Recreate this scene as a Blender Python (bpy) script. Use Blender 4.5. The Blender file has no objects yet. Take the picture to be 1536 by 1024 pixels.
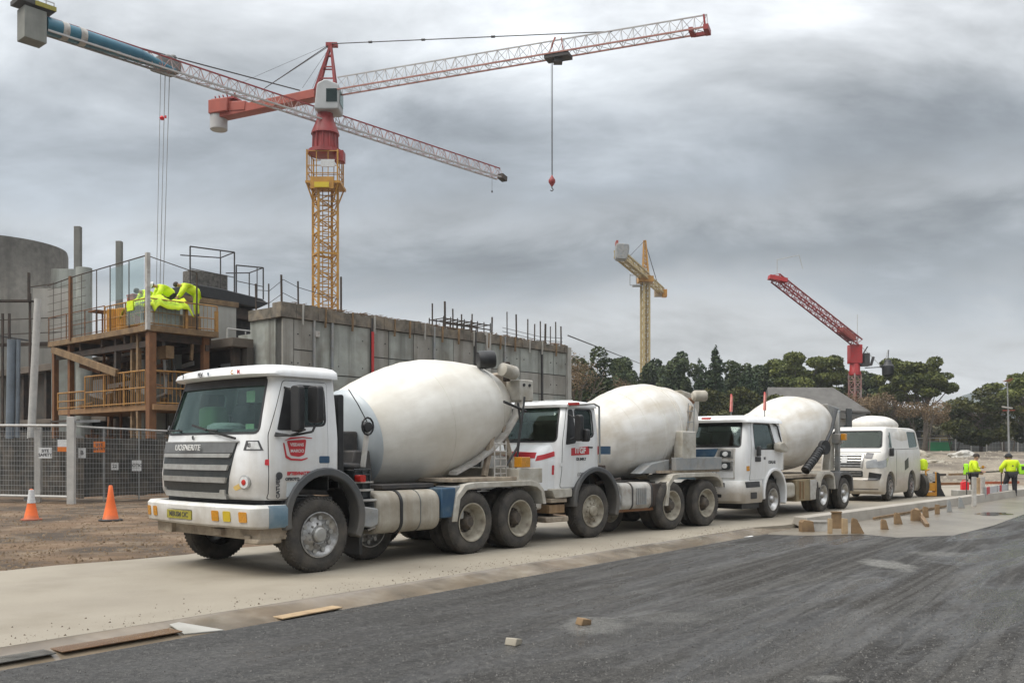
import bpy, bmesh, math, random
from mathutils import Vector, Matrix, noise
R = math.radians
random.seed(7)
sc = bpy.context.scene
col = sc.collection
F, HC, HYP, CXP = 1400.0, 1.7, 675.0, 768.0
AZ = 41.0                                   # compass bearing of the haul road
V3 = Vector
def at(px, py, Y): return V3(((px-CXP)/F*Y, Y, HC+(HYP-py)*Y/F))
def gnd(px, py, z=0.0):
    Y = F*(HC-z)/(py-HYP); return V3(((px-CXP)/F*Y, Y, z))
def site(u, v, z=0.0):
    a = R(AZ); return V3((u*math.sin(a)-v*math.cos(a), u*math.cos(a)+v*math.sin(a), z))
ROT = R(90-AZ)
# ------------------------------------------------------------------ materials
MATS = {}
def mat(name, c, c2=None, rough=0.6, metal=0.0, scale=4.0, bump=0.0, bscale=None, spec=0.5, detail=6, lo=0.35, hi=0.65,
        stretch=None, coat=0.0, streak=None, emit=None, dirt=None, mottle=None):
    """base colour c, broken up towards c2 by noise; streak = colour of vertical runs; dirt = (colour, z0, z1) splashed up from below"""
    if name in MATS: return MATS[name]
    m = bpy.data.materials.new(name); m.use_nodes = True
    nt = m.node_tree; N = nt.nodes; L = nt.links
    b = N['Principled BSDF']; b.inputs['Roughness'].default_value = rough; b.inputs['Metallic'].default_value = metal
    b.inputs['Specular IOR Level'].default_value = spec
    if coat: b.inputs['Coat Weight'].default_value = coat; b.inputs['Coat Roughness'].default_value = 0.12
    tc = N.new('ShaderNodeTexCoord'); src = tc.outputs['Object']
    if stretch:
        mp = N.new('ShaderNodeMapping'); mp.inputs['Scale'].default_value = stretch; L.new(src, mp.inputs[0]); ssrc = mp.outputs[0]
    else: ssrc = src
    def nz(s, d=6, vec=None, rg=0.6):
        n = N.new('ShaderNodeTexNoise'); n.inputs['Scale'].default_value = s; n.inputs['Detail'].default_value = d
        n.inputs['Roughness'].default_value = rg; L.new(vec or ssrc, n.inputs['Vector']); return n.outputs['Fac']
    def ramp(f, a, b_):
        r = N.new('ShaderNodeMapRange'); r.inputs[1].default_value = a; r.inputs[2].default_value = b_; L.new(f, r.inputs[0]); return r.outputs[0]
    def mix(f, a, b_, mode='MIX'):
        x = N.new('ShaderNodeMix'); x.data_type = 'RGBA'; x.blend_type = mode
        if isinstance(f, float): x.inputs[0].default_value = f
        else: L.new(f, x.inputs[0])
        for i, v in ((6, a), (7, b_)):
            if isinstance(v, tuple): x.inputs[i].default_value = (*v, 1)
            else: L.new(v, x.inputs[i])
        return x.outputs[2]
    def mul(a, b_):
        x = N.new('ShaderNodeMath'); x.operation = 'MULTIPLY'; L.new(a, x.inputs[0])
        if isinstance(b_, float): x.inputs[1].default_value = b_
        else: L.new(b_, x.inputs[1])
        return x.outputs[0]
    c = tuple(c)
    cur = mix(ramp(nz(scale, detail), lo, hi), c, tuple(c2)) if c2 else c
    if mottle:
        cur = mix(mul(ramp(nz(mottle[1], 3), 0.5, 0.75), mottle[2] if len(mottle) > 2 else 0.6), cur, tuple(mottle[0]))
    if streak:
        mp = N.new('ShaderNodeMapping'); mp.inputs['Scale'].default_value = (streak[1], streak[1], streak[1]*0.07); L.new(src, mp.inputs[0])
        cur = mix(mul(ramp(nz(1.0, 5, mp.outputs[0]), 0.45, 0.75), streak[2] if len(streak) > 2 else 0.7), cur, tuple(streak[0]))
    if dirt:
        sp = N.new('ShaderNodeSeparateXYZ'); L.new(src, sp.inputs[0])
        ad = N.new('ShaderNodeMath'); ad.operation = 'MULTIPLY_ADD'; L.new(nz(3.0, 8), ad.inputs[0]); ad.inputs[1].default_value = -(dirt[2]-dirt[1])*1.2
        L.new(sp.outputs[2], ad.inputs[2])
        f = N.new('ShaderNodeMapRange'); f.inputs[1].default_value = dirt[2]-(dirt[2]-dirt[1])*0.6; f.inputs[2].default_value = dirt[1]-(dirt[2]-dirt[1])*0.6
        L.new(ad.outputs[0], f.inputs[0])
        cur = mix(mul(f.outputs[0], dirt[3] if len(dirt) > 3 else 0.8), cur, tuple(dirt[0]))
    if isinstance(cur, tuple): b.inputs['Base Color'].default_value = (*cur, 1)
    else: L.new(cur, b.inputs['Base Color'])
    if c2 or streak:
        rr = N.new('ShaderNodeMapRange'); rr.inputs[3].default_value = max(0.05, rough-0.12); rr.inputs[4].default_value = min(1, rough+0.12)
        L.new(nz(scale*2.3), rr.inputs[0]); L.new(rr.outputs[0], b.inputs['Roughness'])
    if bump:
        bp = N.new('ShaderNodeBump'); bp.inputs['Strength'].default_value = bump; bp.inputs['Distance'].default_value = 0.02
        L.new(nz(bscale or scale*6, 8), bp.inputs['Height']); L.new(bp.outputs[0], b.inputs['Normal'])
    if emit:
        b.inputs['Emission Color'].default_value = (*emit[0], 1); b.inputs['Emission Strength'].default_value = emit[1]
    MATS[name] = m
    return m
def glass(name, tint, alpha=0.5, rough=0.03, g=1.0):
    if name in MATS: return MATS[name]
    m = bpy.data.materials.new(name); m.use_nodes = True; nt = m.node_tree; N = nt.nodes; L = nt.links
    for n in list(N):
        if n.type != 'OUTPUT_MATERIAL': N.remove(n)
    out = [n for n in N if n.type == 'OUTPUT_MATERIAL'][0]
    tr = N.new('ShaderNodeBsdfTransparent'); tr.inputs[0].default_value = (*tint, 1)
    gl = N.new('ShaderNodeBsdfGlossy'); gl.inputs['Roughness'].default_value = rough; gl.inputs[0].default_value = (0.62*g, 0.70*g, 0.68*g, 1)
    fr = N.new('ShaderNodeLayerWeight'); fr.inputs[0].default_value = .5; pw = N.new('ShaderNodeMath'); pw.operation = 'POWER'; pw.inputs[1].default_value = 3.2; L.new(fr.outputs['Facing'], pw.inputs[0])
    ma = N.new('ShaderNodeMath'); ma.operation = 'MULTIPLY_ADD'; ma.inputs[1].default_value = .75; ma.inputs[2].default_value = alpha; L.new(pw.outputs[0], ma.inputs[0])
    mx = N.new('ShaderNodeMixShader'); L.new(ma.outputs[0], mx.inputs[0]); L.new(tr.outputs[0], mx.inputs[1]); L.new(gl.outputs[0], mx.inputs[2])
    L.new(mx.outputs[0], out.inputs[0]); MATS[name] = m
    return m
WHITE = mat('truck_white_paint', (.74,.75,.75), (.66,.665,.66), rough=.32, scale=1.3, coat=.4, dirt=((.27,.22,.16),.95,1.75,.6), streak=((.46,.43,.37),5,.45))
WHITE2 = mat('truck_white_plain', (.74,.75,.75), (.66,.66,.65), rough=.35, scale=2, coat=.3, streak=((.5,.47,.4),6,.3))
BUMPW = mat('bumper_white', (.72,.72,.70), (.58,.57,.53), rough=.4, scale=2.2, dirt=((.24,.19,.13),.62,.95,.75), streak=((.4,.36,.29),6,.4))
DRUM = mat('drum_cream_paint', (.76,.74,.68), (.60,.565,.49), rough=.42, scale=1.0, streak=((.42,.37,.29),2.5,.42), dirt=((.30,.25,.185),4.3,2.9,.7), mottle=((.55,.51,.44),2.6,.3), bump=.12, bscale=6)
DRUM2 = mat('drum_white_paint', (.74,.725,.69), (.56,.53,.47), rough=.45, scale=1.2, streak=((.42,.35,.25),3,.55), dirt=((.30,.24,.17),4.0,2.6,.7), mottle=((.52,.47,.39),2.6,.4))
DRUMCAP = mat('drum_cap_grey', (.47,.51,.53), (.40,.44,.46), rough=.35, scale=1.5, coat=.2)
ORANGEST = mat('rust_orange_band', (.45,.20,.05), (.3,.15,.06), rough=.6)
BLACK = mat('black_plastic', (.012,.012,.013), (.022,.022,.022), rough=.45, scale=8)
DARK = mat('dark_steel', (.03,.03,.032), (.06,.052,.045), rough=.6, scale=6)
FEND = mat('fender_grey', (.055,.06,.065), (.08,.08,.08), rough=.5, scale=4, dirt=((.16,.14,.11),.5,1.2,.5))
FENDC = mat('fender_concrete_splashed', (.50,.48,.43), (.34,.31,.25), rough=.7, scale=3, bump=.15, mottle=((.2,.17,.12),5,.5))
DECK = mat('cement_caked_deck', (.38,.32,.24), (.25,.20,.15), rough=.85, scale=4, bump=.5, mottle=((.14,.11,.08),6,.7))
GREYP = mat('grey_paint', (.22,.24,.25), (.30,.29,.27), rough=.55, scale=3, mottle=((.15,.12,.09),5,.5))
GREYL = mat('light_grey_paint', (.48,.47,.44), (.33,.31,.28), rough=.6, scale=4, mottle=((.22,.17,.12),5,.6), bump=.1)
TANK = mat('tank_dusty', (.40,.37,.31), (.28,.25,.20), rough=.6, scale=3, streak=((.2,.15,.09),4,.6), bump=.15)
TANKE = mat('tank_end_grey', (.10,.11,.11), (.17,.165,.15), rough=.55, scale=5)
BLUE = mat('blue_box_paint', (.02,.06,.12), (.04,.09,.14), rough=.45, scale=4, mottle=((.15,.16,.16),4,.5))
BLUEG = mat('faded_blue_paint', (.10,.17,.22), (.16,.22,.26), rough=.4, scale=4, mottle=((.3,.32,.32),5,.5))
CHROME = mat('dusty_chrome', (.55,.55,.54), (.32,.31,.29), rough=.33, metal=.8, scale=9)
SILVER = mat('grille_silver', (.40,.40,.38), (.30,.29,.27), rough=.4, metal=.4, scale=6)
GRILL = mat('grille_dark', (.02,.026,.028), (.035,.038,.038), rough=.4, scale=7)
GRHD = mat('grille_header', (.13,.135,.135), (.10,.10,.10), rough=.5, scale=6)
TYRE = mat('tyre_rubber', (.032,.030,.028), (.075,.066,.055), rough=.85, scale=5, bump=.5, bscale=45, mottle=((.11,.095,.075),4,.5))
RIMB = mat('rim_beige', (.36,.33,.26), (.24,.21,.16), rough=.6, scale=6, mottle=((.12,.09,.06),7,.6))
HUBD = mat('hub_dark', (.04,.035,.03), (.09,.07,.05), rough=.7, scale=9)
RIMC = mat('rim_chrome', (.45,.45,.44), (.22,.21,.20), rough=.35, metal=.7, scale=12)
AMBER = mat('amber_lens', (.55,.22,.01), (.42,.2,.01), rough=.25, scale=20, coat=.5)
REDL = mat('red_lens', (.5,.02,.015), (.35,.02,.01), rough=.3, scale=10)
RED = mat('red_decal', (.50,.025,.035), (.42,.03,.035), rough=.5, scale=12)
INK = mat('dark_lettering', (.03,.03,.035), (.06,.06,.06), rough=.5, scale=20)
WLET = mat('white_lettering', (.72,.72,.7), (.6,.6,.58), rough=.5, scale=20)
PLATE = mat('plate_yellow', (.35,.30,.03), (.2,.18,.03), rough=.5, scale=20)
SEATM = mat('cab_interior', (.10,.11,.10), (.16,.165,.15), rough=.8, scale=8)
GREENS = mat('green_sticker', (.25,.5,.25), (.5,.6,.4), rough=.5, scale=20)
PAPER = mat('paper_white', (.62,.63,.62), (.5,.5,.5), rough=.7, scale=20)
GLASSW = glass('windscreen_glass', (.70,.80,.77), .075)
GLASSV = glass('van_windscreen_glass', (.26,.34,.31), .05, .03, .38)
GLASSD = glass('side_window_glass', (.34,.42,.40), .06)
GLASSX = glass('clear_panel_glass', (.93,.97,.96), .03)
YEL = mat('crane_yellow', (.50,.255,.035), (.36,.18,.03), rough=.5, scale=2)
YELP = mat('crane_pale_yellow', (.50,.40,.20), (.38,.29,.13), rough=.55, scale=2)
CRED = mat('crane_red', (.30,.03,.028), (.22,.03,.028), rough=.5, scale=2)
CORG = mat('crane_orange_red', (.36,.07,.04), (.28,.055,.035), rough=.5, scale=1)
CPALE = mat('crane_pale_grey', (.42,.42,.41), (.36,.33,.32), rough=.5, scale=1)
CPINK = mat('crane_faded_red', (.34,.15,.12), (.38,.30,.28), rough=.55, scale=1)
CBLUE = mat('crane_blue', (.015,.10,.16), (.03,.15,.21), rough=.4, scale=.6)
CONC = mat('raw_concrete', (.36,.38,.345), (.25,.265,.245), rough=.85, scale=.8, streak=((.10,.095,.08),1.8,.95), bump=.4, bscale=12, mottle=((.15,.13,.10),.6,.9))
CONCL = mat('light_concrete', (.38,.37,.34), (.30,.29,.26), rough=.85, scale=1, streak=((.2,.19,.16),2,.5), bump=.2, bscale=14)
CONCD = mat('silo_concrete', (.30,.285,.25), (.20,.19,.17), rough=.9, scale=.4, dirt=((.06,.058,.052),15.6,10.5,.9), streak=((.09,.085,.075),.9,.8), bump=.25, bscale=8, mottle=((.36,.33,.28),.35,.6))
CWT = mat('counterweight_concrete', (.23,.235,.21), (.17,.175,.16), rough=.9, scale=1, streak=((.12,.12,.10),2,.5))
RUST = mat('rusty_steel', (.20,.09,.035), (.11,.05,.024), rough=.8, scale=3, bump=.2, mottle=((.24,.11,.04),3,.6))
RUSTD = mat('dark_rusty_steel', (.07,.048,.035), (.035,.03,.026), rough=.85, scale=3, bump=.2)
TIMB = mat('weathered_timber', (.25,.165,.085), (.15,.095,.05), rough=.85, scale=3, bump=.3, mottle=((.10,.075,.05),2,.6))
TIMBL = mat('pale_timber', (.40,.29,.17), (.30,.21,.12), rough=.8, scale=5, bump=.2, mottle=((.2,.13,.08),5,.5))
TIMBO = mat('brown_form_timber', (.26,.16,.075), (.17,.10,.05), rough=.7, scale=4, bump=.2, streak=((.35,.27,.17),6,.5))
ORAIL = mat('ochre_rail_paint', (.42,.22,.05), (.28,.14,.04), rough=.55, scale=4, mottle=((.2,.1,.05),5,.6))
OBAR = mat('orange_barrel', (.55,.26,.02), (.42,.18,.02), rough=.5, scale=3)
REDO = mat('red_oxide', (.33,.08,.03), (.22,.06,.03), rough=.7, scale=3)
GALV = mat('galvanised_steel', (.33,.335,.33), (.24,.245,.24), rough=.45, metal=.35, scale=6)
GALVL = mat('pale_galvanised', (.46,.45,.42), (.36,.35,.33), rough=.5, scale=4)
HIVIS = mat('hi_vis_yellow', (.66,.84,.01), (.52,.68,.01), rough=.6, scale=4, bump=.3, bscale=12)
HIVG = mat('hi_vis_green', (.35,.75,.02), (.28,.62,.02), rough=.6, scale=5)
CONEO = mat('cone_orange', (.80,.15,.02), (.68,.12,.02), rough=.45, scale=5, dirt=((.2,.12,.07),0,.15,.5))
SKIN = mat('skin', (.42,.25,.17), (.36,.21,.14), rough=.6, scale=8)
CLOTH = mat('dark_cloth', (.015,.015,.018), (.03,.03,.033), rough=.9, scale=8)
HAIR = mat('dark_hair', (.025,.016,.012), (.04,.028,.02), rough=.7, scale=20)
SIGNO = mat('orange_sign', (.62,.16,.02), (.5,.14,.02), rough=.5, scale=9)
REDV = mat('vivid_red_plastic', (.75,.02,.03), (.6,.02,.03), rough=.4, scale=6)
GREENC = mat('green_sheet', (.02,.20,.08), (.02,.15,.06), rough=.6, scale=1)
ROOFM = mat('grey_roof', (.115,.11,.10), (.075,.07,.063), rough=.7, scale=1)
WALLW = mat('pale_wall', (.42,.42,.41), (.35,.35,.34), rough=.7, scale=1)
ROCK = mat('pale_rock', (.34,.31,.25), (.25,.22,.17), rough=.9, scale=1.5, bump=.5, bscale=6)
# ------------------------------------------------------------------ mesh builder
class MB:
    def __init__(s): s.v = []; s.f = []
    def add(s, vs, fs):
        o = len(s.v); s.v += [tuple(p) for p in vs]; s.f += [tuple(i+o for i in f) for f in fs]; return s
    def box(s, x0, x1, y0, y1, z0, z1):
        return s.add([(x0,y0,z0),(x1,y0,z0),(x1,y1,z0),(x0,y1,z0),(x0,y0,z1),(x1,y0,z1),(x1,y1,z1),(x0,y1,z1)],
                     [(0,3,2,1),(4,5,6,7),(0,1,5,4),(1,2,6,5),(2,3,7,6),(3,0,4,7)])
    def bar(s, p, q, w, h=None, up=(0,0,1)):
        p = V3(p); q = V3(q); h = h or w; d = (q-p).normalized(); up = V3(up)
        if abs(d.dot(up)) > .98: up = V3((1,0,0))
        a = d.cross(up).normalized()*w/2; b = a.cross(d).normalized()*h/2
        return s.add([p-a-b,p+a-b,p+a+b,p-a+b,q-a-b,q+a-b,q+a+b,q-a+b], [(0,3,2,1),(4,5,6,7),(0,1,5,4),(1,2,6,5),(2,3,7,6),(3,0,4,7)])
    def tube(s, p, q, r, r2=None, n=8, cap=True):
        p = V3(p); q = V3(q); r2 = r if r2 is None else r2; d = (q-p).normalized()
        up = V3((0,0,1)) if abs(d.z) < .95 else V3((1,0,0)); a = d.cross(up).normalized(); b = d.cross(a)
        vs = []
        for c, rr in ((p, r), (q, r2)):
            for i in range(n):
                t = 2*math.pi*i/n; vs.append(c+(a*math.cos(t)+b*math.sin(t))*rr)
        fs = [(i, (i+1) % n, n+(i+1) % n, n+i) for i in range(n)]
        if cap: fs += [tuple(range(n-1,-1,-1)), tuple(range(n, 2*n))]
        return s.add(vs, fs)
    def path(s, pts, r, n=8):
        for a, b in zip(pts, pts[1:]): s.tube(a, b, r, n=n)
        return s
    def lathe(s, prof, o=(0,0,0), d=(0,0,1), n=32, cap=True):
        o = V3(o); d = V3(d).normalized(); up = V3((0,0,1)) if abs(d.z) < .95 else V3((1,0,0)); a = up.cross(d).normalized(); b = d.cross(a)
        vs = []
        for sx, r in prof:
            for i in range(n):
                t = 2*math.pi*i/n; vs.append(o+d*sx+(a*math.cos(t)+b*math.sin(t))*max(r, 1e-4))
        fs = [(j*n+i, j*n+(i+1) % n, (j+1)*n+(i+1) % n, (j+1)*n+i) for j in range(len(prof)-1) for i in range(n)]
        if cap: fs += [tuple(range(n-1,-1,-1)), tuple(range((len(prof)-1)*n, len(prof)*n))]
        return s.add(vs, fs)
    def prism(s, poly, a, b, axis='y'):
        def m(p, t): return {'y': (p[0], t, p[1]), 'x': (t, p[0], p[1]), 'z': (p[0], p[1], t)}[axis]
        n = len(poly); vs = [m(p, a) for p in poly]+[m(p, b) for p in poly]
        return s.add(vs, [(i, (i+1) % n, n+(i+1) % n, n+i) for i in range(n)]+[tuple(range(n-1,-1,-1)), tuple(range(n, 2*n))])
    def loft(s, rings, cap=True):
        n = len(rings[0]); vs = [p for r in rings for p in r]
        fs = [(j*n+i, j*n+(i+1) % n, (j+1)*n+(i+1) % n, (j+1)*n+i) for j in range(len(rings)-1) for i in range(n)]
        if cap: fs += [tuple(range(n-1,-1,-1)), tuple(range((len(rings)-1)*n, len(rings)*n))]
        return s.add(vs, fs)
    def mesh(s, name):
        me = bpy.data.meshes.new(name); me.from_pydata(s.v, [], s.f); me.validate()
        bm = bmesh.new(); bm.from_mesh(me); bmesh.ops.recalc_face_normals(bm, faces=bm.faces); bm.to_mesh(me); bm.free()
        return me
    def build(s, name, m, parent=None, bev=0.0, ang=35, loc=None):
        return mkobj(name, s.mesh(name), m, parent, bev, ang, loc)
def mkobj(name, me, m, parent=None, bev=0.0, ang=35, loc=None):
    o = bpy.data.objects.new(name, me); col.objects.link(o)
    if m is not None: me.materials.clear(); me.materials.append(m)
    if ang and len(me.polygons):
        me.polygons.foreach_set('use_smooth', [True]*len(me.polygons)); me.set_sharp_from_angle(angle=R(ang))
    if parent: o.parent = parent
    if loc is not None: o.location = loc
    if bev:
        b = o.modifiers.new('bevel', 'BEVEL'); b.width = bev; b.segments = 2; b.limit_method = 'ANGLE'; b.angle_limit = R(40)
    return o
def tag(o, label=None, cat=None, group=None, kind=None):
    if label: o['label'] = label
    if cat: o['category'] = cat
    if group: o['group'] = group
    if kind: o['kind'] = kind
    return o
def thing(name, label, cat, loc=(0,0,0), rz=0, group=None, kind=None):
    o = bpy.data.objects.new(name, None); col.objects.link(o); o.location = loc; o.rotation_euler = (0,0,rz); o.empty_display_size = .2
    return tag(o, label, cat, group, kind)
def children(o): return [c for c in bpy.data.objects if c.parent == o]
def dup(o, parent=None):
    c = o.copy(); col.objects.link(c)
    if parent: c.parent = parent
    for ch in children(o): dup(ch, c)
    return c
def text(s, size, m, parent, M, name='lettering', ext=.002, ax='CENTER', shear=0, font=None, sx=1.0, bold=0.0):
    cu = bpy.data.curves.new(name, 'FONT'); cu.body = s; cu.size = size; cu.extrude = ext; cu.align_x = ax; cu.align_y = 'CENTER'; cu.shear = shear; cu.offset = bold
    cu.resolution_u = 3
    o = bpy.data.objects.new(name, cu); col.objects.link(o); dg = bpy.context.evaluated_depsgraph_get(); dg.update()
    me = bpy.data.meshes.new_from_object(o.evaluated_get(dg)); bpy.data.objects.remove(o); bpy.data.curves.remove(cu)
    me.transform(M @ Matrix.Diagonal((sx,1,1,1)))
    return mkobj(name, me, m, parent, ang=0)
def mside(u, v, z):   # reads along +u, faces -v
    return Matrix(((1,0,0,u),(0,0,-1,v),(0,1,0,z),(0,0,0,1)))
def mfront(u, v, z, tilt=0):  # reads along -v, faces -u
    return Matrix(((0,0,-1,u),(-1,0,0,v),(0,1,0,z),(0,0,0,1))) @ Matrix.Rotation(tilt, 4, 'X')
# ---- booleans baked straight into meshes
def boolm(a, b, op):
    oa = bpy.data.objects.new('a', a); ob = bpy.data.objects.new('b', b); col.objects.link(oa); col.objects.link(ob)
    md = oa.modifiers.new('x', 'BOOLEAN'); md.object = ob; md.operation = op; md.solver = 'EXACT'
    dg = bpy.context.evaluated_depsgraph_get(); dg.update()
    me = bpy.data.meshes.new_from_object(oa.evaluated_get(dg))
    bpy.data.objects.remove(oa); bpy.data.objects.remove(ob)
    return me
def ring(z, uf, ur, v0, v1, r=.15, rr=.05, bulge=.0, off=0.0):
    uf -= off; ur += off; v0 -= off; v1 += off; r = max(.01, r+off); rr = max(.01, rr+off); c = (v0+v1)/2; hw = (v1-v0)/2
    P = []
    def arc(cu, cv, rad, a0, a1, n=5):
        for i in range(n+1):
            a = R(a0+(a1-a0)*i/n); P.append((cu+rad*math.cos(a), cv+rad*math.sin(a)))
    arc(uf+r, v0+r, r, 270, 180); 
    for i in range(1, 12): P.append((uf, v0+r+(v1-v0-2*r)*i/12))
    arc(uf+r, v1-r, r, 180, 90)
    for i in range(1, 6): P.append((uf+r+(ur-rr-uf-r)*i/6, v1))
    arc(ur-rr, v1-rr, rr, 90, 0); arc(ur-rr, v0+rr, rr, 0, -90)
    for i in range(1, 6): P.append((ur-rr-(ur-rr-uf-r)*i/6, v0))
    out = []
    for u, v in P:
        k = max(0.0, min(1.0, (uf+r*1.3-u)/(r*1.3)))
        out.append((u-bulge*k*(1-((v-c)/hw)**2), v, z))
    return out
def loftsolid(L, off=0.0, bulge=0.0, z0=None, z1=None):
    """L: list of (z, uf, ur, v0, v1, r)"""
    lv = [l for l in L if (z0 is None or l[0] >= z0) and (z1 is None or l[0] <= z1)]
    rings = []
    for i, l in enumerate(lv):
        z = l[0]
        if i == 0: z -= off
        if i == len(lv)-1: z += off
        rings.append(ring(z, l[1], l[2], l[3], l[4], l[5], .05, bulge, off))
    return MB().loft(rings).mesh('loft')
def prismm(poly, a, b, axis): return MB().prism(poly, a, b, axis).mesh('prism')
def patch(L, bulge, poly, axis, out, th, rng, hole=None):
    """a skin-hugging panel of outline poly on the side of a lofted body"""
    A = loftsolid(L, out, bulge); B = prismm(poly, rng[0], rng[1], axis)
    me = boolm(A, B, 'INTERSECT'); me = boolm(me, loftsolid(L, out-th, bulge), 'DIFFERENCE')
    if hole: me = boolm(me, prismm(hole, rng[0]-.1, rng[1]+.1, axis), 'DIFFERENCE')
    return me
def rrect(x0, x1, y0, y1, r, n=4, sk=0.0):
    P = []
    for cx, cy, a in ((x1-r,y1-r,0),(x0+r,y1-r,90),(x0+r,y0+r,180),(x1-r,y0+r,270)):
        for i in range(n+1):
            t = R(a+90*i/n); P.append((cx+r*math.cos(t), cy+r*math.sin(t)))
    return P
def rpoly(pts, r, n=4):
    """round the corners of a polygon"""
    P = []; N = len(pts)
    for i in range(N):
        p = V3((*pts[i],0)); a = V3((*pts[i-1],0)); b = V3((*pts[(i+1) % N],0))
        da = (a-p); db = (b-p); k = min(r, da.length*.45, db.length*.45); s = p+da.normalized()*k; e = p+db.normalized()*k
        for j in range(n+1):
            t = j/n; q = s*(1-t)**2+p*2*t*(1-t)+e*t*t; P.append((q.x, q.y))
    return P
def grow(poly, d):
    N = len(poly); A = sum(poly[i][0]*poly[(i+1) % N][1]-poly[(i+1) % N][0]*poly[i][1] for i in range(N)); sg = 1 if A > 0 else -1
    out = []
    for i in range(N):
        a = V3((*poly[i-1],0)); b = V3((*poly[(i+1) % N],0)); t = (b-a).normalized(); out.append((poly[i][0]+t.y*d*sg, poly[i][1]-t.x*d*sg))
    return out
# ------------------------------------------------------------------ wheels
WM = {}
def wheel_meshes(kind, r, w):
    key = (kind, r, w)
    if key in WM: return WM[key]
    t = MB(); ri = r*.59
    def tyre(s0, s1):
        g = .012; q = s1-s0
        prof = [(s0+.03, ri-.01),(s0+.012, ri+.02),(s0, ri+(r-ri)*.45),(s0+.008, r-.06),(s0+.03, r-.022),(s0+.055, r-.004)]
        k = 5
        for i in range(k):
            a = s0+.055+(q-.11)*(i+.12)/k; b = s0+.055+(q-.11)*(i+.88)/k
            prof += [(a-.001, r-g*1.4),(a+.002, r),(b-.002, r),(b+.001, r-g*1.4)]
        prof += [(s1-.055, r-.004),(s1-.03, r-.022),(s1-.008, r-.06),(s1, ri+(r-ri)*.45),(s1-.012, ri+.02),(s1-.03, ri-.01)]
        t.lathe(prof, n=56, d=(0,1,0), cap=False)
        for i in range(56):     # shoulder lugs
            a = 2*math.pi*i/56
            for sgn, ss in ((1, s0+.022),(-1, s1-.022)):
                c = V3((math.cos(a)*(r-.028), ss, math.sin(a)*(r-.028))); e = V3((math.cos(a)*(r+.001), ss+sgn*.032, math.sin(a)*(r+.001)))
                t.bar(c, e, .028, .014, up=(0,1,0))
    if kind.startswith('dual'): tyre(0, w*.46); tyre(w*.54, w)
    else: tyre(0, w)
    m = MB(); h = MB()
    if kind == 'steer' or kind == 'steer2':
        m.lathe([(.03, ri),(.0, ri+.012),(-.002, ri-.004),(.05, ri-.03),(.075, ri-.07),(.05, r*.33),(.02, r*.25),(.025, r*.2),(.2, r*.2)], n=40, d=(0,1,0), cap=False)
        for i in range(10):
            a = 2*math.pi*i/10; c = V3((math.cos(a)*r*.295, .06, math.sin(a)*r*.295)); m.tube(c, c+V3((0,-.05,0)), .017, .013, n=6)
        h.lathe([(.06, r*.21),(-.01, r*.2),(-.03, r*.16),(-.035, .0)], n=24, d=(0,1,0), cap=False)
        for i in range(10):
            a = 2*math.pi*(i+.5)/10; c = V3((math.cos(a)*r*.45, .064, math.sin(a)*r*.45)); h.lathe([(0,.034),(-.012,.034),(-.012,0)], o=c, d=(0,1,0), n=10)
    elif kind == 'car':
        m.lathe([(.03, ri),(.0, ri+.012),(.01, ri-.02),(.06, ri-.03),(.2, ri-.03)], n=40, d=(0,1,0), cap=False)
        for i in range(10):
            a = 2*math.pi*i/10; m.bar((0,.02,0),(math.cos(a)*ri*.97,.03,math.sin(a)*ri*.97),.05,.03,up=(0,1,0))
        h.lathe([(.09, ri*.9),(.09,.0)], n=24, d=(0,1,0), cap=False); h.lathe([(.02,.05),(-.0,.045),(-.0,0)], n=16, d=(0,1,0), cap=False)
    else:
        dp = .17 if kind == 'dual' else .11
        m.lathe([(.03, ri),(.0, ri+.014),(.0, ri-.006),(.03, ri-.03),(dp*.7, ri-.045),(dp, ri-.07),(dp+.01, r*.36),(dp+.012, r*.33)], n=40, d=(0,1,0), cap=False)
        h.lathe([(dp+.01, ri-.06),(dp+.012, r*.26),(dp-.04, r*.24),(dp-.10, r*.19),(dp-.12, r*.15),(dp-.12, 0)], n=24, d=(0,1,0), cap=False)
        for i in range(10):
            a = 2*math.pi*i/10; c = V3((math.cos(a)*r*.3, dp+.01, math.sin(a)*r*.3)); h.tube(c, c+V3((0,-.035,0)), .016, n=6)
    WM[key] = (t.mesh('wheel'), m.mesh('rim'), h.mesh('hub'))
    return WM[key]
def wheel(parent, u, v, r, w, kind, rimm, hubm, far=False, spin=0.0):
    t, m, h = wheel_meshes(kind, r, w)
    def mk(nm, me, mt, par):
        o = bpy.data.objects.new(nm, me); col.objects.link(o); o.parent = par
        if not me.materials:
            me.materials.append(mt); me.polygons.foreach_set('use_smooth', [True]*len(me.polygons)); me.set_sharp_from_angle(angle=R(35))
        if me.materials[0] != mt: o.material_slots[0].link = 'OBJECT'; o.material_slots[0].material = mt
        return o
    o = mk('wheel', t, TYRE, parent); o.location = (u, v, r)
    o.rotation_euler = (0, spin, math.pi if far else 0)
    mk('rim', m, rimm, o); mk('hub', h, hubm, o)
    return o
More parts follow.
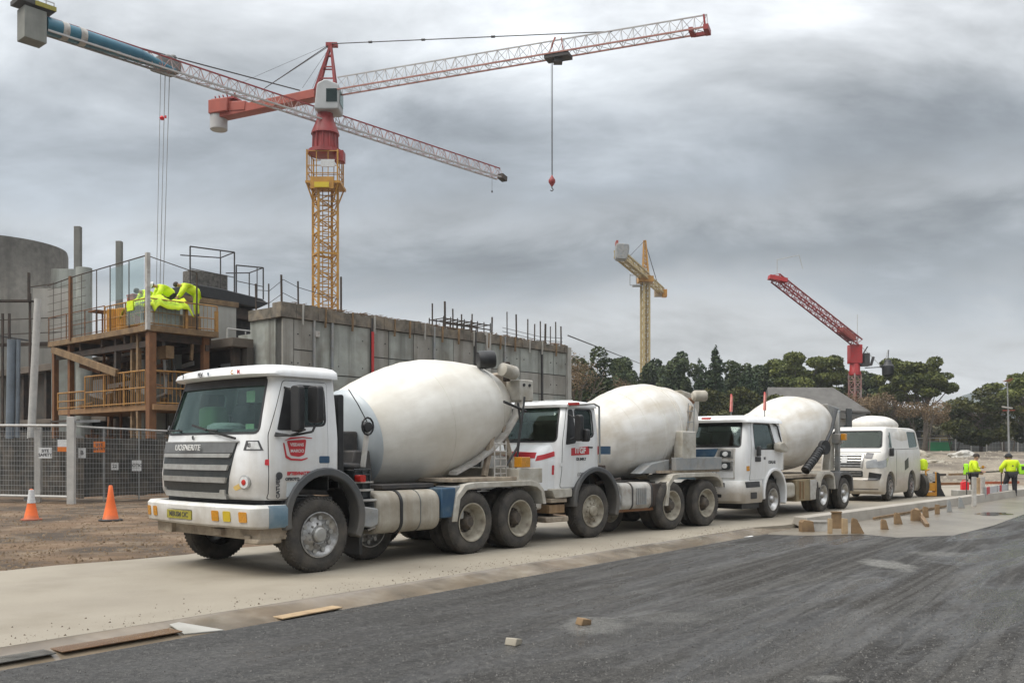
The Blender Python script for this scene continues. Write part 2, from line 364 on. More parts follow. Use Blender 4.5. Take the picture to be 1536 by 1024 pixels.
# ------------------------------------------------------------------ mixer trucks (local frame: x = rearwards, y = to the far side, z = up; origin under the near front wheel)
def drum(tr, A, tilt, prof, dm, cap_r, seams, capm=DRUMCAP, orange=False):
    d = V3((math.cos(tilt), 0, math.sin(tilt)))
    b = MB().lathe([p for p in prof if p[0] >= 0], n=72, d=(0,0,1), cap=False)
    o = b.build('drum', dm, tr, ang=50); q = d.to_track_quat('Z', 'Y'); o.location = A; o.rotation_mode = 'QUATERNION'; o.rotation_quaternion = q
    MB().lathe([(-.13,0),(-.125,cap_r*.25),(-.10,cap_r*.55),(-.05,cap_r*.86),(.03,cap_r*1.0),(.05,cap_r*1.005)], n=64, d=(0,0,1), cap=False).build('drum_cap', capm, o, ang=60)
    def rad(s):
        for a, c in zip(prof, prof[1:]):
            if a[0] <= s <= c[0]: return a[1]+(c[1]-a[1])*(s-a[0])/(c[0]-a[0])
        return prof[-1][1]
    for s, w, hgt in seams:
        MB().lathe([(s-w, rad(s-w)-.004),(s-w*.5, rad(s-w*.5)+hgt),(s+w*.5, rad(s+w*.5)+hgt),(s+w, rad(s+w)-.004)], n=72, d=(0,0,1), cap=False).build('weld_band', dm, o, ang=50)
    e = prof[-1]
    MB().lathe([(e[0]-.12, e[1]+.10),(e[0]-.10, e[1]+.13),(e[0]-.02, e[1]+.13),(e[0]+.0, e[1]+.10)], n=64, d=(0,0,1), cap=False).build('roller_ring', DECK if not orange else ORANGEST, o)
    return o
PROF = [(0,.76),(.05,.80),(.45,.91),(.9,1.0),(1.25,1.055),(1.6,1.08),(1.95,1.075),(2.3,1.03),(2.7,.955),(3.1,.86),(3.4,.76),(3.6,.67),(3.68,.62),(3.70,.55),(3.6,.45)]
def rear_fender(tr, u0, u1, z0, z1, m, W, drop0=.57, drop1=.76, v=-.02):
    for side in (0, 1):
        out = [(u0,drop0),(u0+.08,z1-.22),(u0+.28,z1-.03),(u0+.5,z1),(u1-.42,z1),(u1-.2,z1-.05),(u1-.06,z1-.18),(u1,drop1)]
        inn = [(u1-.09,drop1),(u1-.14,z1-.2),(u1-.26,z1-.12),(u1-.45,z1-.09),(u0+.5,z1-.09),(u0+.33,z1-.12),(u0+.17,z1-.26),(u0+.10,drop0)]
        a, b = (v, .62) if side == 0 else (W-.62, W+.02)
        MB().prism(out+inn, a, b).build('mudguard', m, tr, bev=.008)
def chassis(tr, W, u0, u1, z=.95):
    c = W/2; b = MB()
    for s in (-1, 1):
        b.box(u0, u1, c+s*.42-.05, c+s*.42+.05, z-.28, z)
    for u in (u0+.2, u0+1.1, u0+2.0, u0+3.0, u0+4.0, u1-.3):
        if u < u1: b.box(u-.05, u+.05, c-.37, c+.37, z-.2, z-.04)
    for u in (0, 3.09, 4.3): b.tube((u, .3, .5), (u, W-.3, .5), .09, n=12); b.lathe([(-.2,.1),(-.1,.2),(.1,.2),(.2,.1)], o=(u, c, .5), d=(0,1,0), n=16)
    b.build('chassis_frame', DARK, tr)
def mirror(tr, u, v, z, h, w, arm=None):
    m = MB().prism(rrect(-w/2, w/2, -h/2, h/2, .05), -.05, .05, 'x')     # faces rearwards: outline in y-z
    o = m.build('mirror', BLACK, tr, bev=.02, loc=(u, v, z))
    MB().prism(rrect(-w/2+.02, w/2-.02, -h/2+.03, h/2-.03, .04), .052, .056, 'x').build('mirror_glass', CHROME, o)
    if arm:
        b = MB(); b.path([V3(p)-V3((u,v,z)) for p in arm], .014); b.build('mirror_arm', BLACK, o)
    return o
def lamps(tr, pts, L, bulge, name='headlight', m=AMBER, w=.09, h=.12, out=.012):
    for v, z in pts:
        me = patch(L, bulge, rrect(v-w/2, v+w/2, z-h/2, z+h/2, .015), 'x', out, .03, (-3,-.4)); mkobj(name, me, m, tr)
def wiper(tr, p, q, mid):
    b = MB(); b.tube(p, mid, .012, n=6); b.tube(mid, q, .008, n=6); m = (V3(mid)+V3(q))/2
    b.bar(V3(mid)+(V3(mid)-m)*.25, q, .02, .03); b.build('wiper', BLACK, tr)
def interior(tr, W, uf, ur, z, wheelv):
    b = MB(); b.box(uf+.12, uf+.42, .12, W-.12, z-.3, z+.02); b.build('dashboard', SEATM, tr, bev=.04)
    b = MB(); 
    for v in (.55, W-.65):
        s = MB(); s.prism(rpoly([(ur-.32,z-.35),(ur-.12,z-.35),(ur-.05,z+.42),(ur-.17,z+.42)], .05), v-.24, v+.24); s.prism(rpoly([(ur-.75,z-.42),(ur-.2,z-.42),(ur-.2,z-.26),(ur-.75,z-.24)], .05), v-.25, v+.25)
        s.prism(rpoly([(ur-.17,z+.44),(ur-.07,z+.44),(ur-.05,z+.66),(ur-.14,z+.66)], .04), v-.14, v+.14); s.build('seat', SEATM, tr, bev=.03)
    MB().box(ur+.0-.045,ur-.02,.16,W-.30,z-.85,z+.45).build('cab_dark_liner', mat('dark_lining',(.035,.037,.036),(.05,.052,.05),rough=.9), tr)  # dark panel added so the cab interior looks unlit behind the glass
    w = MB(); c = V3((uf+.5, wheelv, z+.08)); ax = V3((-.75,0,.66)); pts = []
    a1 = V3((0,1,0)); a2 = ax.cross(a1)
    for i in range(25):
        t = 2*math.pi*i/24; pts.append(c+(a1*math.cos(t)+a2*math.sin(t))*.22)
    w.path(pts, .018, 6); w.bar(c-a1*.2, c+a1*.2, .03, .02); w.tube(c, c+V3((-.2,0,-.25)), .03); w.build('steering_wheel', BLACK, tr)
def fender_arch(tr, cu, cz, ro, ri, v0, v1, m, a0=-10, a1=190, flap=None):
    P = []; n = 22
    for i in range(n+1):
        a = R(a0+(a1-a0)*i/n); P.append((cu+ro*math.cos(a), cz+ro*math.sin(a)))
    for i in range(n+1):
        a = R(a1+(a0-a1)*i/n); P.append((cu+ri*math.cos(a), cz+ri*math.sin(a)))
    o = MB().prism(P, v0, v1).build('front_fender', m, tr, bev=.02)
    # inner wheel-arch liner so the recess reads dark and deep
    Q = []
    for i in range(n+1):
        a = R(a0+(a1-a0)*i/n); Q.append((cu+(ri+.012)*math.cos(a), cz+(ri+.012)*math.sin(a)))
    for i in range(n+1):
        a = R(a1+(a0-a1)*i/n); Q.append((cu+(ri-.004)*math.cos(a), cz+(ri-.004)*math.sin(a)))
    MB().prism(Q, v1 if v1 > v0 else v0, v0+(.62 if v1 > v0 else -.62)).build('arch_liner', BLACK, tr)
    return o
def cab(tr, L, bulge, side_poly, ws_poly, wheel_c, wheel_r, paint, door_poly, glass_z, cutz=None, extra_cut=None):
    body = loftsolid(L, 0, bulge)
    cav = [(z+(.06 if i == 0 else -.05 if i == len(L)-1 else 0), uf+.07, ur-.06, v0+.06, v1-.06, r) for i, (z,uf,ur,v0,v1,r) in enumerate(L)]
    body = boolm(body, loftsolid(cav, 0, bulge), 'DIFFERENCE')
    body = boolm(body, prismm(side_poly, -1, 5, 'y'), 'DIFFERENCE')
    body = boolm(body, prismm(ws_poly, -3, -.1, 'x'), 'DIFFERENCE')
    cyl = MB().lathe([(-1,wheel_r),(5,wheel_r)], o=(wheel_c[0],0,wheel_c[1]), d=(0,1,0), n=48).mesh('c')
    body = boolm(body, cyl, 'DIFFERENCE')
    if cutz: body = boolm(body, MB().box(cutz[0], 3, -1, 5, -1, cutz[1]).mesh('c'), 'DIFFERENCE')
    if extra_cut: body = boolm(body, extra_cut, 'DIFFERENCE')
    mkobj('cab_shell', body, paint, tr, ang=30)
    seal = patch(L, bulge, grow(ws_poly, .03), 'x', .007, .03, (-3,-.1), ws_poly); mkobj('windscreen_seal', seal, BLACK, tr)
    g = patch(L, bulge, grow(ws_poly, .01), 'x', -.02, .008, (-3,-.1)); wg = mkobj('windscreen', g, GLASSW, tr)
    for rng in ((-1,.6),(1.9,5)):
        seal = patch(L, bulge, grow(side_poly, .035), 'y', .007, .03, rng, side_poly); mkobj('window_seal', seal, BLACK, tr)
        g = patch(L, bulge, grow(side_poly, .01), 'y', -.02, .008, rng); mkobj('side_window', g, GLASSD, tr)
    gap = patch(L, bulge, grow(door_poly, .008), 'y', .0025, .02, (-1,.6), grow(side_poly, .03))
    gap = boolm(gap, cyl, 'DIFFERENCE'); 
    dr = patch(L, bulge, door_poly, 'y', .008, .02, (-1,.6), grow(side_poly, .03)); dr = boolm(dr, cyl.copy() if hasattr(cyl,'copy') else cyl, 'DIFFERENCE')
    mkobj('door_seam', gap, BLACK, tr); door = mkobj('door', dr, paint, tr)
    return wg, door
def frontplate_text(tr, s, size, m, u, v, z, **k): return text(s, size, m, tr, mfront(u, v, z), **k)
# ---------------- truck one: flat-nosed cab, nearest
def truck_one():
    W = 2.8; P = gnd(480, 858)
    t = thing('mixer_truck', 'nearest white mixer truck with grey slatted grille and white bumper with amber lights', 'mixer truck', P, ROT, 'concrete mixer trucks queued along the haul road')
    chassis(t, W, -.9, 5.2)
    B = .13
    L = [(1.03,-.84,.33,.02,2.78,.26),(1.12,-.90,.33,0,2.8,.28),(1.35,-.92,.33,0,2.8,.30),(1.62,-.90,.33,0,2.77,.30),(1.86,-.86,.33,.0,2.70,.26),(1.97,-.83,.33,.01,2.67,.2),
         (2.3,-.74,.32,.04,2.60,.15),(2.62,-.655,.31,.075,2.53,.13),(2.76,-.62,.30,.10,2.50,.13),(2.82,-.50,.2,.22,2.4,.16)]
    side = rpoly([(-.60,2.02),(.10,2.02),(.10,2.56),(-.46,2.58)], .07)
    side = rpoly([(-.34,2.04),(.09,2.06),(.09,2.57),(-.37,2.57)], .07)
    quarter = rpoly([(-.70,1.97),(-.44,1.97),(-.44,2.55),(-.54,2.55)], .03)
    ws = rpoly([(.20,1.95),(2.50,1.95),(2.36,2.68),(.28,2.68)], .07)
    door = rpoly([(-.80,1.045),(.13,1.045),(.13,1.95),(.16,2.64),(-.56,2.64),(-.79,1.92)], .04)
    wg, dr = cab(t, L, B, side, ws, (.08,.72), .66, WHITE, door, (1.9,2.7), cutz=(.2,1.36))
    # dark quarter light ahead of the door window
    qm = patch(L, B, quarter, 'y', .014, .03, (-1,.6)); mkobj('quarter_window', qm, BLACK, dr)
    # roof visor cap
    RL = [(2.70,-.78,.33,.0,2.52,.20),(2.73,-.82,.33,.0,2.53,.22),(2.79,-.80,.34,.02,2.51,.24),(2.84,-.72,.33,.10,2.42,.24),(2.875,-.58,.28,.25,2.35,.2),(2.89,-.4,.15,.5,2.1,.2)]
    mkobj('roof_visor', loftsolid(RL, 0, .15), WHITE2, t, ang=40)
    hd = patch([(l[0],l[1]-.0,*l[2:]) for l in L], B, [(.27,2.58),(2.40,2.58),(2.38,2.70),(.28,2.70)], 'x', .004, .02, (-3,-.1)); mkobj('sun_strip', hd, BLACK, t)
    for v, s, m in ((1.95,'3',INK),(1.45,'FEV',INK),(1.24,'V',BLUE),(.68,'C',AMBER),(.54,'M',RED)):
        frontplate_text(t, s, .08, m, -.985+.10*((v-1.3)/1.3)**2, v, 2.76, name='roof_marking', bold=.003)
    # grille
    def fp(poly, out, th=.03): return patch(L, B, poly, 'x', out, th, (-3,-.3))
    g = mkobj('grille', fp([(.72,1.10),(2.47,1.07),(2.50,1.80),(.55,1.80)], .010), GRILL, t)
    mkobj('grille_header', fp([(.60,1.665),(2.50,1.665),(2.51,1.81),(.55,1.81)], .026), GRHD, g)
    for z0, z1, a in ((1.60,1.655,.62),(1.425,1.50,.655),(1.255,1.33,.69)):
        mkobj('grille_bar', fp([(a+.03,z0),(2.43,z0),(2.43,z1),(a,z1)], .04, .06), SILVER, g)
    mkobj('grille_surround', boolm(fp([(.76,1.03),(2.44,1.03),(2.48,1.16),(.74,1.16)], .034, .05), prismm(rpoly([(.86,1.115),(2.36,1.115),(2.42,1.22),(.82,1.22)],.02), -3, 0, 'x'), 'DIFFERENCE'), SILVER, g)
    mkobj('grille_trim', fp([(.52,1.81),(2.52,1.81),(2.52,1.825),(.51,1.825)], .03, .04), SILVER, g)
    text('UOSNERITE', .115, WLET, g, mfront(-1.075, 1.64, 1.735), name='grille_lettering', shear=.25, bold=.001, ext=.004, sx=1.12)
    # round lamp, side badges
    u0 = -.93
    lm = MB(); lm.lathe([(0,.085),(-.03,.085),(-.035,.07)], d=(1,0,0), n=28); o = lm.build('marker_lamp', CHROME, t, loc=(-.965,.34,1.27)); o.rotation_euler = (0,0,R(12)); o.scale = (1,1.15,1.15)
    MB().lathe([(-.03,.07),(-.04,.068),(-.041,0)], d=(1,0,0), n=28, cap=False).build('lamp_face', PAPER, o); MB().lathe([(-.038,.036),(-.05,.03),(-.052,0)], d=(1,0,0), n=20, cap=False).build('lamp_lens', REDL, o)
    mkobj('yellow_wing_sticker', fp(rpoly([(.36,1.21),(.55,1.15),(.60,1.20),(.42,1.27)],.03), .006), mat('ochre_sticker',(.55,.38,.12),rough=.5), t)
    mkobj('number_badge', fp([(.11,1.70),(.41,1.70),(.38,1.83),(.17,1.83)], .006), INK, t); mkobj('badge_face', fp([(.14,1.715),(.35,1.715),(.33,1.815),(.18,1.815)], .009), PAPER, t)
    frontplate_text(t, '03', .075, INK, -.975, .25, 1.765, name='badge_number', bold=.003)
    mkobj('red_sticker', patch(L, B, rrect(.0,.09,1.50,1.58,.015), 'x', .006, .03, (-3,-.3)), RED, t)
    mkobj('left_red_sticker', fp(rrect(2.72,2.80,1.52,1.60,.01), .006), RED, t); mkobj('left_oval_sticker', fp([(2.69+.045*math.cos(i*.5236),1.22+.09*math.sin(i*.5236)) for i in range(12)], .006), REDL, t)
    frontplate_text(t, 'c', .09, BLACK, -1.0, 1.62, 1.885, name='nose_emblem', bold=.008)
    wiper(t, (-.98,1.95,1.98), (-.90,2.45,2.05), (-1.0,2.3,1.99)); wiper(t, (-.99,1.0,1.97), (-.93,1.75,2.06), (-1.0,1.3,1.99)); wiper(t, (-.99,1.2,1.96), (-.99,.55,1.86), (-1.01,.95,1.93))
    # bumper
    BL = [(.66,-1.02,-.52,-.02,2.86,.16),(.69,-1.05,-.52,-.04,2.88,.18),(.93,-1.07,-.52,-.04,2.88,.18),(.97,-1.04,-.52,-.01,2.85,.16)]
    bm_ = boolm(loftsolid(BL, 0, .12), loftsolid([(.6,-.93,.5,.10,2.74,.1),(1.1,-.93,.5,.10,2.74,.1)], 0, .1), 'DIFFERENCE')
    bm_ = boolm(bm_, prismm(rrect(1.32,2.06,.715,.875,.01), -1.16, -1.35, 'x'), 'DIFFERENCE')
    bp = mkobj('bumper', bm_, BUMPW, t, ang=30)
    mkobj('bumper_end', patch(BL, .12, [(-.86,.665),(-.50,.665),(-.50,.965),(-.86,.965)], 'y', .006, .03, (-1,.3)), BLUEG, bp)
    def lp(v0, v1, m): mkobj('indicator', patch(BL, .12, rrect(v0, v1, .745, .885, .02), 'x', .010, .04, (-3,-.6)), m, bp)
    for v in (2.62, 2.38): lp(v, v+.13, AMBER)
    for v, m in ((.70,AMBER),(.45,mat('yellow_lens',(.5,.36,.02),rough=.3)),(.13,AMBER)): lp(v, v+.15, m)
    MB().box(-1.175,-1.15,1.36,2.02,.735,.855).build('number_plate', PLATE, bp)
    text('MIBUSM OIC', .10, INK, bp, mfront(-1.176, 1.70, .795), name='plate_lettering', bold=.001, sx=.9)
    v = MB(); v.box(-.93,-.5,.05,2.74,.50,.66); v.box(-1.0,-.9,.9,1.1,.53,.62); v.box(-1.0,-.9,2.2,2.4,.5,.64); v.build('lower_valance', DECK, t, bev=.01)
    v = MB(); v.box(-.98,-.6,.04,.36,.45,.52); v.box(-.97,-.93,.25,.4,.50,.56); v.build('tow_bracket', DECK, t, bev=.02)
    MB().box(-.8,.33,.15,2.65,.85,1.04).build('cab_floor', BLACK, t)
    MB().prism([(-.75,.7),(-.6,1.04),(-.5,1.04),(-.5,.7)], .03, .2).build('corner_filler', BLACK, t)
    for far in (0, 1):
        a, b = (-.045, .20) if not far else (W+.02, W-.22)
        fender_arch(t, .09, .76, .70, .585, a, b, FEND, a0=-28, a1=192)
        MB().box(.72,.78, .02 if not far else W-.5, .5 if not far else W-.02, .18,.62).build('mud_flap', BLACK, t, bev=.008)
    # door furniture and lettering
    MB().prism(rrect(-.02,.16,1.52,1.62,.02), -.012, .01).build('door_handle', BLUE, dr, bev=.004)
    o = mkobj('logo_sticker', prismm(rpoly([(-.56,1.83),(-.24,1.85),(-.27,1.64),(-.36,1.61),(-.50,1.63)],.03), -.013, -.006, 'y'), RED, dr)
    mkobj('logo_ring', prismm(rpoly([(-.62,1.80),(-.60,1.80),(-.56,1.63),(-.49,1.59),(-.32,1.58),(-.22,1.60),(-.22,1.585),(-.32,1.555),(-.50,1.565),(-.58,1.60)],.01), -.0145, -.010, 'y'), RED, dr)
    text('VISEANS', .06, WLET, o, mside(-.395, -.0135, 1.775), bold=.001, ext=.0015); text('MAROO', .06, WLET, o, mside(-.39, -.0135, 1.69), bold=.001, ext=.0015)
    mkobj('logo_swash', prismm(rpoly([(-.60,1.83),(-.50,1.875),(-.30,1.885),(-.14,1.87),(-.15,1.86),(-.30,1.87),(-.50,1.85)],.01), -.0145, -.010, 'y'), RED, dr)
    text('BPTESVNATZID', .062, RED, dr, mside(-.35, -.0125, 1.385), bold=.003, ext=.0015, sx=.95)
    text('OPBOTO', .055, INK, dr, mside(-.47, -.0125, 1.31), bold=.003, ext=.0015)
    text('CATUER', .075, INK, dr, mside(-.70, -.0125, 1.20) @ Matrix.Rotation(R(90), 4, 'Z'), bold=.003, ext=.0015)
    mkobj('silver_sticker', prismm([(-.57,1.07),(-.44,1.07),(-.36,1.27),(-.56,1.27)], -.0125, -.006, 'y'), mat('silver_foil',(.42,.45,.46),rough=.4), dr)
    MB().lathe([(0,.05),(-.01,.05),(-.012,0)], o=(-.68,-.006,1.36), d=(0,1,0), n=24).build('round_sticker', INK, dr)
    mirror(t, -.50, -.17, 2.26, .62, .20, [(-.50,-.10,2.5),(-.55,.06,2.55)]); mirror(t, -.30, -.30, 2.32, .50, .24, [(-.45,-.28,1.98),(-.6,-.14,1.90),(-.72,.02,1.93)])
    MB().path([V3((-.30,-.30,2.05)), V3((-.34,-.28,1.95)), V3((-.55,-.16,1.90)), V3((-.74,.01,1.90))], .016).build('mirror_bracket', BLACK, t)
    interior(t, W, -.83, .3, 1.98, 2.0)
    MB().lathe([(0,.28),(.05,.27),(.09,.18),(.10,0)], o=(-.62,1.35,2.0), n=24).build('dashboard_bowl', PAPER, t); MB().box(-.60,-.30,1.75,2.2,1.98,2.35).build('hi_vis_jacket_on_seat', mat('dull_green_cloth',(.16,.30,.13),rough=.9), t, bev=.08)
    MB().prism(rrect(.52,.72,2.36,2.52,.01), -.705,-.70,'x').build('windscreen_sticker', GREENS, wg); MB().prism(rrect(.40,.60,1.99,2.06,.01), -.80,-.795,'x').build('windscreen_label', GREENS, wg)
    # behind the cab
    MB().prism(rrect(.40,.50,1.15,2.50,.03), .10, .35).build('air_intake', BLACK, t, bev=.01)
    b = MB(); b.lathe([(0,.16),(.08,.15),(.11,.08),(.12,0)], o=(.35,.9,2.80), n=24); b.build('roof_cowl', BLACK, t)
    b = MB(); b.box(.38,.78,.35,.75,1.12,1.50); b.box(.50,.62,.12,.3,1.15,1.35); b.tube((.45,.3,1.48),(.95,.3,1.46),.05); b.build('pump_unit', DARK, t, bev=.02)
    b = MB()
    for u in (.72,.86,1.0): b.tube((u,.12,.95),(u,.12,1.42),.012)
    for z in (.98,1.10,1.22,1.34,1.42): b.tube((.70,.12,z),(1.02,.12,z),.010)
    b.box(.70,1.02,.14,.5,1.0,1.40); b.build('hydraulic_cooler', GRILL, t)
    b = MB(); b.box(.70,1.04,.08,.3,1.10,1.13); b.box(.70,1.04,.08,.3,1.22,1.24); b.build('cooler_shelf', GREYL, t)
    MB().prism(rrect(.70,.80,1.24,1.34,.02), -.03, .1).build('side_lamp', REDL, t)
    MB().prism(rpoly([(.66,.90),(1.06,.84),(1.05,.60),(.92,.56),(.72,.60)], .05), -.02, .55).build('battery_box', GREYP, t, bev=.02).data.materials[0]
    tk = MB().prism(rrect(-.31,.31,-.32,.32,.2,8), 0, 1.30, 'x').build('fuel_tank', TANK, t, bev=.04, loc=(1.08,.34,.76))
    MB().prism(rrect(-.24,.24,-.25,.25,.15,8), -.012, .03, 'x').build('tank_end', TANKE, tk, bev=.01)
    b = MB()
    for u in (.42,): b.lathe([(0,.02),(0,.02)], d=(1,0,0)) if 0 else None
    b = MB(); q = rrect(-.325,.325,-.335,.335,.21,8); b.prism(q, .44, .49, 'x'); b.build('tank_strap', BLACK, tk)
    b = MB(); b.prism(rrect(-.318,.318,-.328,.328,.205,8), .86, .875, 'x'); b.build('tank_seam', TANKE, tk)
    MB().path([V3((-.38,-.2,.20)), V3((.02,-.26,.20)), V3((.06,-.26,.16)), V3((.06,-.26,-.18)), V3((-.1,-.2,-.24))], .018).build('step_rail', GREYL, tk)
    b = MB(); b.box(2.40,2.72,.02,.55,.62,1.10); b.build('tool_box', BLUE, t, bev=.02)
    b = MB(); b.box(2.72,2.95,.06,.5,.58,1.12); b.build('toolbox_bracket', GREYP, t, bev=.02)
    rear_fender(t, 2.62, 5.0, .5, 1.17, FENDC, W, .55, .74)
    b = MB(); b.box(2.72,4.9,.1,W-.1,1.175,1.24); b.build('rear_deck', DECK, t, bev=.01)
    b = MB(); b.box(1.0,2.7,.55,W-.55,1.0,1.12); b.box(1.4,2.5,.3,.8,1.10,1.17); b.build('subframe_deck', DARK, t, bev=.01)
    D = drum(t, V3((1.62,1.40,1.88)), R(11.5), [(s*.93, r*.985) for s, r in PROF], DRUM, .80, ((1.45,.02,.006),(3.0,.02,.01)))
    mount_v = MB(); mount_v.box(1.1,1.5,1.0,1.8,1.0,2.0); mount_v.prism([(1.0,1.0),(1.6,1.0),(1.5,1.7),(1.2,1.7)], .7, 2.1); mount_v.build('drum_gearbox', DARK, t, bev=.03)
    # light and bracket standing in front of the cap
    b = MB(); b.bar((1.02,.30,1.45),(1.10,.30,1.98),.09,.03); b.build('lamp_bracket', GREYL, t)
    b = MB(); ring_ = [V3((1.08+.11*math.cos(i*.5236),.26,2.06+.13*math.sin(i*.5236))) for i in range(13)]; b.path(ring_, .015); b.lathe([(0,.085),(-.06,.075),(-.07,0)], o=(1.08,.30,2.05), d=(0,1,0), n=20); b.tube((.98,.26,2.07),(1.2,.26,2.07),.012); b.build('work_lamp', BLACK, t)
    MB().path([V3((1.12,.3,2.1)),V3((1.0,.4,2.4)),V3((.95,.55,2.62))], .008).build('lamp_cable', BLACK, t)
    rear_gear(t, 4.22, W, 1.24, 2.66)
    for u, k in ((3.09,.3),(4.30,.8)):
        wheel(t, u, 0, .52, .56, 'dual', RIMB, HUBD, spin=k); wheel(t, u, W-.04, .52, .56, 'dual', RIMB, HUBD, True)
    wheel(t, 0, 0, .525, .30, 'steer', RIMC, SILVER, spin=.2); wheel(t, 0, W-.04, .525, .30, 'steer', RIMC, SILVER, True)
    wheel(t, 1.45, W-.04, .525, .30, 'steer', RIMC, SILVER, True); wheel(t, 1.45, .62, .50, .30, 'steer', RIMC, SILVER)
    return t
def rear_gear(t, u, W, zd, ze, m=DECK, scale=1.0):
    """pedestal, hopper, chute and controls behind the drum mouth"""
    c = W/2; b = MB()
    for s in (-1, 1):
        b.bar((u-.25,c+s*.85,zd),(u+.35,c+s*.62,ze-.15),.10,.08,up=(0,1,0)); b.bar((u+.55,c+s*.85,zd),(u+.35,c+s*.62,ze-.15),.10,.08,up=(0,1,0))
        b.bar((u-.1,c+s*.8,zd+.4),(u+.5,c+s*.8,zd+.4),.06,.06)
    b.bar((u+.3,c-.62,ze-.2),(u+.3,c+.62,ze-.2),.12,.12); b.build('drum_pedestal', m, t, bev=.008)
    b = MB(); b.prism([(u+.40,ze+.42),(u+1.0,ze+.52),(u+.95,ze+.1),(u+.62,ze-.25),(u+.42,ze-.2)], c-.42, c+.42); b.build('hopper', m, t, bev=.03)
    b = MB(); b.prism(rrect(u+.72,u+1.10,ze-.06,ze+.34,.04), .55, .90); b.build('control_box', FENDC, t, bev=.02)
    b = MB(); 
    for du, dz in ((.82,.24),(.98,.24)): b.lathe([(0,.03),(-.02,.028)], o=(u+du,.55,ze+dz), d=(0,1,0), n=10)
    b.build('control_knob', BLACK, t)
    b = MB(); b.prism(rrect(u+.52,u+.62,ze+.30,ze+.66,.02), .7, .8); b.box(u+.62,u+.72,.66,.84,ze+.36,ze+.60); b.build('valve_block', RUSTD, t, bev=.01)
    b = MB(); b.lathe([(0,.15),(.05,.165),(.25,.165),(.3,.15)], o=(u+.02,.95,ze+.66), d=(.85,-.5,.1), n=24); b.lathe([(-.004,.0),(-.005,.13),(.02,.13)], o=(u+.02,.95,ze+.66), d=(.85,-.5,.1), n=24, cap=False); b.build('inlet_duct', BLACK, t)
    b = MB(); b.lathe([(0,.07),(.02,.12),(.35,.13),(.42,.08)], o=(u+.28,.62,ze+.50), d=(1,0,-.15), n=20); b.build('water_tank', FENDC, t)
    # curved chute running down under the drum
    pts = [(u+.80,ze+.02),(u+.68,ze-.3),(u+.40,ze-.62),(u+.0,ze-.92),(u-.45,ze-1.14),(u-.95,ze-1.32)]
    P = pts+[(x-.02,z-.06) for x, z in reversed(pts)]
    MB().prism(P, .52, .72).build('folding_chute', GREYL, t, bev=.008)
    b = MB(); 
    for k in range(5):
        z = zd+.05+k*.13; b.tube((u-.28,.28,z),(u+.02,.28,z),.014)
    for x in (-.28,-.13,.02): b.tube((u+x,.28,zd),(u+x,.28,zd+.62),.014)
    b.build('ladder', GREYL, t)
    b = MB(); b.box(u+.1,u+.75,.05,W-.05,zd-.12,zd+.14); b.build('rear_cross_beam', FENDC, t, bev=.01)
    b = MB(); b.box(u+.14,u+.38,.02,.2,zd+.16,zd+.34); b.build('rear_beacon', AMBER, t, bev=.01)
    b = MB(); b.tube((u+.3,.3,zd+.1),(u+.55,.3,ze),.02); b.tube((u+.1,.4,ze-.1),(u+.7,.4,ze-.25),.025); b.path([V3((u+.6,.5,ze-.1)),V3((u+.62,.45,ze-.5)),V3((u+.5,.42,ze-.9)),V3((u+.2,.42,zd+.2))],.022); b.build('hydraulic_hose', BLACK, t)
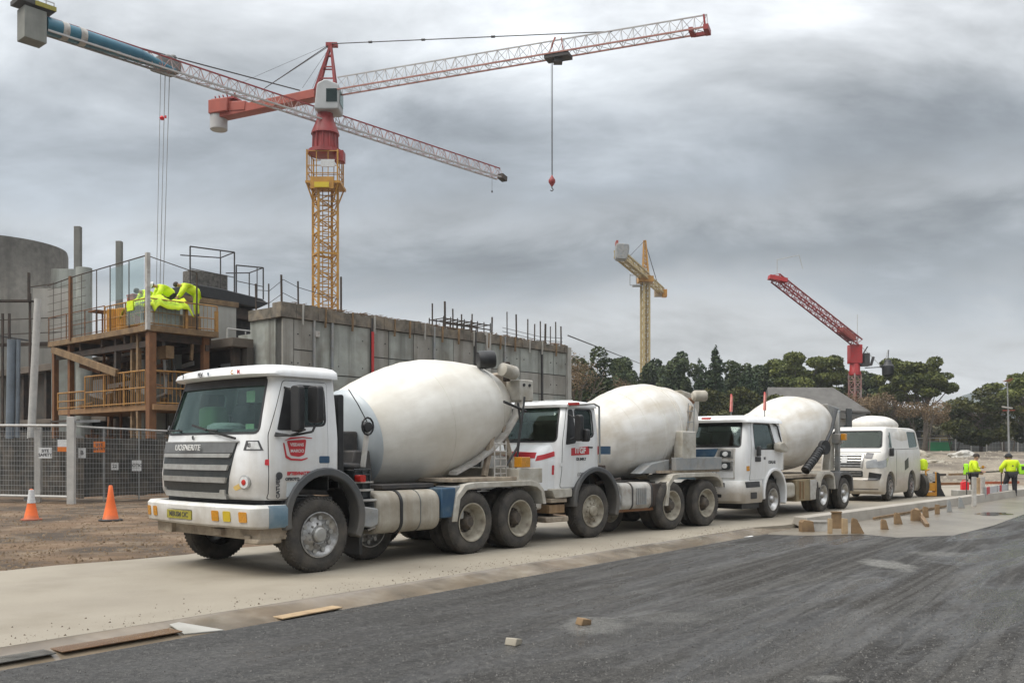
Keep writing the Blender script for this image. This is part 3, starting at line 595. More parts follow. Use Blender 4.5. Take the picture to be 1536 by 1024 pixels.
# ---------------- truck two: bonneted cab behind the first
def truck_two():
    W = 2.6; P = gnd(890, 806)
    t = thing('mixer_truck', 'second white mixer truck, nose hidden behind the first, red lettered sticker on its door', 'mixer truck', P, R(90-45), 'concrete mixer trucks queued along the haul road')
    chassis(t, W, -.9, 4.9); B = .08
    L = [(.98,-1.02,.16,.04,2.56,.12),(1.3,-1.02,.17,.0,2.6,.14),(1.7,-.98,.17,.0,2.6,.14),(1.84,-.95,.17,.0,2.6,.13),(2.2,-.84,.17,.04,2.56,.13),(2.5,-.73,.16,.08,2.52,.13),(2.58,-.68,.15,.12,2.48,.14),(2.64,-.5,.02,.25,2.35,.15)]
    side = rpoly([(-.46,1.92),(.0,1.98),(.0,2.47),(-.48,2.47)], .06)
    ws = rpoly([(.12,1.88),(2.48,1.88),(2.38,2.50),(.22,2.50)], .07)
    door = rpoly([(-.93,1.0),(-.2,1.0),(.05,1.4),(.06,2.54),(-.66,2.54),(-.88,1.84)], .05)
    wg, dr = cab(t, L, B, side, ws, (.06,.62), .66, WHITE2, door, (1.8,2.6), cutz=(-.1,1.28))
    q = patch(L, B, rpoly([(-.82,1.80),(-.52,1.84),(-.54,2.48),(-.66,2.48)],.05), 'y', .014, .03, (-1,.6)); mkobj('quarter_window', q, BLACK, dr)
    # short sloping bonnet
    HL = [(.95,-1.5,-.9,.12,2.48,.2),(1.45,-1.5,-.9,.10,2.5,.2),(1.66,-1.42,-.9,.12,2.48,.2),(1.80,-1.16,-.9,.2,2.4,.15)]
    mkobj('bonnet', loftsolid(HL, 0, .1), WHITE2, t, ang=40)
    mkobj('red_flash', patch(HL, .1, [(-1.45,1.50),(-.95,1.60),(-.95,1.69),(-1.4,1.60)], 'y', .006, .03, (-1,.5)), RED, t)
    mkobj('red_bracket_sticker', patch(HL, .1, rpoly([(-1.08,1.24),(-1.02,1.24),(-1.02,1.42),(-1.08,1.42)],.02), 'y', .006, .03, (-1,.5)), RED, t)
    mkobj('front_red_flash', patch(HL, .1, [(.2,1.55),(1.3,1.62),(1.3,1.70),(.2,1.66)], 'x', .006, .03, (-3,-.9)), RED, t)
    MB().prism(rrect(1.5,2.3,1.2,1.6,.05), -1.64,-1.56,'x').build('grille', GRILL, t)
    MB().box(-1.75,-1.35,.1,2.5,.60,.92).build('bumper', BUMPW, t, bev=.04)
    MB().prism([(-.98,1.46),(-.18,1.46),(-.18,1.40),(-.98,1.40)], -.0, .01).build('door_crease', WHITE2, dr)
    RL = [(2.52,-.78,.18,.04,2.56,.16),(2.57,-.80,.18,.05,2.55,.18),(2.63,-.62,.12,.16,2.44,.16),(2.67,-.35,.0,.4,2.2,.15)]
    mkobj('roof_cap', loftsolid(RL, 0, .1), WHITE2, t, ang=45)
    for v in (.6,1.0,1.4,1.8,2.2): MB().bar((-.75,v,2.655),(-.05,v-.1,2.685),.03,.02).build('roof_rib', WHITE2, t)
    b = MB().path([V3((-.72,.02,2.55)),V3((.0,-.02,2.60)),V3((.14,-.03,2.55)),V3((.16,-.03,1.45))], .02, 8); b.build('grab_rail', GREYP, t)
    MB().bar((-.72,.0,2.575),(-.45,-.01,2.59),.05,.05).build('marker_strip', REDL, t)
    o = mkobj('logo_sticker', prismm([(-.66,1.60),(-.14,1.62),(-.14,1.78),(-.66,1.74)], -.014, -.006, 'y'), RED, dr)
    text('ITGF', .15, WLET, o, mside(-.40, -.0145, 1.69), bold=.006, ext=.0015); text('CR IMFLT', .07, INK, dr, mside(-.38, -.013, 1.53), bold=.003, ext=.0015); text('(1203)', .09, INK, dr, mside(-.36, -.0085, 1.24), bold=.0, ext=.0015)
    MB().prism(rrect(-.18,-.04,1.74,1.77,.01), -.02, .01).build('door_handle', BLACK, dr)
    MB().prism(rrect(.19,.52,1.62,1.78,.01), -.01, .02).build('blue_plate', BLUE, t); MB().prism(rrect(.13,.18,1.62,1.78,.01), -.01, .02).build('red_plate_edge', RED, t)
    mirror(t, -.62, -.17, 2.12, .50, .16, [(-.62,-.1,2.3),(-.68,.05,2.38)]); mirror(t, -.52, -.24, 1.98, .24, .18, [(-.52,-.15,1.98),(-.7,.02,1.9)])
    interior(t, W, -.93, .12, 1.86, 1.95)
    MB().prism(rrect(1.95,2.12,2.1,2.4,.01), -.85,-.845,'x').build('windscreen_sticker', PAPER, wg); MB().prism(rrect(1.6,1.8,2.15,2.38,.03), -.87,-.865,'x').build('windscreen_label', GREENS, wg)
    wiper(t, (-1.04,1.7,1.88), (-1.0,.7,1.92), (-1.06,1.2,1.90)); wiper(t, (-1.04,1.9,1.9), (-.99,1.3,2.02), (-1.05,1.6,1.96))
    for far in (0, 1):
        a, b = (-.05, .22) if not far else (W+.03, W-.22)
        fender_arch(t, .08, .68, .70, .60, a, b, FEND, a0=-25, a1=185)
    b = MB(); b.box(-1.35,-.72,.0,.4,.36,.46); b.build('cab_step', DECK, t, bev=.02); b = MB(); b.box(-1.2,-.78,.05,.4,.52,.68); b.build('step_box', TIMBO, t, bev=.01); b = MB(); b.box(-1.2,-.75,.02,.45,.72,.80); b.build('upper_step', DECK, t, bev=.01)
    b = MB(); b.prism(rpoly([(-1.2,.98),(-.62,.98),(-.62,.82),(-1.1,.80)],.04), .0, .3); b.build('sill_panel', FENDC, t, bev=.02)
    tk = MB().prism(rrect(-.28,.28,-.28,.28,.15,8), 0, 1.02, 'x').build('fuel_tank', GREYL, t, bev=.03, loc=(.98,.33,.75))
    b = MB(); b.prism(rrect(-.292,.292,-.292,.292,.16,8), .30, .34, 'x'); b.prism(rrect(-.292,.292,-.292,.292,.16,8), .96, 1.0, 'x'); b.build('tank_strap', DARK, tk)
    b = MB(); b.lathe([(0,.16),(.12,.16),(.14,.1)], o=(.80,.2,.72), d=(1,0,0), n=24); b.tube((.84,.1,.95),(.9,.1,.5),.05); b.build('air_reservoir', GALV, t, bev=.01)
    for k in range(5): MB().box(1.42+.07*k,1.46+.07*k,.02,.06,.58,.92).build('tank_rib', GREYP, t)
    b = MB(); b.box(2.05,2.36,.08,.5,.52,1.0); b.build('rusty_bracket', RUSTD, t, bev=.02); b = MB(); b.box(.9,2.4,.12,.55,.44,.50); b.build('tank_cradle', RUST, t)
    rear_fender(t, 2.36, 4.62, .5, 1.20, FENDC, W, .52, .86)
    b = MB(); b.box(2.45,4.7,.15,W-.15,1.205,1.26); b.build('rear_deck', DECK, t)
    b = MB(); b.box(2.90,4.72,.10,.22,1.26,1.54); b.box(4.60,4.72,.22,W-.1,1.26,1.54); b.build('tail_beam', TANKE, t, bev=.01).data.materials[0] = GREYP
    b = MB(); b.prism([(1.9,1.2),(2.95,1.2),(2.95,1.5),(2.3,1.42)], .3, .6); b.build('chute_tray', GREYP, t, bev=.02)
    b = MB(); b.box(.3,.75,.3,.9,1.0,1.4); b.box(.45,.6,.15,.4,1.2,1.3); b.tube((.3,.2,1.05),(1.1,.2,1.12),.03); b.build('pump_unit', RUSTD, t, bev=.02)
    b = MB(); b.box(.8,2.5,.5,W-.5,.98,1.06); b.build('subframe_deck', DARK, t)
    drum(t, V3((1.45,1.30,1.87)), R(10.0), [(s*.89, r*.955) for s, r in PROF], DRUM2, .76, ((.45,.015,.006),(.85,.015,.008),(1.35,.02,.01),(1.46,.02,.01),(2.0,.03,.02),(2.12,.03,.02),(2.7,.02,.012)), capm=DRUM2, orange=True)
    u, c = 4.55, 1.3
    b = MB(); b.bar((3.3,.36,1.3),(3.95,.42,2.7),.10,.08,up=(0,1,0)); b.bar((u+.3,W-.55,1.3),(u+.75,W-.55,3.0),.16,.1,up=(0,1,0)); b.bar((u+.3,1.0,2.4),(u+.6,W-.5,2.4),.14); b.build('drum_pedestal', DECK, t, bev=.01)
    b = MB(); b.prism([(u-.2,3.12),(u+.55,3.0),(u+.55,2.72),(u+.45,2.3),(u+.2,2.3),(u+.0,2.8)], c-.35, c+.6); b.build('hopper', FENDC, t, bev=.04)
    b = MB(); b.lathe([(0,.09),(.05,.13),(.3,.13),(.34,.10)], o=(u-.25,.62,2.96), d=(.8,-.6,.0), n=20); b.build('water_tank', FENDC, t)
    b = MB(); b.prism([(u-.15,2.9),(u+.22,2.95),(u+.2,2.2),(u+.0,1.5),(u-.2,1.5),(u-.2,2.2)], .86, 1.1); b.build('discharge_chute', RUST, t, bev=.03)
    b = MB(); b.box(3.15,3.68,.10,.34,1.5,2.12); b.build('rear_panel', FENDC, t, bev=.02)
    b = MB()
    for k in range(5): b.tube((3.5,.22,1.6+k*.24),(3.74,.22,1.62+k*.24),.012)
    b.tube((3.5,.22,1.4),(3.55,.22,2.75),.014); b.tube((3.72,.22,1.4),(3.78,.22,2.75),.014); b.build('ladder', GREYP, t)
    for u, k in ((2.62,.5),(3.95,1.1)):
        wheel(t, u, 0, .52, .56, 'dual2', RIMB, HUBD, spin=k); wheel(t, u, W-.04, .52, .56, 'dual2', RIMB, HUBD, True)
    wheel(t, 0, 0, .52, .30, 'steer2', RIMB, RIMB); wheel(t, 0, W-.04, .52, .30, 'steer2', RIMB, RIMB, True)
    wheel(t, 1.3, .62, .5, .30, 'steer2', RIMB, RIMB)
    return t
# ---------------- truck three
def truck_three():
    W = 2.75; P = gnd(1160, 776)
    t = thing('mixer_truck', 'third white mixer truck with square headlights and a tan tool box on its flank', 'mixer truck', P, ROT, 'concrete mixer trucks queued along the haul road')
    chassis(t, W, -1.2, 6.0); B = .1
    L = [(.95,-1.50,.62,.03,2.72,.16),(1.2,-1.53,.62,0,2.75,.18),(1.6,-1.50,.62,0,2.75,.18),(1.78,-1.46,.62,0,2.75,.16),(2.1,-1.36,.60,.05,2.7,.14),(2.38,-1.27,.56,.09,2.66,.14),(2.44,-1.2,.5,.13,2.62,.14)]
    side = rpoly([(-1.02,1.74),(.12,1.74),(-.06,2.34),(-.96,2.34)], .07)
    ws = rpoly([(.16,1.80),(2.59,1.80),(2.52,2.38),(.22,2.38)], .05)
    door = rpoly([(-1.26,.98),(-.4,.98),(.2,1.3),(.22,2.0),(.06,2.40),(-1.06,2.40),(-1.2,1.76)], .04)
    wg, dr = cab(t, L, B, side, ws, (.05,.62), .62, WHITE2, door, (1.7,2.4), cutz=(-.3,1.2))
    RL = [(2.38,-1.42,.55,.0,2.75,.15),(2.44,-1.44,.58,.02,2.73,.18),(2.50,-1.35,.56,.1,2.65,.2),(2.56,-1.05,.35,.3,2.4,.2)]
    mkobj('roof_visor', loftsolid(RL, 0, .1), WHITE2, t, ang=45)
    MB().box(-1.50,-1.42,.95,1.2,2.45,2.51).build('roof_marker', REDL, t, bev=.01)
    hd = patch(L, B, [(.22,2.30),(2.52,2.30),(2.50,2.385),(.24,2.385)], 'x', .005, .02, (-3,-.5)); mkobj('sun_strip', hd, BLACK, t)
    def fp(poly, out, th=.03): return patch(L, B, poly, 'x', out, th, (-3,-.6))
    g = mkobj('grille', fp([(.80,.98),(2.2,.98),(2.3,1.62),(.80,1.62)], .008), BLUEG, t)
    for z in (1.06,1.16,1.26,1.36,1.46): mkobj('grille_bar', fp([(.84,z),(2.2,z),(2.2,z+.05),(.84,z+.05)], .045, .06), CHROME, g)
    mkobj('grille_header', fp([(.78,1.55),(2.35,1.55),(2.4,1.70),(.70,1.74)], .02), BLUE, g)
    for z0, z1, nm in ((1.50,1.72,'headlight'),(1.20,1.44,'headlight')):
        h = mkobj(nm, fp(rrect(.30,.70,z0,z1,.02), .012), CHROME, t); mkobj('lamp_lens', fp(rrect(.36,.64,z0+.035,z1-.035,.03), .022), GRILL, h); mkobj('reflector', fp([(.5+.07*math.cos(i*.5236),(z0+z1)/2+.06*math.sin(i*.5236)) for i in range(12)], .03), PAPER, h)
    mkobj('headlight_frame', boolm(fp(rrect(.26,.74,1.0,1.75,.02), .008), prismm(rrect(.29,.71,1.03,1.46,.02), -3, 0, 'x'), 'DIFFERENCE'), GREYL, t)
    mkobj('indicator', patch(L, B, rrect(-1.42,-1.30,1.20,1.32,.01), 'y', .01, .03, (-1,.5)), AMBER, t)
    BL = [(.42,-1.66,-.60,.0,2.75,.2),(.48,-1.70,-.60,-.02,2.77,.22),(.80,-1.68,-.60,-.02,2.77,.22),(.96,-1.60,-.60,0,2.75,.2)]
    bb = boolm(loftsolid(BL, 0, .12), loftsolid([(.3,-1.5,1,.1,2.65,.1),(1.1,-1.5,1,.1,2.65,.1)], 0, .1), 'DIFFERENCE')
    bp = mkobj('bumper', bb, BUMPW, t, ang=30)
    def lp(poly, m, nm): mkobj(nm, patch(BL, .12, poly, 'x', .006, .03, (-3,-.9)), m, bp)
    lp(rrect(.5,1.0,.56,.64,.02), BLACK, 'bumper_slot'); mkobj('fog_lamp', patch(BL,.12, rrect(-1.28,-.95,.52,.68,.03),'y',.006,.03,(-1,.5)), BLACK, bp)
    mkobj('side_step', patch(BL,.12, rrect(-1.50,-.78,.80,.94,.02),'y',.006,.03,(-1,.5)), BLACK, bp)
    text('GIVI', .13, INK, t, mfront(-1.79, .52, .86), name='front_lettering', bold=.008)
    MB().box(-1.5,-.6,.1,2.6,.28,.42).build('lower_valance', BLACK, t)
    MB().box(-1.2,.5,.15,2.6,.75,.96).build('cab_floor', BLACK, t)
    for far in (0, 1):
        a, b = (-.05, .22) if not far else (W+.03, W-.22)
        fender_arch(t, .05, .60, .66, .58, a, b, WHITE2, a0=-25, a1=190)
    MB().prism(rrect(-1.02,-.72,1.42,1.54,.03), -.02, .01).build('door_handle', BLACK, dr); MB().prism(rrect(-1.05,-.9,1.55,1.80,.03), -.12, -.05).build('mirror', BLACK, t, bev=.02)
    text('OSALAR', .11, INK, dr, mside(-.1, -.012, 1.40), bold=.003); text('RO', .08, INK, dr, mside(-.5, -.012, 1.50), bold=.003)
    MB().prism(rpoly([(.02,1.70),(.5,1.64),(.55,1.78),(.3,1.92),(.05,1.88)],.06), -.16, .02).build('side_mirror', FENDC, t, bev=.03)
    interior(t, W, -1.4, .3, 1.76, 2.0)
    b = MB(); b.path([V3((.05,.08,2.42)),V3((.32,.04,2.3)),V3((.5,.02,1.9))],.02); b.build('door_pillar_trim', BLACK, t)
    wiper(t, (-1.62,1.6,1.80), (-1.58,.6,1.84), (-1.63,1.1,1.82))
    b = MB(); b.box(1.5,2.75,.06,.5,.34,.92); b.build('tool_box', mat('tan_box', (.26,.20,.11), (.18,.14,.08), rough=.7, scale=3, bump=.2), t, bev=.02)
    for u in (1.7,1.9): MB().box(u,u+.04,.03,.06,.4,.86).build('box_rib', TIMBO, t)
    MB().box(2.35,2.76,.03,.06,.36,.9).build('box_door', GREYL, t, bev=.01)
    b = MB(); b.prism(rrect(-.2,.2,-.2,.2,.1,6), 0, .5, 'x'); b.build('air_tank', FENDC, t, bev=.02, loc=(.9,.25,.65))
    rear_fender(t, 2.80, 3.95, .5, 1.12, FENDC, W, .68, .6); rear_fender(t, 4.02, 5.3, .5, 1.08, FEND, W, .6, .5)
    b = MB(); b.box(.9,5.3,.15,W-.15,.96,1.04); b.build('rear_deck', DECK, t)
    prof = [(s*1.03, r*.97) for s, r in PROF]
    drum(t, V3((1.95,1.38,1.93)), R(9), prof, DRUM2, .84, ((1.9,.02,.006),(3.2,.02,.008)), capm=DRUM2)
    b = MB(); b.box(1.4,1.9,1.0,1.8,1.0,2.0); b.build('drum_gearbox', DARK, t)
    # corrugated hose bundle and strap
    pts = [V3((2.2,.12,1.15)),V3((2.6,.05,1.45)),V3((3.0,.05,1.70)),V3((3.25,.1,1.75))]
    b = MB(); b.path(pts,.11,12); 
    for a, c in zip(pts, pts[1:]):
        for k in range(5):
            q = a.lerp(c, k/5); b.lathe([(0,.125),(.03,.125)], o=q, d=c-a, n=12)
    b.lathe([(0,.2),(.12,.2)], o=(3.3,.0,1.78), d=(.3,1,0), n=20); b.build('drain_hose', BLACK, t)
    b = MB(); b.path([V3((3.4,.1,1.8)),V3((4.2,.2,2.3)),V3((4.9,.35,2.9))],.05); b.build('black_pipe', BLACK, t)
    b = MB(); b.box(5.5,5.62,.5,.65,1.0,2.9); b.box(5.45,5.7,.45,.75,1.9,2.2); b.prism([(5.4,3.1),(6.3,3.0),(6.2,2.4),(5.7,2.3)], .8, 1.9); b.build('hopper', GREYP, t, bev=.03)
    b = MB(); b.box(5.6,6.0,.3,.34,2.4,2.95); b.build('rear_screen', GRILL, t)
    MB().box(5.42,5.56,.28,.42,2.0,2.2).build('rear_beacon', AMBER, t, bev=.01)
    b = MB(); b.prism([(5.2,1.1),(5.6,1.1),(5.65,2.2),(5.45,2.2)], .7, .9); b.build('drum_pedestal', FENDC, t)
    for u, v in ((.75,.6),(1.0,1.7)): MB().prism([(-.05,0),(.05,0),(.06,.42),(-.0,.48)], -.02, .02).build('roof_flag', mat('red_white_flag',(.55,.08,.07),(.6,.35,.3),scale=3), t, loc=(u,v,2.75)); 
    for u, v in ((.75,.6),(1.0,1.7)): MB().tube((u,v,2.4),(u,v,2.8),.015).build('flag_staff', GREYP, t)
    for u in (3.13,4.66):
        wheel(t, u, 0, .46, .5, 'dual3', CHROME, RIMC); wheel(t, u, W-.04, .46, .5, 'dual3', CHROME, RIMC, True)
    wheel(t, 0, 0, .46, .28, 'steer3', CHROME, RIMC); wheel(t, 0, W-.04, .46, .28, 'steer3', CHROME, RIMC, True)
    return t
# ---------------- van at the end
def van():
    W = 2.1; P = gnd(1336, 751)
    VB = mat('van_paint', (.62,.61,.58), (.55,.53,.49), rough=.42, scale=1, coat=.1, dirt=((.33,.27,.19),.2,1.7,.75))
    VW = mat('van_paint_front', (.62,.61,.59), (.55,.53,.50), rough=.3, scale=1, coat=.5, dirt=((.38,.32,.24),.15,.9,.6))
    t = thing('passenger_van', 'dusty white van with a wide chrome grille parked behind the third mixer truck', 'van', P, R(90-38))
    L = [(.24,-.66,3.6,.05,W-.05,.16),(.34,-.80,3.7,.0,W,.22),(.72,-.90,3.7,-.01,W+.01,.24),(.78,-.86,3.7,-.01,W+.01,.24),(1.1,-.90,3.7,-.01,W+.01,.26),(1.35,-.86,3.7,0,W,.26),(1.56,-.78,3.7,.0,W,.24),(1.66,-.66,3.68,.01,W-.01,.22),(1.78,-.50,3.66,.03,W-.03,.18),
         (2.1,-.30,3.6,.08,W-.08,.15),(2.38,-.12,3.5,.13,W-.13,.14),(2.46,-.02,3.45,.18,W-.18,.14),(2.50,.2,3.3,.30,W-.30,.14)]
    B = .09
    ws = rpoly([(.16,1.80),(W-.16,1.80),(W-.24,2.34),(.24,2.34)], .07)
    side = rpoly([(2.3,1.78),(3.45,1.82),(3.38,2.36),(2.3,2.36)], .08)
    body = loftsolid(L, 0, B); cav = [(z+(.3 if i == 0 else -.05 if i == len(L)-1 else 0), uf+.08, ur-.07, v0+.07, v1-.07, r) for i, (z,uf,ur,v0,v1,r) in enumerate(L)]
    cav = [c for c in cav if c[0] >= .5 or c is cav[0]]; cav[0] = (.55,)+cav[0][1:]
    body = boolm(body, loftsolid(cav, 0, B), 'DIFFERENCE'); body = boolm(body, prismm(ws, -3, .6, 'x'), 'DIFFERENCE'); body = boolm(body, prismm(side, -1, 4, 'y'), 'DIFFERENCE')
    for u in (0, 2.55): body = boolm(body, MB().lathe([(-1,.52),(.45,.52)], o=(u,0,.48), d=(0,1,0), n=40).mesh('c'), 'DIFFERENCE'); body = boolm(body, MB().lathe([(W-.45,.52),(W+1,.52)], o=(u,0,.48), d=(0,1,0), n=40).mesh('c'), 'DIFFERENCE')
    mkobj('van_body', body, VB, t, ang=35)
    mkobj('windscreen', patch(L, B, grow(ws,.01), 'x', -.02, .008, (-3,.6)), GLASSV, t); mkobj('windscreen_seal', patch(L, B, grow(ws,.03), 'x', .006, .03, (-3,.6), ws), BLACK, t)
    mkobj('side_window', patch(L, B, grow(side,.01), 'y', -.02, .008, (-1,.6)), GLASSD, t)
    mkobj('quarter_window', patch(L, B, rpoly([(-.12,1.78),(.25,1.80),(.28,2.30),(.18,2.32)],.04), 'y', .005, .02, (-1,.6)), GLASSD, t)
    def fp(poly, out, th=.03, m=CHROME, nm='x', par=None): return mkobj(nm, patch(L, B, poly, 'x', out, th, (-3,-.2)), m, par or t)
    fp([(.15,.40),(W-.15,.40),(W-.15,.425),(.15,.425)], .006, .03, DARK, 'bumper_crease'); fp([(.15,.70),(.6,.70),(.6,.715),(.15,.715)], .006, .03, DARK, 'bumper_crease'); fp([(.12,1.63),(W-.12,1.63),(W-.12,1.642),(.12,1.642)], .005, .03, DARK, 'bonnet_seam')
    g = fp([(.66,1.13),(W-.1,1.13),(W-.12,1.58),(.60,1.58)], .012, .03, GRILL, 'grille')
    for z in (1.17,1.26,1.35,1.44,1.53): fp([(.66,z),(W-.14,z),(W-.14,z+.03),(.66,z+.03)], .04, .05, CHROME, 'grille_bar', g)
    fp([(.62,1.13),(.68,1.13),(.66,1.58),(.60,1.58)], .045, .05, CHROME, 'grille_frame', g)
    fp(rrect(1.12,1.32,1.28,1.50,.05), .055, .05, PAPER, 'grille_badge', g)
    g2 = fp(rrect(.62,1.7,.82,1.02,.03), .01, .03, GRILL, 'lower_grille')
    for z in (.87,.95): fp([(.66,z),(1.66,z),(1.66,z+.025),(.66,z+.025)], .03, .04, CHROME, 'grille_bar', g2)
    fp(rpoly([(.10,.72),(.46,.72),(.42,.98),(.05,.92)],.02), .01, .03, BLACK, 'fog_recess')
    hl = mkobj('headlight', patch(L, B, rpoly([(-.9,1.10),(-.45,1.18),(-.22,1.50),(-.50,1.42),(-.95,1.32)],.05), 'y', .012, .04, (-1,.55)), mat('headlight_clear', (.36,.37,.37), (.22,.23,.24), rough=.15, scale=3, coat=1.0), t)
    fp(rpoly([(.12,1.14),(.50,1.10),(.52,1.34),(.2,1.42)],.05), .014, .04, MATS['headlight_clear'], 'headlight')
    fp(rpoly([(.34,1.42),(.58,1.44),(.54,1.62),(.30,1.60)],.03), .012, .03, mat('smoked_lens',(.08,.08,.085),rough=.3), 'smoked_lamp')
    mkobj('side_vent', patch(L, B, rpoly([(1.65,1.0),(2.1,1.1),(2.1,1.45),(1.65,1.32)],.03), 'y', .008, .03, (-1,.5)), BLACK, t)
    mkobj('door_seam', patch(L, B, [(.62,.5),(.635,.5),(.70,1.7),(.685,1.7)], 'y', .004, .02, (-1,.5)), BLACK, t); mkobj('belt_line', patch(L, B, [(.3,1.72),(3.5,1.76),(3.5,1.775),(.3,1.735)], 'y', .004, .02, (-1,.5)), DARK, t)
    # cream tanks on the roof and bulging through the flank
    o = MB().lathe([(-1.1,.0),(-1.08,.18),(-.9,.36),(-.4,.46),(.2,.47),(.8,.36),(1.2,.2),(1.25,0)], n=40, d=(1,0,0)).build('roof_tank', DRUM2, t, ang=50, loc=(2.1,1.15,2.60)); o.scale = (1.25,1.5,.72)
    o = MB().lathe([(-.9,.1),(-.86,.25),(-.5,.36),(.1,.40),(.6,.38),(.66,.30)], n=40, d=(1,0,0)).build('side_tank', DRUM2, t, ang=50, loc=(1.35,.27,2.10)); o.scale = (1.45,.52,1.0)
    MB().box(-.25,-.13,-.16,-.02,1.50,1.78).build('mirror', BLACK, t, bev=.03); MB().path([V3((-.2,-.08,1.75)),V3((-.25,-.04,1.95)),V3((-.1,.05,2.2))],.012).build('mirror_stalk', BLACK, t)
    interior(t, W, -.55, .9, 1.78, 1.5)
    for u in (0, 2.55):
        wheel(t, u, 0, .44, .22, 'car', RIMC, BLACK); wheel(t, u, W-.02, .44, .22, 'car', RIMC, BLACK, True)
    return t
# ------------------------------------------------------------------ lattice work
def lattice(mb, p, q, w, h, n, rc, rb, tri=False, taper=1.0, up=(0,0,1)):
    """box or triangular truss from p to q; w across, h along up"""
    p = V3(p); q = V3(q); d = (q-p).normalized(); a = d.cross(V3(up)).normalized(); b = a.cross(d).normalized()
    def sec(t):
        k = 1+(taper-1)*t; c = p.lerp(q, t)
        if tri: return [c-a*w/2*k, c+a*w/2*k, c+b*h*k]
        return [c-a*w/2*k-b*h/2*k, c+a*w/2*k-b*h/2*k, c+a*w/2*k+b*h/2*k, c-a*w/2*k+b*h/2*k]
    S = [sec(i/n) for i in range(n+1)]; m = len(S[0])
    for j in range(m): mb.bar(S[0][j], S[-1][j], rc*2)
    for i in range(n):
        for j in range(m):
            j2 = (j+1) % m
            if i % 2 == 0: mb.bar(S[i][j], S[i+1][j2], rb*2)
            else: mb.bar(S[i][j2], S[i+1][j], rb*2)
            mb.bar(S[i+1][j], S[i+1][j2], rb*2)
def crane_one():
    base = V3((-13.0, 65.0, -.3)); jd = V3((.93,-.366,0)).normalized(); jn = V3((-jd.y, jd.x, 0)); sd = V3((.655,.756,0)).normalized()
    t = thing('tower_crane', 'tallest crane, yellow mast and red top behind the long wall, two long jibs crossing', 'tower crane', base)
    def L(p): return V3(p)-base
    m = MB(); rot = R(28); a = V3((math.cos(rot), math.sin(rot), 0)); zt = 20.6
    w = 1.36
    for k, (z0, z1) in enumerate(((0,5.4),(5.4,10.6),(10.6,15.6),(15.6,zt))):
        lattice(m, (0,0,z0), (0,0,z1), w, w, 7, .075, .03, up=a)
        for s in (-1, 1):
            b_ = V3((-a.y, a.x, 0))
            m.bar(a*w/2*s-b_*w/2+V3((0,0,z1)), a*w/2*s+b_*w/2+V3((0,0,z1)), .12); m.bar(b_*w/2*s-a*w/2+V3((0,0,z1)), b_*w/2*s+a*w/2+V3((0,0,z1)), .12)
    m.build('mast', YEL, t, ang=0)
    m = MB(); m.bar((-.18,0,0),(-.18,0,zt),.06); m.bar((.22,.0,0),(.22,0,zt),.06)
    for i in range(60): m.bar((-.18,0,.3+i*.335),(.22,0,.3+i*.335),.04)
    m.build('mast_ladder', YEL, t, ang=0)
    # climbing cage
    m = MB(); z0, z1 = 20.4, 22.6
    for s in (-1,1):
        for r_ in (-1,1): m.bar((s*1.05,r_*1.05,z0),(s*1.05,r_*1.05,z1),.10); m.bar((s*.4,r_*1.05,z0),(s*.4,r_*1.05,z1),.05); m.bar((s*1.05,r_*.4,z0),(s*1.05,r_*.4,z1),.05)
    for z in (z0+.6, z0+1.1, z1-.1):
        for s in (-1,1): m.bar((-1.05,s*1.05,z),(1.05,s*1.05,z),.05); m.bar((s*1.05,-1.05,z),(s*1.05,1.05,z),.05)
    m.box(-1.15,1.25,-1.15,1.15,z0-.12,z0+.05); m.box(-.8,.8,-1.2,-1.1,z0-.5,z0+.3)
    for s in (-1,1): m.bar((s*.7,-.7,z0-1.3),(s*1.1,-1.1,z0),.08); m.bar((s*.7,.7,z0-1.3),(s*1.1,1.1,z0),.08)
    m.build('climbing_cage', YEL, t, ang=0)
    m = MB(); m.box(-.1,.85,-1.12,-1.02,z0+1.0,z0+1.5); m.build('cage_panel', PAPER, t)
    MB().box(-.5,.5,-1.3,-1.22,z0-.45,z0-.1).build('yellow_box', mat('yellow_box',(.6,.45,.02),rough=.5), t)
    m = MB(); m.lathe([(22.5,1.0),(22.55,1.2),(22.8,1.18),(22.85,.86),(23.6,.80),(23.9,.8),(23.95,.98),(24.1,.95),(24.9,.62),(25.5,.50),(26.3,.48)], n=28)
    for i in range(12): a_ = i*.5236; m.bar((math.cos(a_)*.9,math.sin(a_)*.9,22.8),(math.cos(a_)*.86,math.sin(a_)*.86,24.0),.07)
    m.box(.7,1.35,-.6,.3,22.0,22.7); m.build('slewing_unit', CRED, t)
    c = MB(); c.prism(rpoly([(-.6,25.4),(1.1,25.4),(1.15,27.1),(.2,27.5),(-.4,27.2)],.2), -.95, .75); o = c.build('operator_cab', mat('cab_pale_grey',(.40,.41,.41),(.33,.34,.34),rough=.4,scale=1), t, bev=.08)
    c = MB(); c.box(.25,1.0,-.985,-.955,25.9,26.8); c.box(1.13,1.16,-.7,.5,25.9,26.8); c.build('cab_window', GLASSD, o)
    # apex frame
    ap = V3((.55,0,30.3-base.z*0-1.0)); ap = L(at(496,66,64.8)); m = MB()
    for s in (-1,1): m.bar((-.65,s*.45,26.9), ap, .16); m.bar((.75,s*.45,26.9), ap, .14)
    for k in (.25,.5,.75):
        p = [V3((-.65,-.45,26.9)).lerp(ap,k), V3((.75,-.45,26.9)).lerp(ap,k), V3((.75,.45,26.9)).lerp(ap,k), V3((-.65,.45,26.9)).lerp(ap,k)]
        for i in range(4): m.bar(p[i], p[(i+1)%4], .08)
    m.box(ap.x-.35,ap.x+.45,-.2,.2,ap.z-.12,ap.z+.12); m.build('apex_frame', CRED, t, ang=0)
    # main jib towards the camera, right
    zj = 26.85-base.z-.15
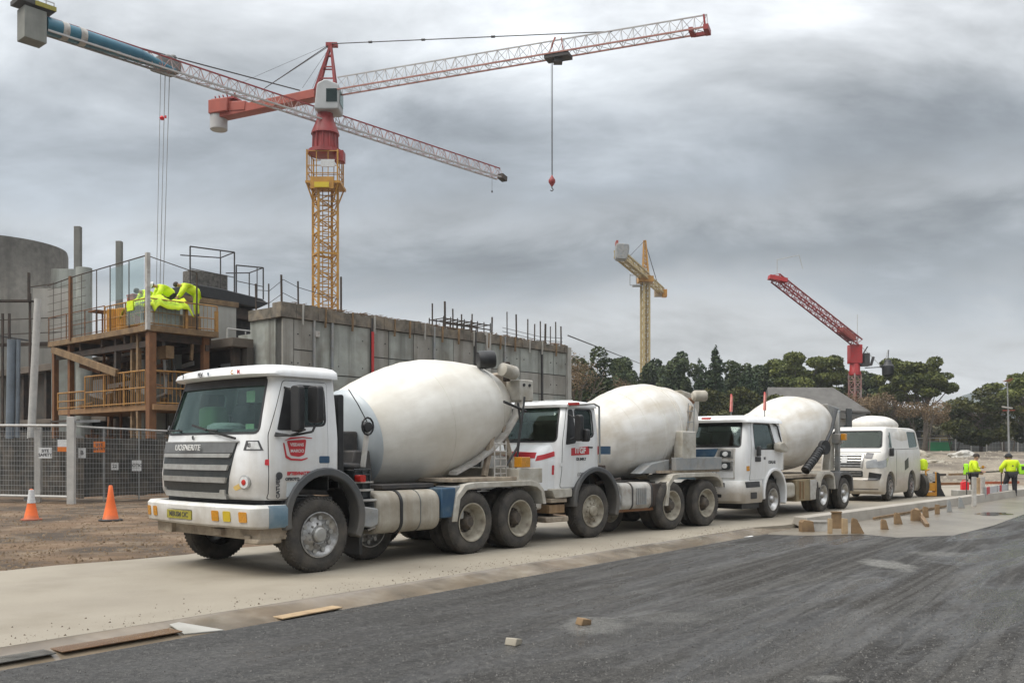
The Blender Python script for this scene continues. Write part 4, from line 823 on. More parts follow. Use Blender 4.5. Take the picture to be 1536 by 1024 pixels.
    p0 = jd*1.0+V3((0,0,zj-.25)); p1 = jd*26.4+V3((0,0,zj-.1))
    m = MB(); lattice(m, p0, p1, 1.0, 1.05, 34, .035, .013, tri=True, taper=.85)
    jib = m.build('main_jib', CPALE, t, ang=0)
    m = MB()
    for s in (-1,1): m.bar(p0+jn*.5*s, p1+jn*.43*s, .085)
    m.bar(p0+V3((0,0,1.05)), p1+V3((0,0,.9)), .06)
    m.build('jib_chord', mat('weathered_jib_red',(.40,.20,.16),(.30,.12,.09),rough=.55,scale=1), jib, ang=0)
    m = MB(); e = p1; m.bar(e-jd*.9-jn*.45, e-jd*.9+jn*.45, .25); m.bar(e-jn*.5, e+jn*.5, .3); m.bar(e+jn*.45-jd*.9, e+jn*.45, .2); m.bar(e-jd*.1, e-jd*.2+V3((0,0,.95)), .1); m.build('jib_nose', CRED, jib, ang=0)
    tp = jd*17.0+V3((0,0,zj-.3)); m = MB(); m.bar(tp-jd*.7, tp+jd*.9, .9, .22); m.box(tp.x-.2,tp.x+.35,tp.y-.3,tp.y+.3,tp.z-.35,tp.z-.05); m.build('trolley', DARK, t, ang=0)
    m = MB(); m.bar(tp-jd*.6+V3((0,0,.15)), tp-jd*.1+V3((0,0,1.3)),.08); m.bar(tp+jd*.5, tp+jd*.3+V3((0,0,1.2)),.07); m.bar(tp-jd*.6, tp+jd*.5,.3,.2); m.build('trolley_frame', CORG, t, ang=0)
    hk = tp-jd*.32; hz = at(827,262,58.8).z-base.z
    m = MB(); m.tube(hk+V3((.03,0,0)), V3((hk.x+.03,hk.y,hz)), .022, n=5); m.tube(hk-V3((.05,0,0)), V3((hk.x-.02,hk.y,hz)), .015, n=5); m.build('hoist_rope', DARK, t)
    m = MB(); m.lathe([(0,.03),(-.15,.10),(-.3,.21),(-.45,.22),(-.65,.10),(-.72,.04)], o=(hk.x,hk.y,hz), n=16); m.build('hook_block', CRED, t)
    m = MB(); m.tube((hk.x,hk.y,hz-.7),(hk.x,hk.y,hz-.82),.035); m.path([V3((hk.x,hk.y,hz-.82)),V3((hk.x+.09,hk.y,hz-.92)),V3((hk.x,hk.y,hz-1.02)),V3((hk.x-.1,hk.y,hz-.95))],.03); m.build('hook', DARK, t)
    # counter jib, away from the camera
    cz = 26.85-base.z; m = MB(); m.bar(-jd*.6+V3((0,0,cz-.35)), -jd*9.4+V3((0,0,cz-.7)), .9, .62); o = m.build('counter_jib', CORG, t, bev=.04)
    c = -jd*9.0+V3((0,0,cz-.2)); m = MB(); m.bar(c-jd*.5, c+jd*1.2, 1.4, 1.0); m.bar(c+jd*1.0+V3((0,0,-.1)), c+jd*2.6+V3((0,0,-.25)), 1.0, .7); m.build('winch_housing', CORG, t, bev=.06)
    m = MB(); m.bar(c-jd*.4+V3((0,0,.55)), c+jd*1.6+V3((0,0,.5)), .9,.14); 
    for k in range(6): m.bar(c+jd*(-.4+k*.35)+jn*.3+V3((0,0,.5)), c+jd*(-.2+k*.35)-jn*.3+V3((0,0,.85)), .07)
    m.build('winch_frame', CRED, t, ang=0)
    m = MB(); m.lathe([(-1.55,.56),(-1.5,.62),(-.5,.62)], o=c-jd*.1, n=28); m.build('winch_drum', CPALE, t)
    # long second jib, passing the mast lower down
    z2 = 24.75-base.z; q0 = -sd*18.9; q0 = V3((q0.x-.0, q0.y, z2-.35)); q1 = sd*18.6+V3((-.2,0,z2-.05))
    m = MB(); k = .33; lattice(m, q0.lerp(q1,.0), q1, .72, .85, 56, .035, .014, tri=True); j2 = m.build('second_jib', CPINK, t, ang=0)
    n2 = V3((-sd.y, sd.x, 0)); m = MB()
    for s in (-1,1): m.bar(q0+n2*.37*s, q1+n2*.37*s, .10)
    m.build('jib_chord', CPALE, j2, ang=0)
    m = MB(); m.bar(q0+V3((0,0,.85)), q1+V3((0,0,.85)), .08); m.build('top_chord', CRED, j2, ang=0)
    m = MB(); e = q0.lerp(q1,.145); f = q0.lerp(q1,.205)
    m.tube(q0+V3((0,0,.38)), e+V3((0,0,.38)), .47, .40, n=16); m.tube(e+V3((0,0,.38)), f+V3((0,0,.18)), .40,.12,n=12); m.build('tube_section', CBLUE, j2)
    m = MB()
    for k in (.022,.048): a_ = q0.lerp(q1,k)+V3((0,0,.38)); m.tube(a_, a_+sd*.35, .485, n=16)
    m.build('grey_band', GREYL, j2)
    c = q0-sd*.55+V3((0,0,.15)); m = MB(); m.bar(c-sd*.7+V3((0,0,-.1)), c+sd*.45+V3((0,0,-.1)), 1.0, 1.7); cw = m.build('counterweight', CWT, j2, bev=.03)
    m = MB(); m.bar(c-sd*1.0+V3((0,0,1.0)), c+sd*.9+V3((0,0,1.0)), 1.2, .22); m.build('weight_hanger', DARK, cw, ang=0); m = MB(); m.bar(c-sd*.2-n2*.6+V3((0,0,1.0)), c+sd*.9-n2*.6+V3((0,0,1.0)), .06, .24); m.build('yellow_warning_board', PLATE, cw, ang=0)
    m = MB()
    for s in (-1,1): m.bar(c-sd*.9+n2*.6*s+V3((0,0,1.3)), c+sd*.8+n2*.6*s+V3((0,0,1.3)), .04)
    for i in range(5):
        for s in (-1,1): m.bar(c-sd*(.9-i*.42)+n2*.6*s+V3((0,0,1.05)), c-sd*(.9-i*.42)+n2*.6*s+V3((0,0,1.3)), .035)
    m.build('guard_rail', GREYL, cw, ang=0)
    tr = L(at(248,103,57.1)); m = MB(); m.bar(tr-sd*.7+V3((0,0,.15)), tr+sd*.75+V3((0,0,.15)), 1.3, .75); m.tube(tr+V3((0,0,.3))-n2*.6, tr+V3((0,0,.3))+n2*.6, .42,n=16); m.bar(tr+sd*.5+V3((0,0,.3)),tr+sd*.55+V3((0,0,1.0)),.35); ty = m.build('second_trolley', mat('trolley_grey',(.22,.22,.21),(.12,.12,.115),rough=.6,scale=2), j2, bev=.12)
    m = MB(); wr = []
    for i, dx in enumerate((-.28,-.13,.0,.14,.27)):
        zb = at(235,392,57.1).z-base.z; m.tube(V3((tr.x+dx,tr.y+(i%2)*.3,tr.z-.2)), V3((tr.x-.35+dx*.75,tr.y+(i%2)*.3,zb-2)), .018, n=4)
    m.build('hoist_rope', GREYP, j2); h2 = L(at(243,177,57.0)); m = MB(); m.lathe([(-.12,.1),(0,.16),(.12,.06)], o=h2, n=10); m.lathe([(-.06,.06),(.08,.06)], o=h2+V3((.22,0,.05)), n=10); m.build('small_hook_block', REDV, j2)
    m = MB(); m.bar(q1-sd*.3-n2*.3+V3((0,0,.1)), q1+sd*.5-n2*.1, .5,.4); m.build('jib_nose', RUSTD, j2, ang=0)
    m = MB(); h = q1-sd*1.0; m.tube(h, h-V3((0,0,1.3)), .012, n=4); m.box(h.x-.06,h.x+.06,h.y-.06,h.y+.06,h.z-1.4,h.z-1.25); m.build('light_hook', DARK, j2)
    # pendants and ropes
    m = MB(); pA = jd*20.6+V3((0,0,zj+.75)); m.tube(ap, pA, .035, n=5); m.tube(ap, L(at(398,132,66.5)), .03, n=5); m.tube(ap+V3((0,0,-.1)), L(at(392,136,66.2)), .02, n=5); m.tube(ap, L(at(360,125,67)), .012, n=4)
    m.tube(ap-V3((.1,0,.3)), V3((-.9,0,27.2)), .012, n=4); m.tube(ap-V3((.1,0,.3)), V3((-1.6,0,27.2)), .012, n=4)
    m.tube(L(at(268,88,57.4)), L(at(450,136,63.5)), .045, n=5); m.tube(L(at(268,88,57.4)), L(at(62,30,51.2)), .03, n=5); m.build('pendant_rope', DARK, t)
    for k in (.15,.35,.6): MB().tube(ap.lerp(pA,k), ap.lerp(pA,k+.012), .08).build('rope_clamp', DARK, t)
    return t
def crane_two():
    b = V3((21.4,150,-1)); t = thing('tower_crane', 'distant pale yellow tower crane with short jib above the trees', 'tower crane', b)
    def L(p): return V3(p)-b
    m = MB(); lattice(m, (0,0,0), (0,0,29.5), .98, .98, 46, .15, .045, up=(.93,.36,0)); m.build('mast', YELP, t, ang=0)
    m = MB(); 
    for i in range(44): m.box(-.35,.35,-.2,.2,1+i*.65,1.12+i*.65)
    m.build('mast_ladder', YEL, t, ang=0)
    z = 30.6; p = L(at(928,381,133)); q = L(at(992,436,163)); m = MB(); lattice(m, (0,0,z), p, 1.2, .9, 9, .12, .05); m.bar((0,0,z), p, .5,.4); m.build('jib', YELP, t, ang=0)
    m = MB(); lattice(m, (0,0,z), q, .9, .8, 8, .10, .05); m.build('counter_jib', YELP, t, ang=0)
    m = MB(); c = L(at(933,378,132)); m.prism(rpoly([(c.x-.95,c.z-1.1),(c.x+.6,c.z-1.2),(c.x+.95,c.z+.2),(c.x+.9,c.z+1.0),(c.x-.9,c.z+1.1)],.3), c.y-.9, c.y+.9); o = m.build('operator_cab', GREYP, t, bev=.1); MB().box(c.x-.9,c.x-.6,c.y-.8,c.y+.8,c.z+1.0,c.z+1.5).build('cab_top', CORG, o)
    m = MB(); c = L(at(993,437,163)); m.box(c.x-1.3,c.x-.1,c.y-.6,c.y+.6,c.z-.9,c.z+.2); m.build('counterweight', mat('weight_tan',(.35,.25,.15),(.25,.18,.1)), t); MB().box(c.x+.0,c.x+.8,c.y-.6,c.y+.6,c.z-1.0,c.z+.3).build('yellow_weight', OBAR, t)
    ap = L(at(967,361,150)); m = MB(); lattice(m, (0.05,0,z+.3), ap, .9, .9, 9, .09, .05, taper=.35, up=(1,0,0)); m.box(-1.2,1.2,-1.2,1.2,z-1.0,z-.1); m.build('apex_frame', YEL, t, ang=0)
    m = MB(); m.tube(ap, p*.75+V3((0,0,z*.25)), .05, n=4); m.tube(ap, q*.85+V3((0,0,z*.15)), .06, n=4); m.tube(L(at(960,545,149)), L(at(852,503,66)), .05, n=4); m.build('pendant_rope', DARK, t)
    m = MB(); c = V3((-2.3,-.5,z-.6)); 
    for s in (0,1): m.bar(c+V3((-.2,0,-.9+s*1.6)), c+V3((1.8,0,-.9+s*1.6)), .1)
    for s in (0,.5,1): m.bar(c+V3((-.2+s*2,0,-.9)), c+V3((-.2+s*2,0,.9)), .1)
    m.box(c.x+.2,c.x+1.5,c.y-.5,c.y+.5,c.z-1.1,c.z-.9); m.build('side_platform', GREYP, t, ang=0)
    return t
def crane_three():
    b = V3((40.4,110,-.5)); t = thing('luffing_crane', 'red lattice crane with its boom raised to the left, among the trees', 'tower crane', b)
    def L(p): return V3(p)-b
    m = MB(); lattice(m, (0,0,0), (0,0,11.2), .95, .95, 13, .075, .045, up=(.9,.4,0)); m.build('mast', CPINK, t, ang=0)
    m = MB(); m.bar((0,0,5),(0,0,9),.3); 
    for i in range(12): m.bar((-.3,0,2+i*.7),(.3,0,2.1+i*.7),.08)
    m.build('mast_ladder', CORG, t, ang=0)
    m = MB(); m.lathe([(11.0,.65),(11.4,.7),(11.6,.6),(14.6,.55)], n=16); m.box(-.7,.7,-.6,.6,12.4,14.6); m.build('slewing_unit', mat('bright_crane_red',(.45,.02,.02),(.35,.03,.03),rough=.5), t, bev=.05)
    p = V3((.4,0,14.8)); q = L(at(1163,417,102)); m = MB(); lattice(m, p, q, .85, .9, 22, .06, .026); bm_ = m.build('boom', CRED, t, ang=0)
    m = MB(); m.bar(q+V3((1.2,0,-.3)), q+V3((-.7,0,.1)), 1.0,.45); m.build('boom_head', mat('bright_crane_red',(.45,.02,.02)), bm_, ang=0); d = (q-p).normalized(); m = MB(); m.bar(p+d*1.2, p+d*3.5, .9,.6); m.build('boom_foot', CORG, bm_, ang=0)
    m = MB(); m.path([q+V3((.2,0,.5)), q+V3((.2,0,2.0)), q+V3((2.6,0,2.5)), q+V3((3.0,0,1.0))], .03, 4); m.tube(p, V3((3.4,0,11.8)), .03, n=4); m.tube((.3,0,15),(.3,0,18.2),.03,n=4); m.bar((3.9,0,14.0),(3.6,0,12.6),.05); m.build('head_rail', GREYL, t, ang=0)
    m = MB(); m.lathe([(-1.0,.3),(-.8,.65),(.2,.7),(.5,.45),(.9,.35),(1.0,.1)], o=(3.9,0,11.9), n=12); m.box(3.1,3.9,-.2,.2,12.0,12.2); m.tube((3.9,0,12.8),(4.0,0,14.0),.05); m.build('hook_block', BLACK, t)
    m = MB(); m.box(.7,1.7,-.6,.6,12.1,12.4); m.box(1.0,1.6,-.5,.5,12.4,13.6); m.bar((1.9,0,12.2),(2.2,0,13.2),.25); m.bar((1.0,0,13.6),(1.5,0,14.4),.12); m.bar((1.2,0,11.9),(3.5,0,12.0),.1); m.build('winch_platform', DARK, t, ang=0)
    return t
# ------------------------------------------------------------------ trees
LEAF = {}
def leafmat(n, c1, c2):
    if n in LEAF: return LEAF[n]
    c1 = tuple(min(1,x*k) for x, k in zip(c1,(1.6,1.45,1.2))); c2 = tuple(min(1,x*k) for x, k in zip(c2,(1.75,1.55,1.3)))
    m = mat(n, c1, c2, rough=.65, scale=.55, lo=.40, hi=.60, spec=.2, detail=4); LEAF[n] = m; return m
def tree(kind, px, Y, top, wpx, label, seed, cat='tree', name=None, zb=None, group='trees along the site boundary'):
    rnd = random.Random(seed); X = (px-CXP)/F*Y; zb = ground_z(X, Y) if zb is None else zb
    H = (HC+(HYP-top)*Y/F-zb)*1.06; Wd = wpx/F*Y/2*{'gum':1.38,'cypress':1.75,'bush':1.2,'pine':1.12}.get(kind,1)
    nm = name or {'pine':'stone_pine','cypress':'cypress_tree','gum':'evergreen_tree','bare':'bare_tree','bush':'round_tree','shrub':'shrub'}[kind]
    t = thing(nm, label, cat, (X,Y,zb), 0, group)
    tm = MB(); blobs = []
    cols = {'pine':((.045,.062,.022),(.085,.105,.035)),'cypress':((.018,.036,.022),(.035,.055,.030)),'gum':((.024,.040,.024),(.052,.072,.036)),'bare':((.075,.058,.042),(.11,.088,.06)),'bush':((.026,.036,.014),(.055,.062,.022)),'shrub':((.035,.042,.018),(.07,.065,.032))}[kind]
    lean = rnd.uniform(-.04,.04)*H
    if kind == 'pine':
        tr_h = H*.62; tm.tube((0,0,0),(lean*.5,0,tr_h*.6),.028*H,.021*H); tm.tube((lean*.5,0,tr_h*.6),(lean,0,tr_h),.021*H,.013*H)
        k = 22
        for i in range(k):
            a = rnd.uniform(0,6.28); rr = Wd*(rnd.random()**.6)*.86; lay = rnd.random(); z = H*(.93-.30*(1-lay)**1.0) - (rr/Wd)**2*H*.16
            c = V3((lean+rr*math.cos(a), rr*math.sin(a), z)); s = V3((lean*.5,0,tr_h*(.45+.4*rnd.random())))
            mid = s.lerp(c,.55)+V3((0,0,-.03*H)); tm.tube(s, mid, .008*H, .006*H, n=5); tm.tube(mid, c, .006*H, .002*H, n=4)
            blobs.append((c, V3((Wd*rnd.uniform(.20,.34), Wd*rnd.uniform(.20,.34), H*rnd.uniform(.035,.065))), 1.0))
    elif kind == 'cypress':
        tm.tube((0,0,0),(0,0,H*.8),.03*H,.01*H)
        for i in range(26):
            f = i/25; z = H*(.08+.86*f); r = Wd*(math.sin(math.pi*min(1,(f*.85+.12)))**.7)*.8
            a = rnd.uniform(0,6.28); c = V3((math.cos(a)*r*.4, math.sin(a)*r*.4, z)); blobs.append((c, V3((r*.75, r*.75, H*.08)), 1.0)); tm.tube((0,0,z-.1*H),c,.01*H,.003*H,n=4)
    elif kind in ('gum','bush'):
        hh = .35 if kind == 'gum' else .12
        tm.tube((0,0,0),(lean,0,H*.5),.03*H,.018*H); tm.tube((lean,0,H*.5),(lean,0,H*.8),.018*H,.006*H)
        for i in range(30 if kind == 'gum' else 36):
            a = rnd.uniform(0,6.28); u = rnd.uniform(-1,1); q = (1-u*u)**.5*rnd.random()**.3
            c = V3((lean+Wd*.72*q*math.cos(a), Wd*.72*q*math.sin(a), H*((hh+.93)/2+ (.93-hh)/2*u*.86)))
            s = V3((lean*.5,0,H*rnd.uniform(.25,.55))); tm.tube(s, c, .009*H, .002*H, n=4)
            blobs.append((c, V3((Wd*rnd.uniform(.2,.36), Wd*rnd.uniform(.2,.36), H*rnd.uniform(.06,.11))), 1.0))
    else:   # bare / shrub
        n_ = 16 if kind == 'bare' else 8
        def br(p, d, l, r, dep):
            q = p+d*l; tm.tube(p, q, r, r*.6, n=4)
            if dep == 0: blobs.append((q, V3((l*.8,l*.8,l*.7)), .55)); return
            for _ in range(3):
                v = (d+V3((rnd.uniform(-.7,.7),rnd.uniform(-.7,.7),rnd.uniform(-.1,.5)))).normalized(); br(q, v, l*rnd.uniform(.6,.8), r*.6, dep-1)
        for i in range(3): br(V3((rnd.uniform(-.3,.3)*Wd,0,0)), V3((rnd.uniform(-.45,.45)*Wd/H*2, rnd.uniform(-.3,.3), 1)).normalized(), H*.36, .014*H, 2)
        zm = max(b[0].z for b in blobs); xm = max(abs(b[0].x) for b in blobs)+.1
        blobs = [(V3((b[0].x*min(1.4,Wd/xm), b[0].y, min(b[0].z, H*.95))), b[1], b[2]) for b in blobs]
    tm.build('trunk', mat('bark', (.085,.07,.055), (.13,.11,.09), rough=.9, scale=3), t)
    tot = {'pine':9000,'cypress':9000,'gum':12500,'bare':5500,'bush':12500,'shrub':2600}[kind]; tot = int(tot*max(.6, min(1.5, Wd*H/40)))
    vol = sum(b[1].x*b[1].z for b in blobs); V = []; Fs = []
    for c, r, k in blobs:
        n = int(tot*r.x*r.z/vol)
        for _ in range(n):
            while True:
                d = V3((rnd.uniform(-1,1),rnd.uniform(-1,1),rnd.uniform(-1,1)))
                if .05 < d.length < 1: break
            d = d.normalized()*(d.length**.45); p = V3((c.x+d.x*r.x, c.y+d.y*r.y, c.z+d.z*r.z))
            s = rnd.uniform(.09,.25)*(Y/110)**.5*(.5 if kind == 'bare' else 1.0); a1 = V3((rnd.gauss(0,1),rnd.gauss(0,1),rnd.gauss(0,.7))).normalized(); a2 = a1.cross(V3((rnd.gauss(0,1),rnd.gauss(0,1),rnd.gauss(0,1)))).normalized()
            i = len(V); V += [p-a1*s, p-a2*s*.6, p+a1*s, p+a2*s*.6]; Fs.append((i,i+1,i+2,i+3))
    me = bpy.data.meshes.new('crown'); me.from_pydata([tuple(v) for v in V], [], Fs)
    lm = leafmat('leaf_'+kind+str(seed % 3), *[tuple(x*(.85+.15*(seed % 3)) for x in c) for c in cols]); mkobj('crown', me, lm, t, ang=0)
    return t
# ------------------------------------------------------------------ people
def skin_mesh(joints, edges, radii, root, sub=2):
    me = bpy.data.meshes.new('s'); names = list(joints); idx = {n:i for i,n in enumerate(names)}
    me.from_pydata([tuple(joints[n]) for n in names], [(idx[a],idx[b]) for a,b in edges], [])
    o = bpy.data.objects.new('s', me); col.objects.link(o); o.modifiers.new('k','SKIN')
    sv = me.skin_vertices[0].data
    for n in names:
        r = radii[n]; sv[idx[n]].radius = (r, r) if not isinstance(r, tuple) else r; sv[idx[n]].use_root = (n == root)
    s = o.modifiers.new('sub','SUBSURF'); s.levels = sub; s.render_levels = sub
    dg = bpy.context.evaluated_depsgraph_get(); dg.update(); out = bpy.data.meshes.new_from_object(o.evaluated_get(dg)); bpy.data.objects.remove(o); return out
def person(label, loc, rz, J, hat=None, top=HIVIS, legs=CLOTH, group=None, extra=None, bulk=1.0):
    """J overrides joints of a standing 1.72 m figure facing -y"""
    t = thing('person', label, 'person', loc, rz, group)
    B = dict(pelvis=(0,0,.95), belly=(0,0,1.10), chest=(0,-.01,1.33), neck=(0,0,1.47), jaw=(0,-.02,1.54), head=(0,-.015,1.64), crown=(0,0,1.70),
        hipL=(.10,0,.90), kneeL=(.11,-.02,.50), ankL=(.11,.02,.10), toeL=(.12,-.14,.04), hipR=(-.10,0,.90), kneeR=(-.11,-.02,.50), ankR=(-.11,.02,.10), toeR=(-.12,-.14,.04),
        shL=(.18,0,1.39), elL=(.24,.02,1.12), wrL=(.25,-.08,.88), shR=(-.18,0,1.39), elR=(-.24,.02,1.12), wrR=(-.25,-.08,.88))
    B.update(J); J = {k: V3(v) for k, v in B.items()}
    rad = dict(pelvis=.12, belly=.115, chest=.14, neck=.055, jaw=.075, head=.098, crown=.07, hipL=.085, kneeL=.058, ankL=.042, toeL=.035, hipR=.085, kneeR=.058, ankR=.042, toeR=.035, shL=.06, elL=.042, wrL=.028, shR=.06, elR=.042, wrR=.028)
    E = [('pelvis','belly'),('belly','chest'),('chest','neck'),('neck','jaw'),('jaw','head'),('head','crown'),('pelvis','hipL'),('hipL','kneeL'),('kneeL','ankL'),('ankL','toeL'),('pelvis','hipR'),('hipR','kneeR'),('kneeR','ankR'),('ankR','toeR'),
         ('chest','shL'),('shL','elL'),('elL','wrL'),('chest','shR'),('shR','elR'),('elR','wrR')]
    for s in 'LR':
        w = J['wr'+s]; d = (w-J['el'+s]).normalized(); side = d.cross(V3((0,1,0))); side = (side if side.length > .1 else V3((1,0,0))).normalized(); nn = d.cross(side)
        J['palm'+s] = w+d*.06; rad['palm'+s] = .026; E.append(('wr'+s,'palm'+s))
        for i, (o, l) in enumerate(((-.028,.06),(-.009,.072),(.01,.068),(.028,.052))):
            k = 'f%d%s' % (i, s); J[k] = w+d*.095+side*o; J[k+'a'] = J[k]+d*l*.6+nn*.012; J[k+'b'] = J[k+'a']+d*l*.35+nn*.025; E += [('palm'+s,k),(k,k+'a'),(k+'a',k+'b')]; rad[k] = .010; rad[k+'a'] = .009; rad[k+'b'] = .007
        J['th'+s] = w+d*.05+side*-.045+nn*.015; rad['th'+s] = .011; J['thb'+s] = w+d*.085+side*-.055+nn*.02; rad['thb'+s] = .008; E += [('palm'+s,'th'+s),('th'+s,'thb'+s)]
    body = skin_mesh(J, E, rad, 'pelvis', 1)
    o = mkobj('body', body, SKIN, t, ang=60)
    up = ['pelvis','belly','chest','neck','shL','elL','wrL','shR','elR','wrR']; JJ = {k: J[k] for k in up}; JJ['neck'] = J['chest'].lerp(J['neck'],.6)
    JJ['wrL'] = J['elL'].lerp(J['wrL'],.92); JJ['wrR'] = J['elR'].lerp(J['wrR'],.92); JJ['pelvis'] = J['belly'].lerp(J['pelvis'],1.15)
    rr = dict(pelvis=.175, belly=.175, chest=.185, neck=.10, shL=.10, elL=.085, wrL=.062, shR=.10, elR=.085, wrR=.062); rr = {k: v*bulk for k, v in rr.items()}
    jk = mkobj('jacket', skin_mesh(JJ, [e for e in E if e[0] in JJ and e[1] in JJ], rr, 'pelvis', 2), top, t, ang=60)
    lo = ['pelvis','hipL','kneeL','ankL','hipR','kneeR','ankR']; JJ = {k: J[k] for k in lo}
    mkobj('trousers', skin_mesh(JJ, [e for e in E if e[0] in JJ and e[1] in JJ], dict(pelvis=.15,hipL=.115,kneeL=.09,ankL=.07,hipR=.115,kneeR=.09,ankR=.07), 'pelvis', 2), legs, t, ang=60)
    for s in 'LR':
        a = J['ank'+s]; b = J['toe'+s]; mb = MB(); mb.tube(a+V3((0,0,.04)), a-V3((0,0,.06)), .06, .065, n=12); mb.tube(a.lerp(b,.1)-V3((0,0,.03)), b, .06,.045,n=12); mb.build('boot', DARK, t)
    h = J['head']; n_ = (h-J['jaw']).normalized(); n_ = V3((0,0,1)) if n_.length < .5 else n_
    hm = MB(); hm.lathe([(-.02,.112),(.04,.114),(.085,.095),(.115,.055),(.125,0)], o=h+V3((0,.012,0)), d=n_, n=20); hm.build('hair', HAIR, t)
    if hat:
        hm = MB(); hm.lathe([(.01,.122),(.05,.12),(.10,.10),(.135,.055),(.145,0)], o=h+V3((0,.005,.01)), d=n_, n=20); hm.lathe([(.005,.16),(.02,.155),(.025,.12)], o=h+V3((0,-.02,.01)), d=n_, n=20); hm.build('hat', hat, t)
    fm = MB(); f = h-n_*.035
    for sx in (-.035,.035): fm.lathe([(0,.013),(-.008,.006)], o=f+V3((sx,-.098,.02)), d=(0,-1,0), n=8)
    fm.build('eyes', BLACK, o)
    nm_ = MB(); nm_.lathe([(0,.016),(.03,.008),(.034,0)], o=f+V3((0,-.10,-.01)), d=(0,-1,-.3), n=8)
    for sx in (-1,1): nm_.lathe([(-.01,.03),(.012,.025)], o=f+V3((sx*.105,.0,.0)), d=(1,0,0), n=8)
    nm_.build('nose_and_ears', SKIN, o)
    # reflective bands
    c = J['belly']; d = (J['chest']-J['belly']).normalized()
    if extra: extra(t, J, jk)
    return t
# ------------------------------------------------------------------ ground and roads
def sm(t): t = max(0, min(1, t)); return t*t*(3-2*t)
def ground_z(X, Y):
    a = R(AZ); u = X*math.sin(a)+Y*math.cos(a); v = -X*math.cos(a)+Y*math.sin(a)
    z = 1.55*sm((Y-44)/62)+.9*sm((Y-140)/500)
    if Y > 42 and X > 8:
        z += (noise.noise(V3((X*.16, Y*.11, 1)))*.35+noise.noise(V3((X*.6, Y*.35, 5)))*.12)*sm((Y-44)/10)*sm((130-Y)/40)
    if v > 14.05: z += -.03+noise.noise(V3((X*.5,Y*.5,2)))*.03+noise.noise(V3((X*2.5,Y*2.5,2)))*.012
    elif v < 14.05 and u < 50 and v > -60: z = min(z, -.17) if u < 47 else z*(u-47)/3-.17*(50-u)/3
    return z
def build_ground():
    xs = []; x = -420.0
    def axis(bands):
        out = []
        for a, b, s in bands:
            x = a
            while x < b-1e-6: out.append(x); x += s
        out.append(bands[-1][1]); return out
    xs = axis([(-1500,-200,100),(-200,-40,8),(-40,60,.8),(60,200,8),(200,1800,100)]); ys = axis([(-40,4,4),(4,70,.6),(70,130,1.2),(130,300,10),(300,1800,100)])
    V = [(x,y,ground_z(x,y)) for y in ys for x in xs]; n = len(xs)
    Fc = [(j*n+i,j*n+i+1,(j+1)*n+i+1,(j+1)*n+i) for j in range(len(ys)-1) for i in range(n-1)]
    me = bpy.data.meshes.new('ground'); me.from_pydata(V,[],Fc)
    m = mat('site_dirt', (.135,.084,.046), (.050,.034,.021), rough=.95, scale=.45, bump=1.0, bscale=9, mottle=((.25,.185,.12),1.3,.8), detail=12, lo=.42, hi=.58)
    nt = m.node_tree; N = nt.nodes; L = nt.links; b = N['Principled BSDF']; old = b.inputs['Base Color'].links[0].from_socket
    # paler clay and rubble over the far part of the site
    tc = N.new('ShaderNodeTexCoord'); sp = N.new('ShaderNodeSeparateXYZ'); L.new(tc.outputs['Object'], sp.inputs[0])
    mr = N.new('ShaderNodeMapRange'); mr.inputs[1].default_value = 40; mr.inputs[2].default_value = 52; L.new(sp.outputs[1], mr.inputs[0])
    nz = N.new('ShaderNodeTexNoise'); nz.inputs['Scale'].default_value = .22; nz.inputs['Detail'].default_value = 10; nz.inputs['Roughness'].default_value = .7
    mp = N.new('ShaderNodeMapping'); mp.inputs['Scale'].default_value = (1,.7,1); L.new(tc.outputs['Object'], mp.inputs[0]); L.new(mp.outputs[0], nz.inputs['Vector'])
    cr = N.new('ShaderNodeValToRGB'); cr.color_ramp.elements[0].position = .36; cr.color_ramp.elements[0].color = (.065,.05,.036,1); cr.color_ramp.elements[1].position = .60; cr.color_ramp.elements[1].color = (.26,.22,.165,1)
    L.new(nz.outputs['Fac'], cr.inputs[0]); mx = N.new('ShaderNodeMix'); mx.data_type = 'RGBA'; L.new(mr.outputs[0], mx.inputs[0]); L.new(old, mx.inputs[6]); L.new(cr.outputs[0], mx.inputs[7])
    L.new(mx.outputs[2], b.inputs['Base Color'])
    tag(mkobj('ground', me, m, ang=60), kind='structure')
def ve(u): return 8.17+.0559*(u-3)
def strip(name, pts, z, m, kind='structure'):
    mb = MB(); mb.add([(p[0],p[1],z) for p in pts], [tuple(range(len(pts)))]); o = mb.build(name, m, ang=0)
    if o.data.polygons[0].normal.z < 0: o.data.flip_normals()
    return tag(o, kind=kind)
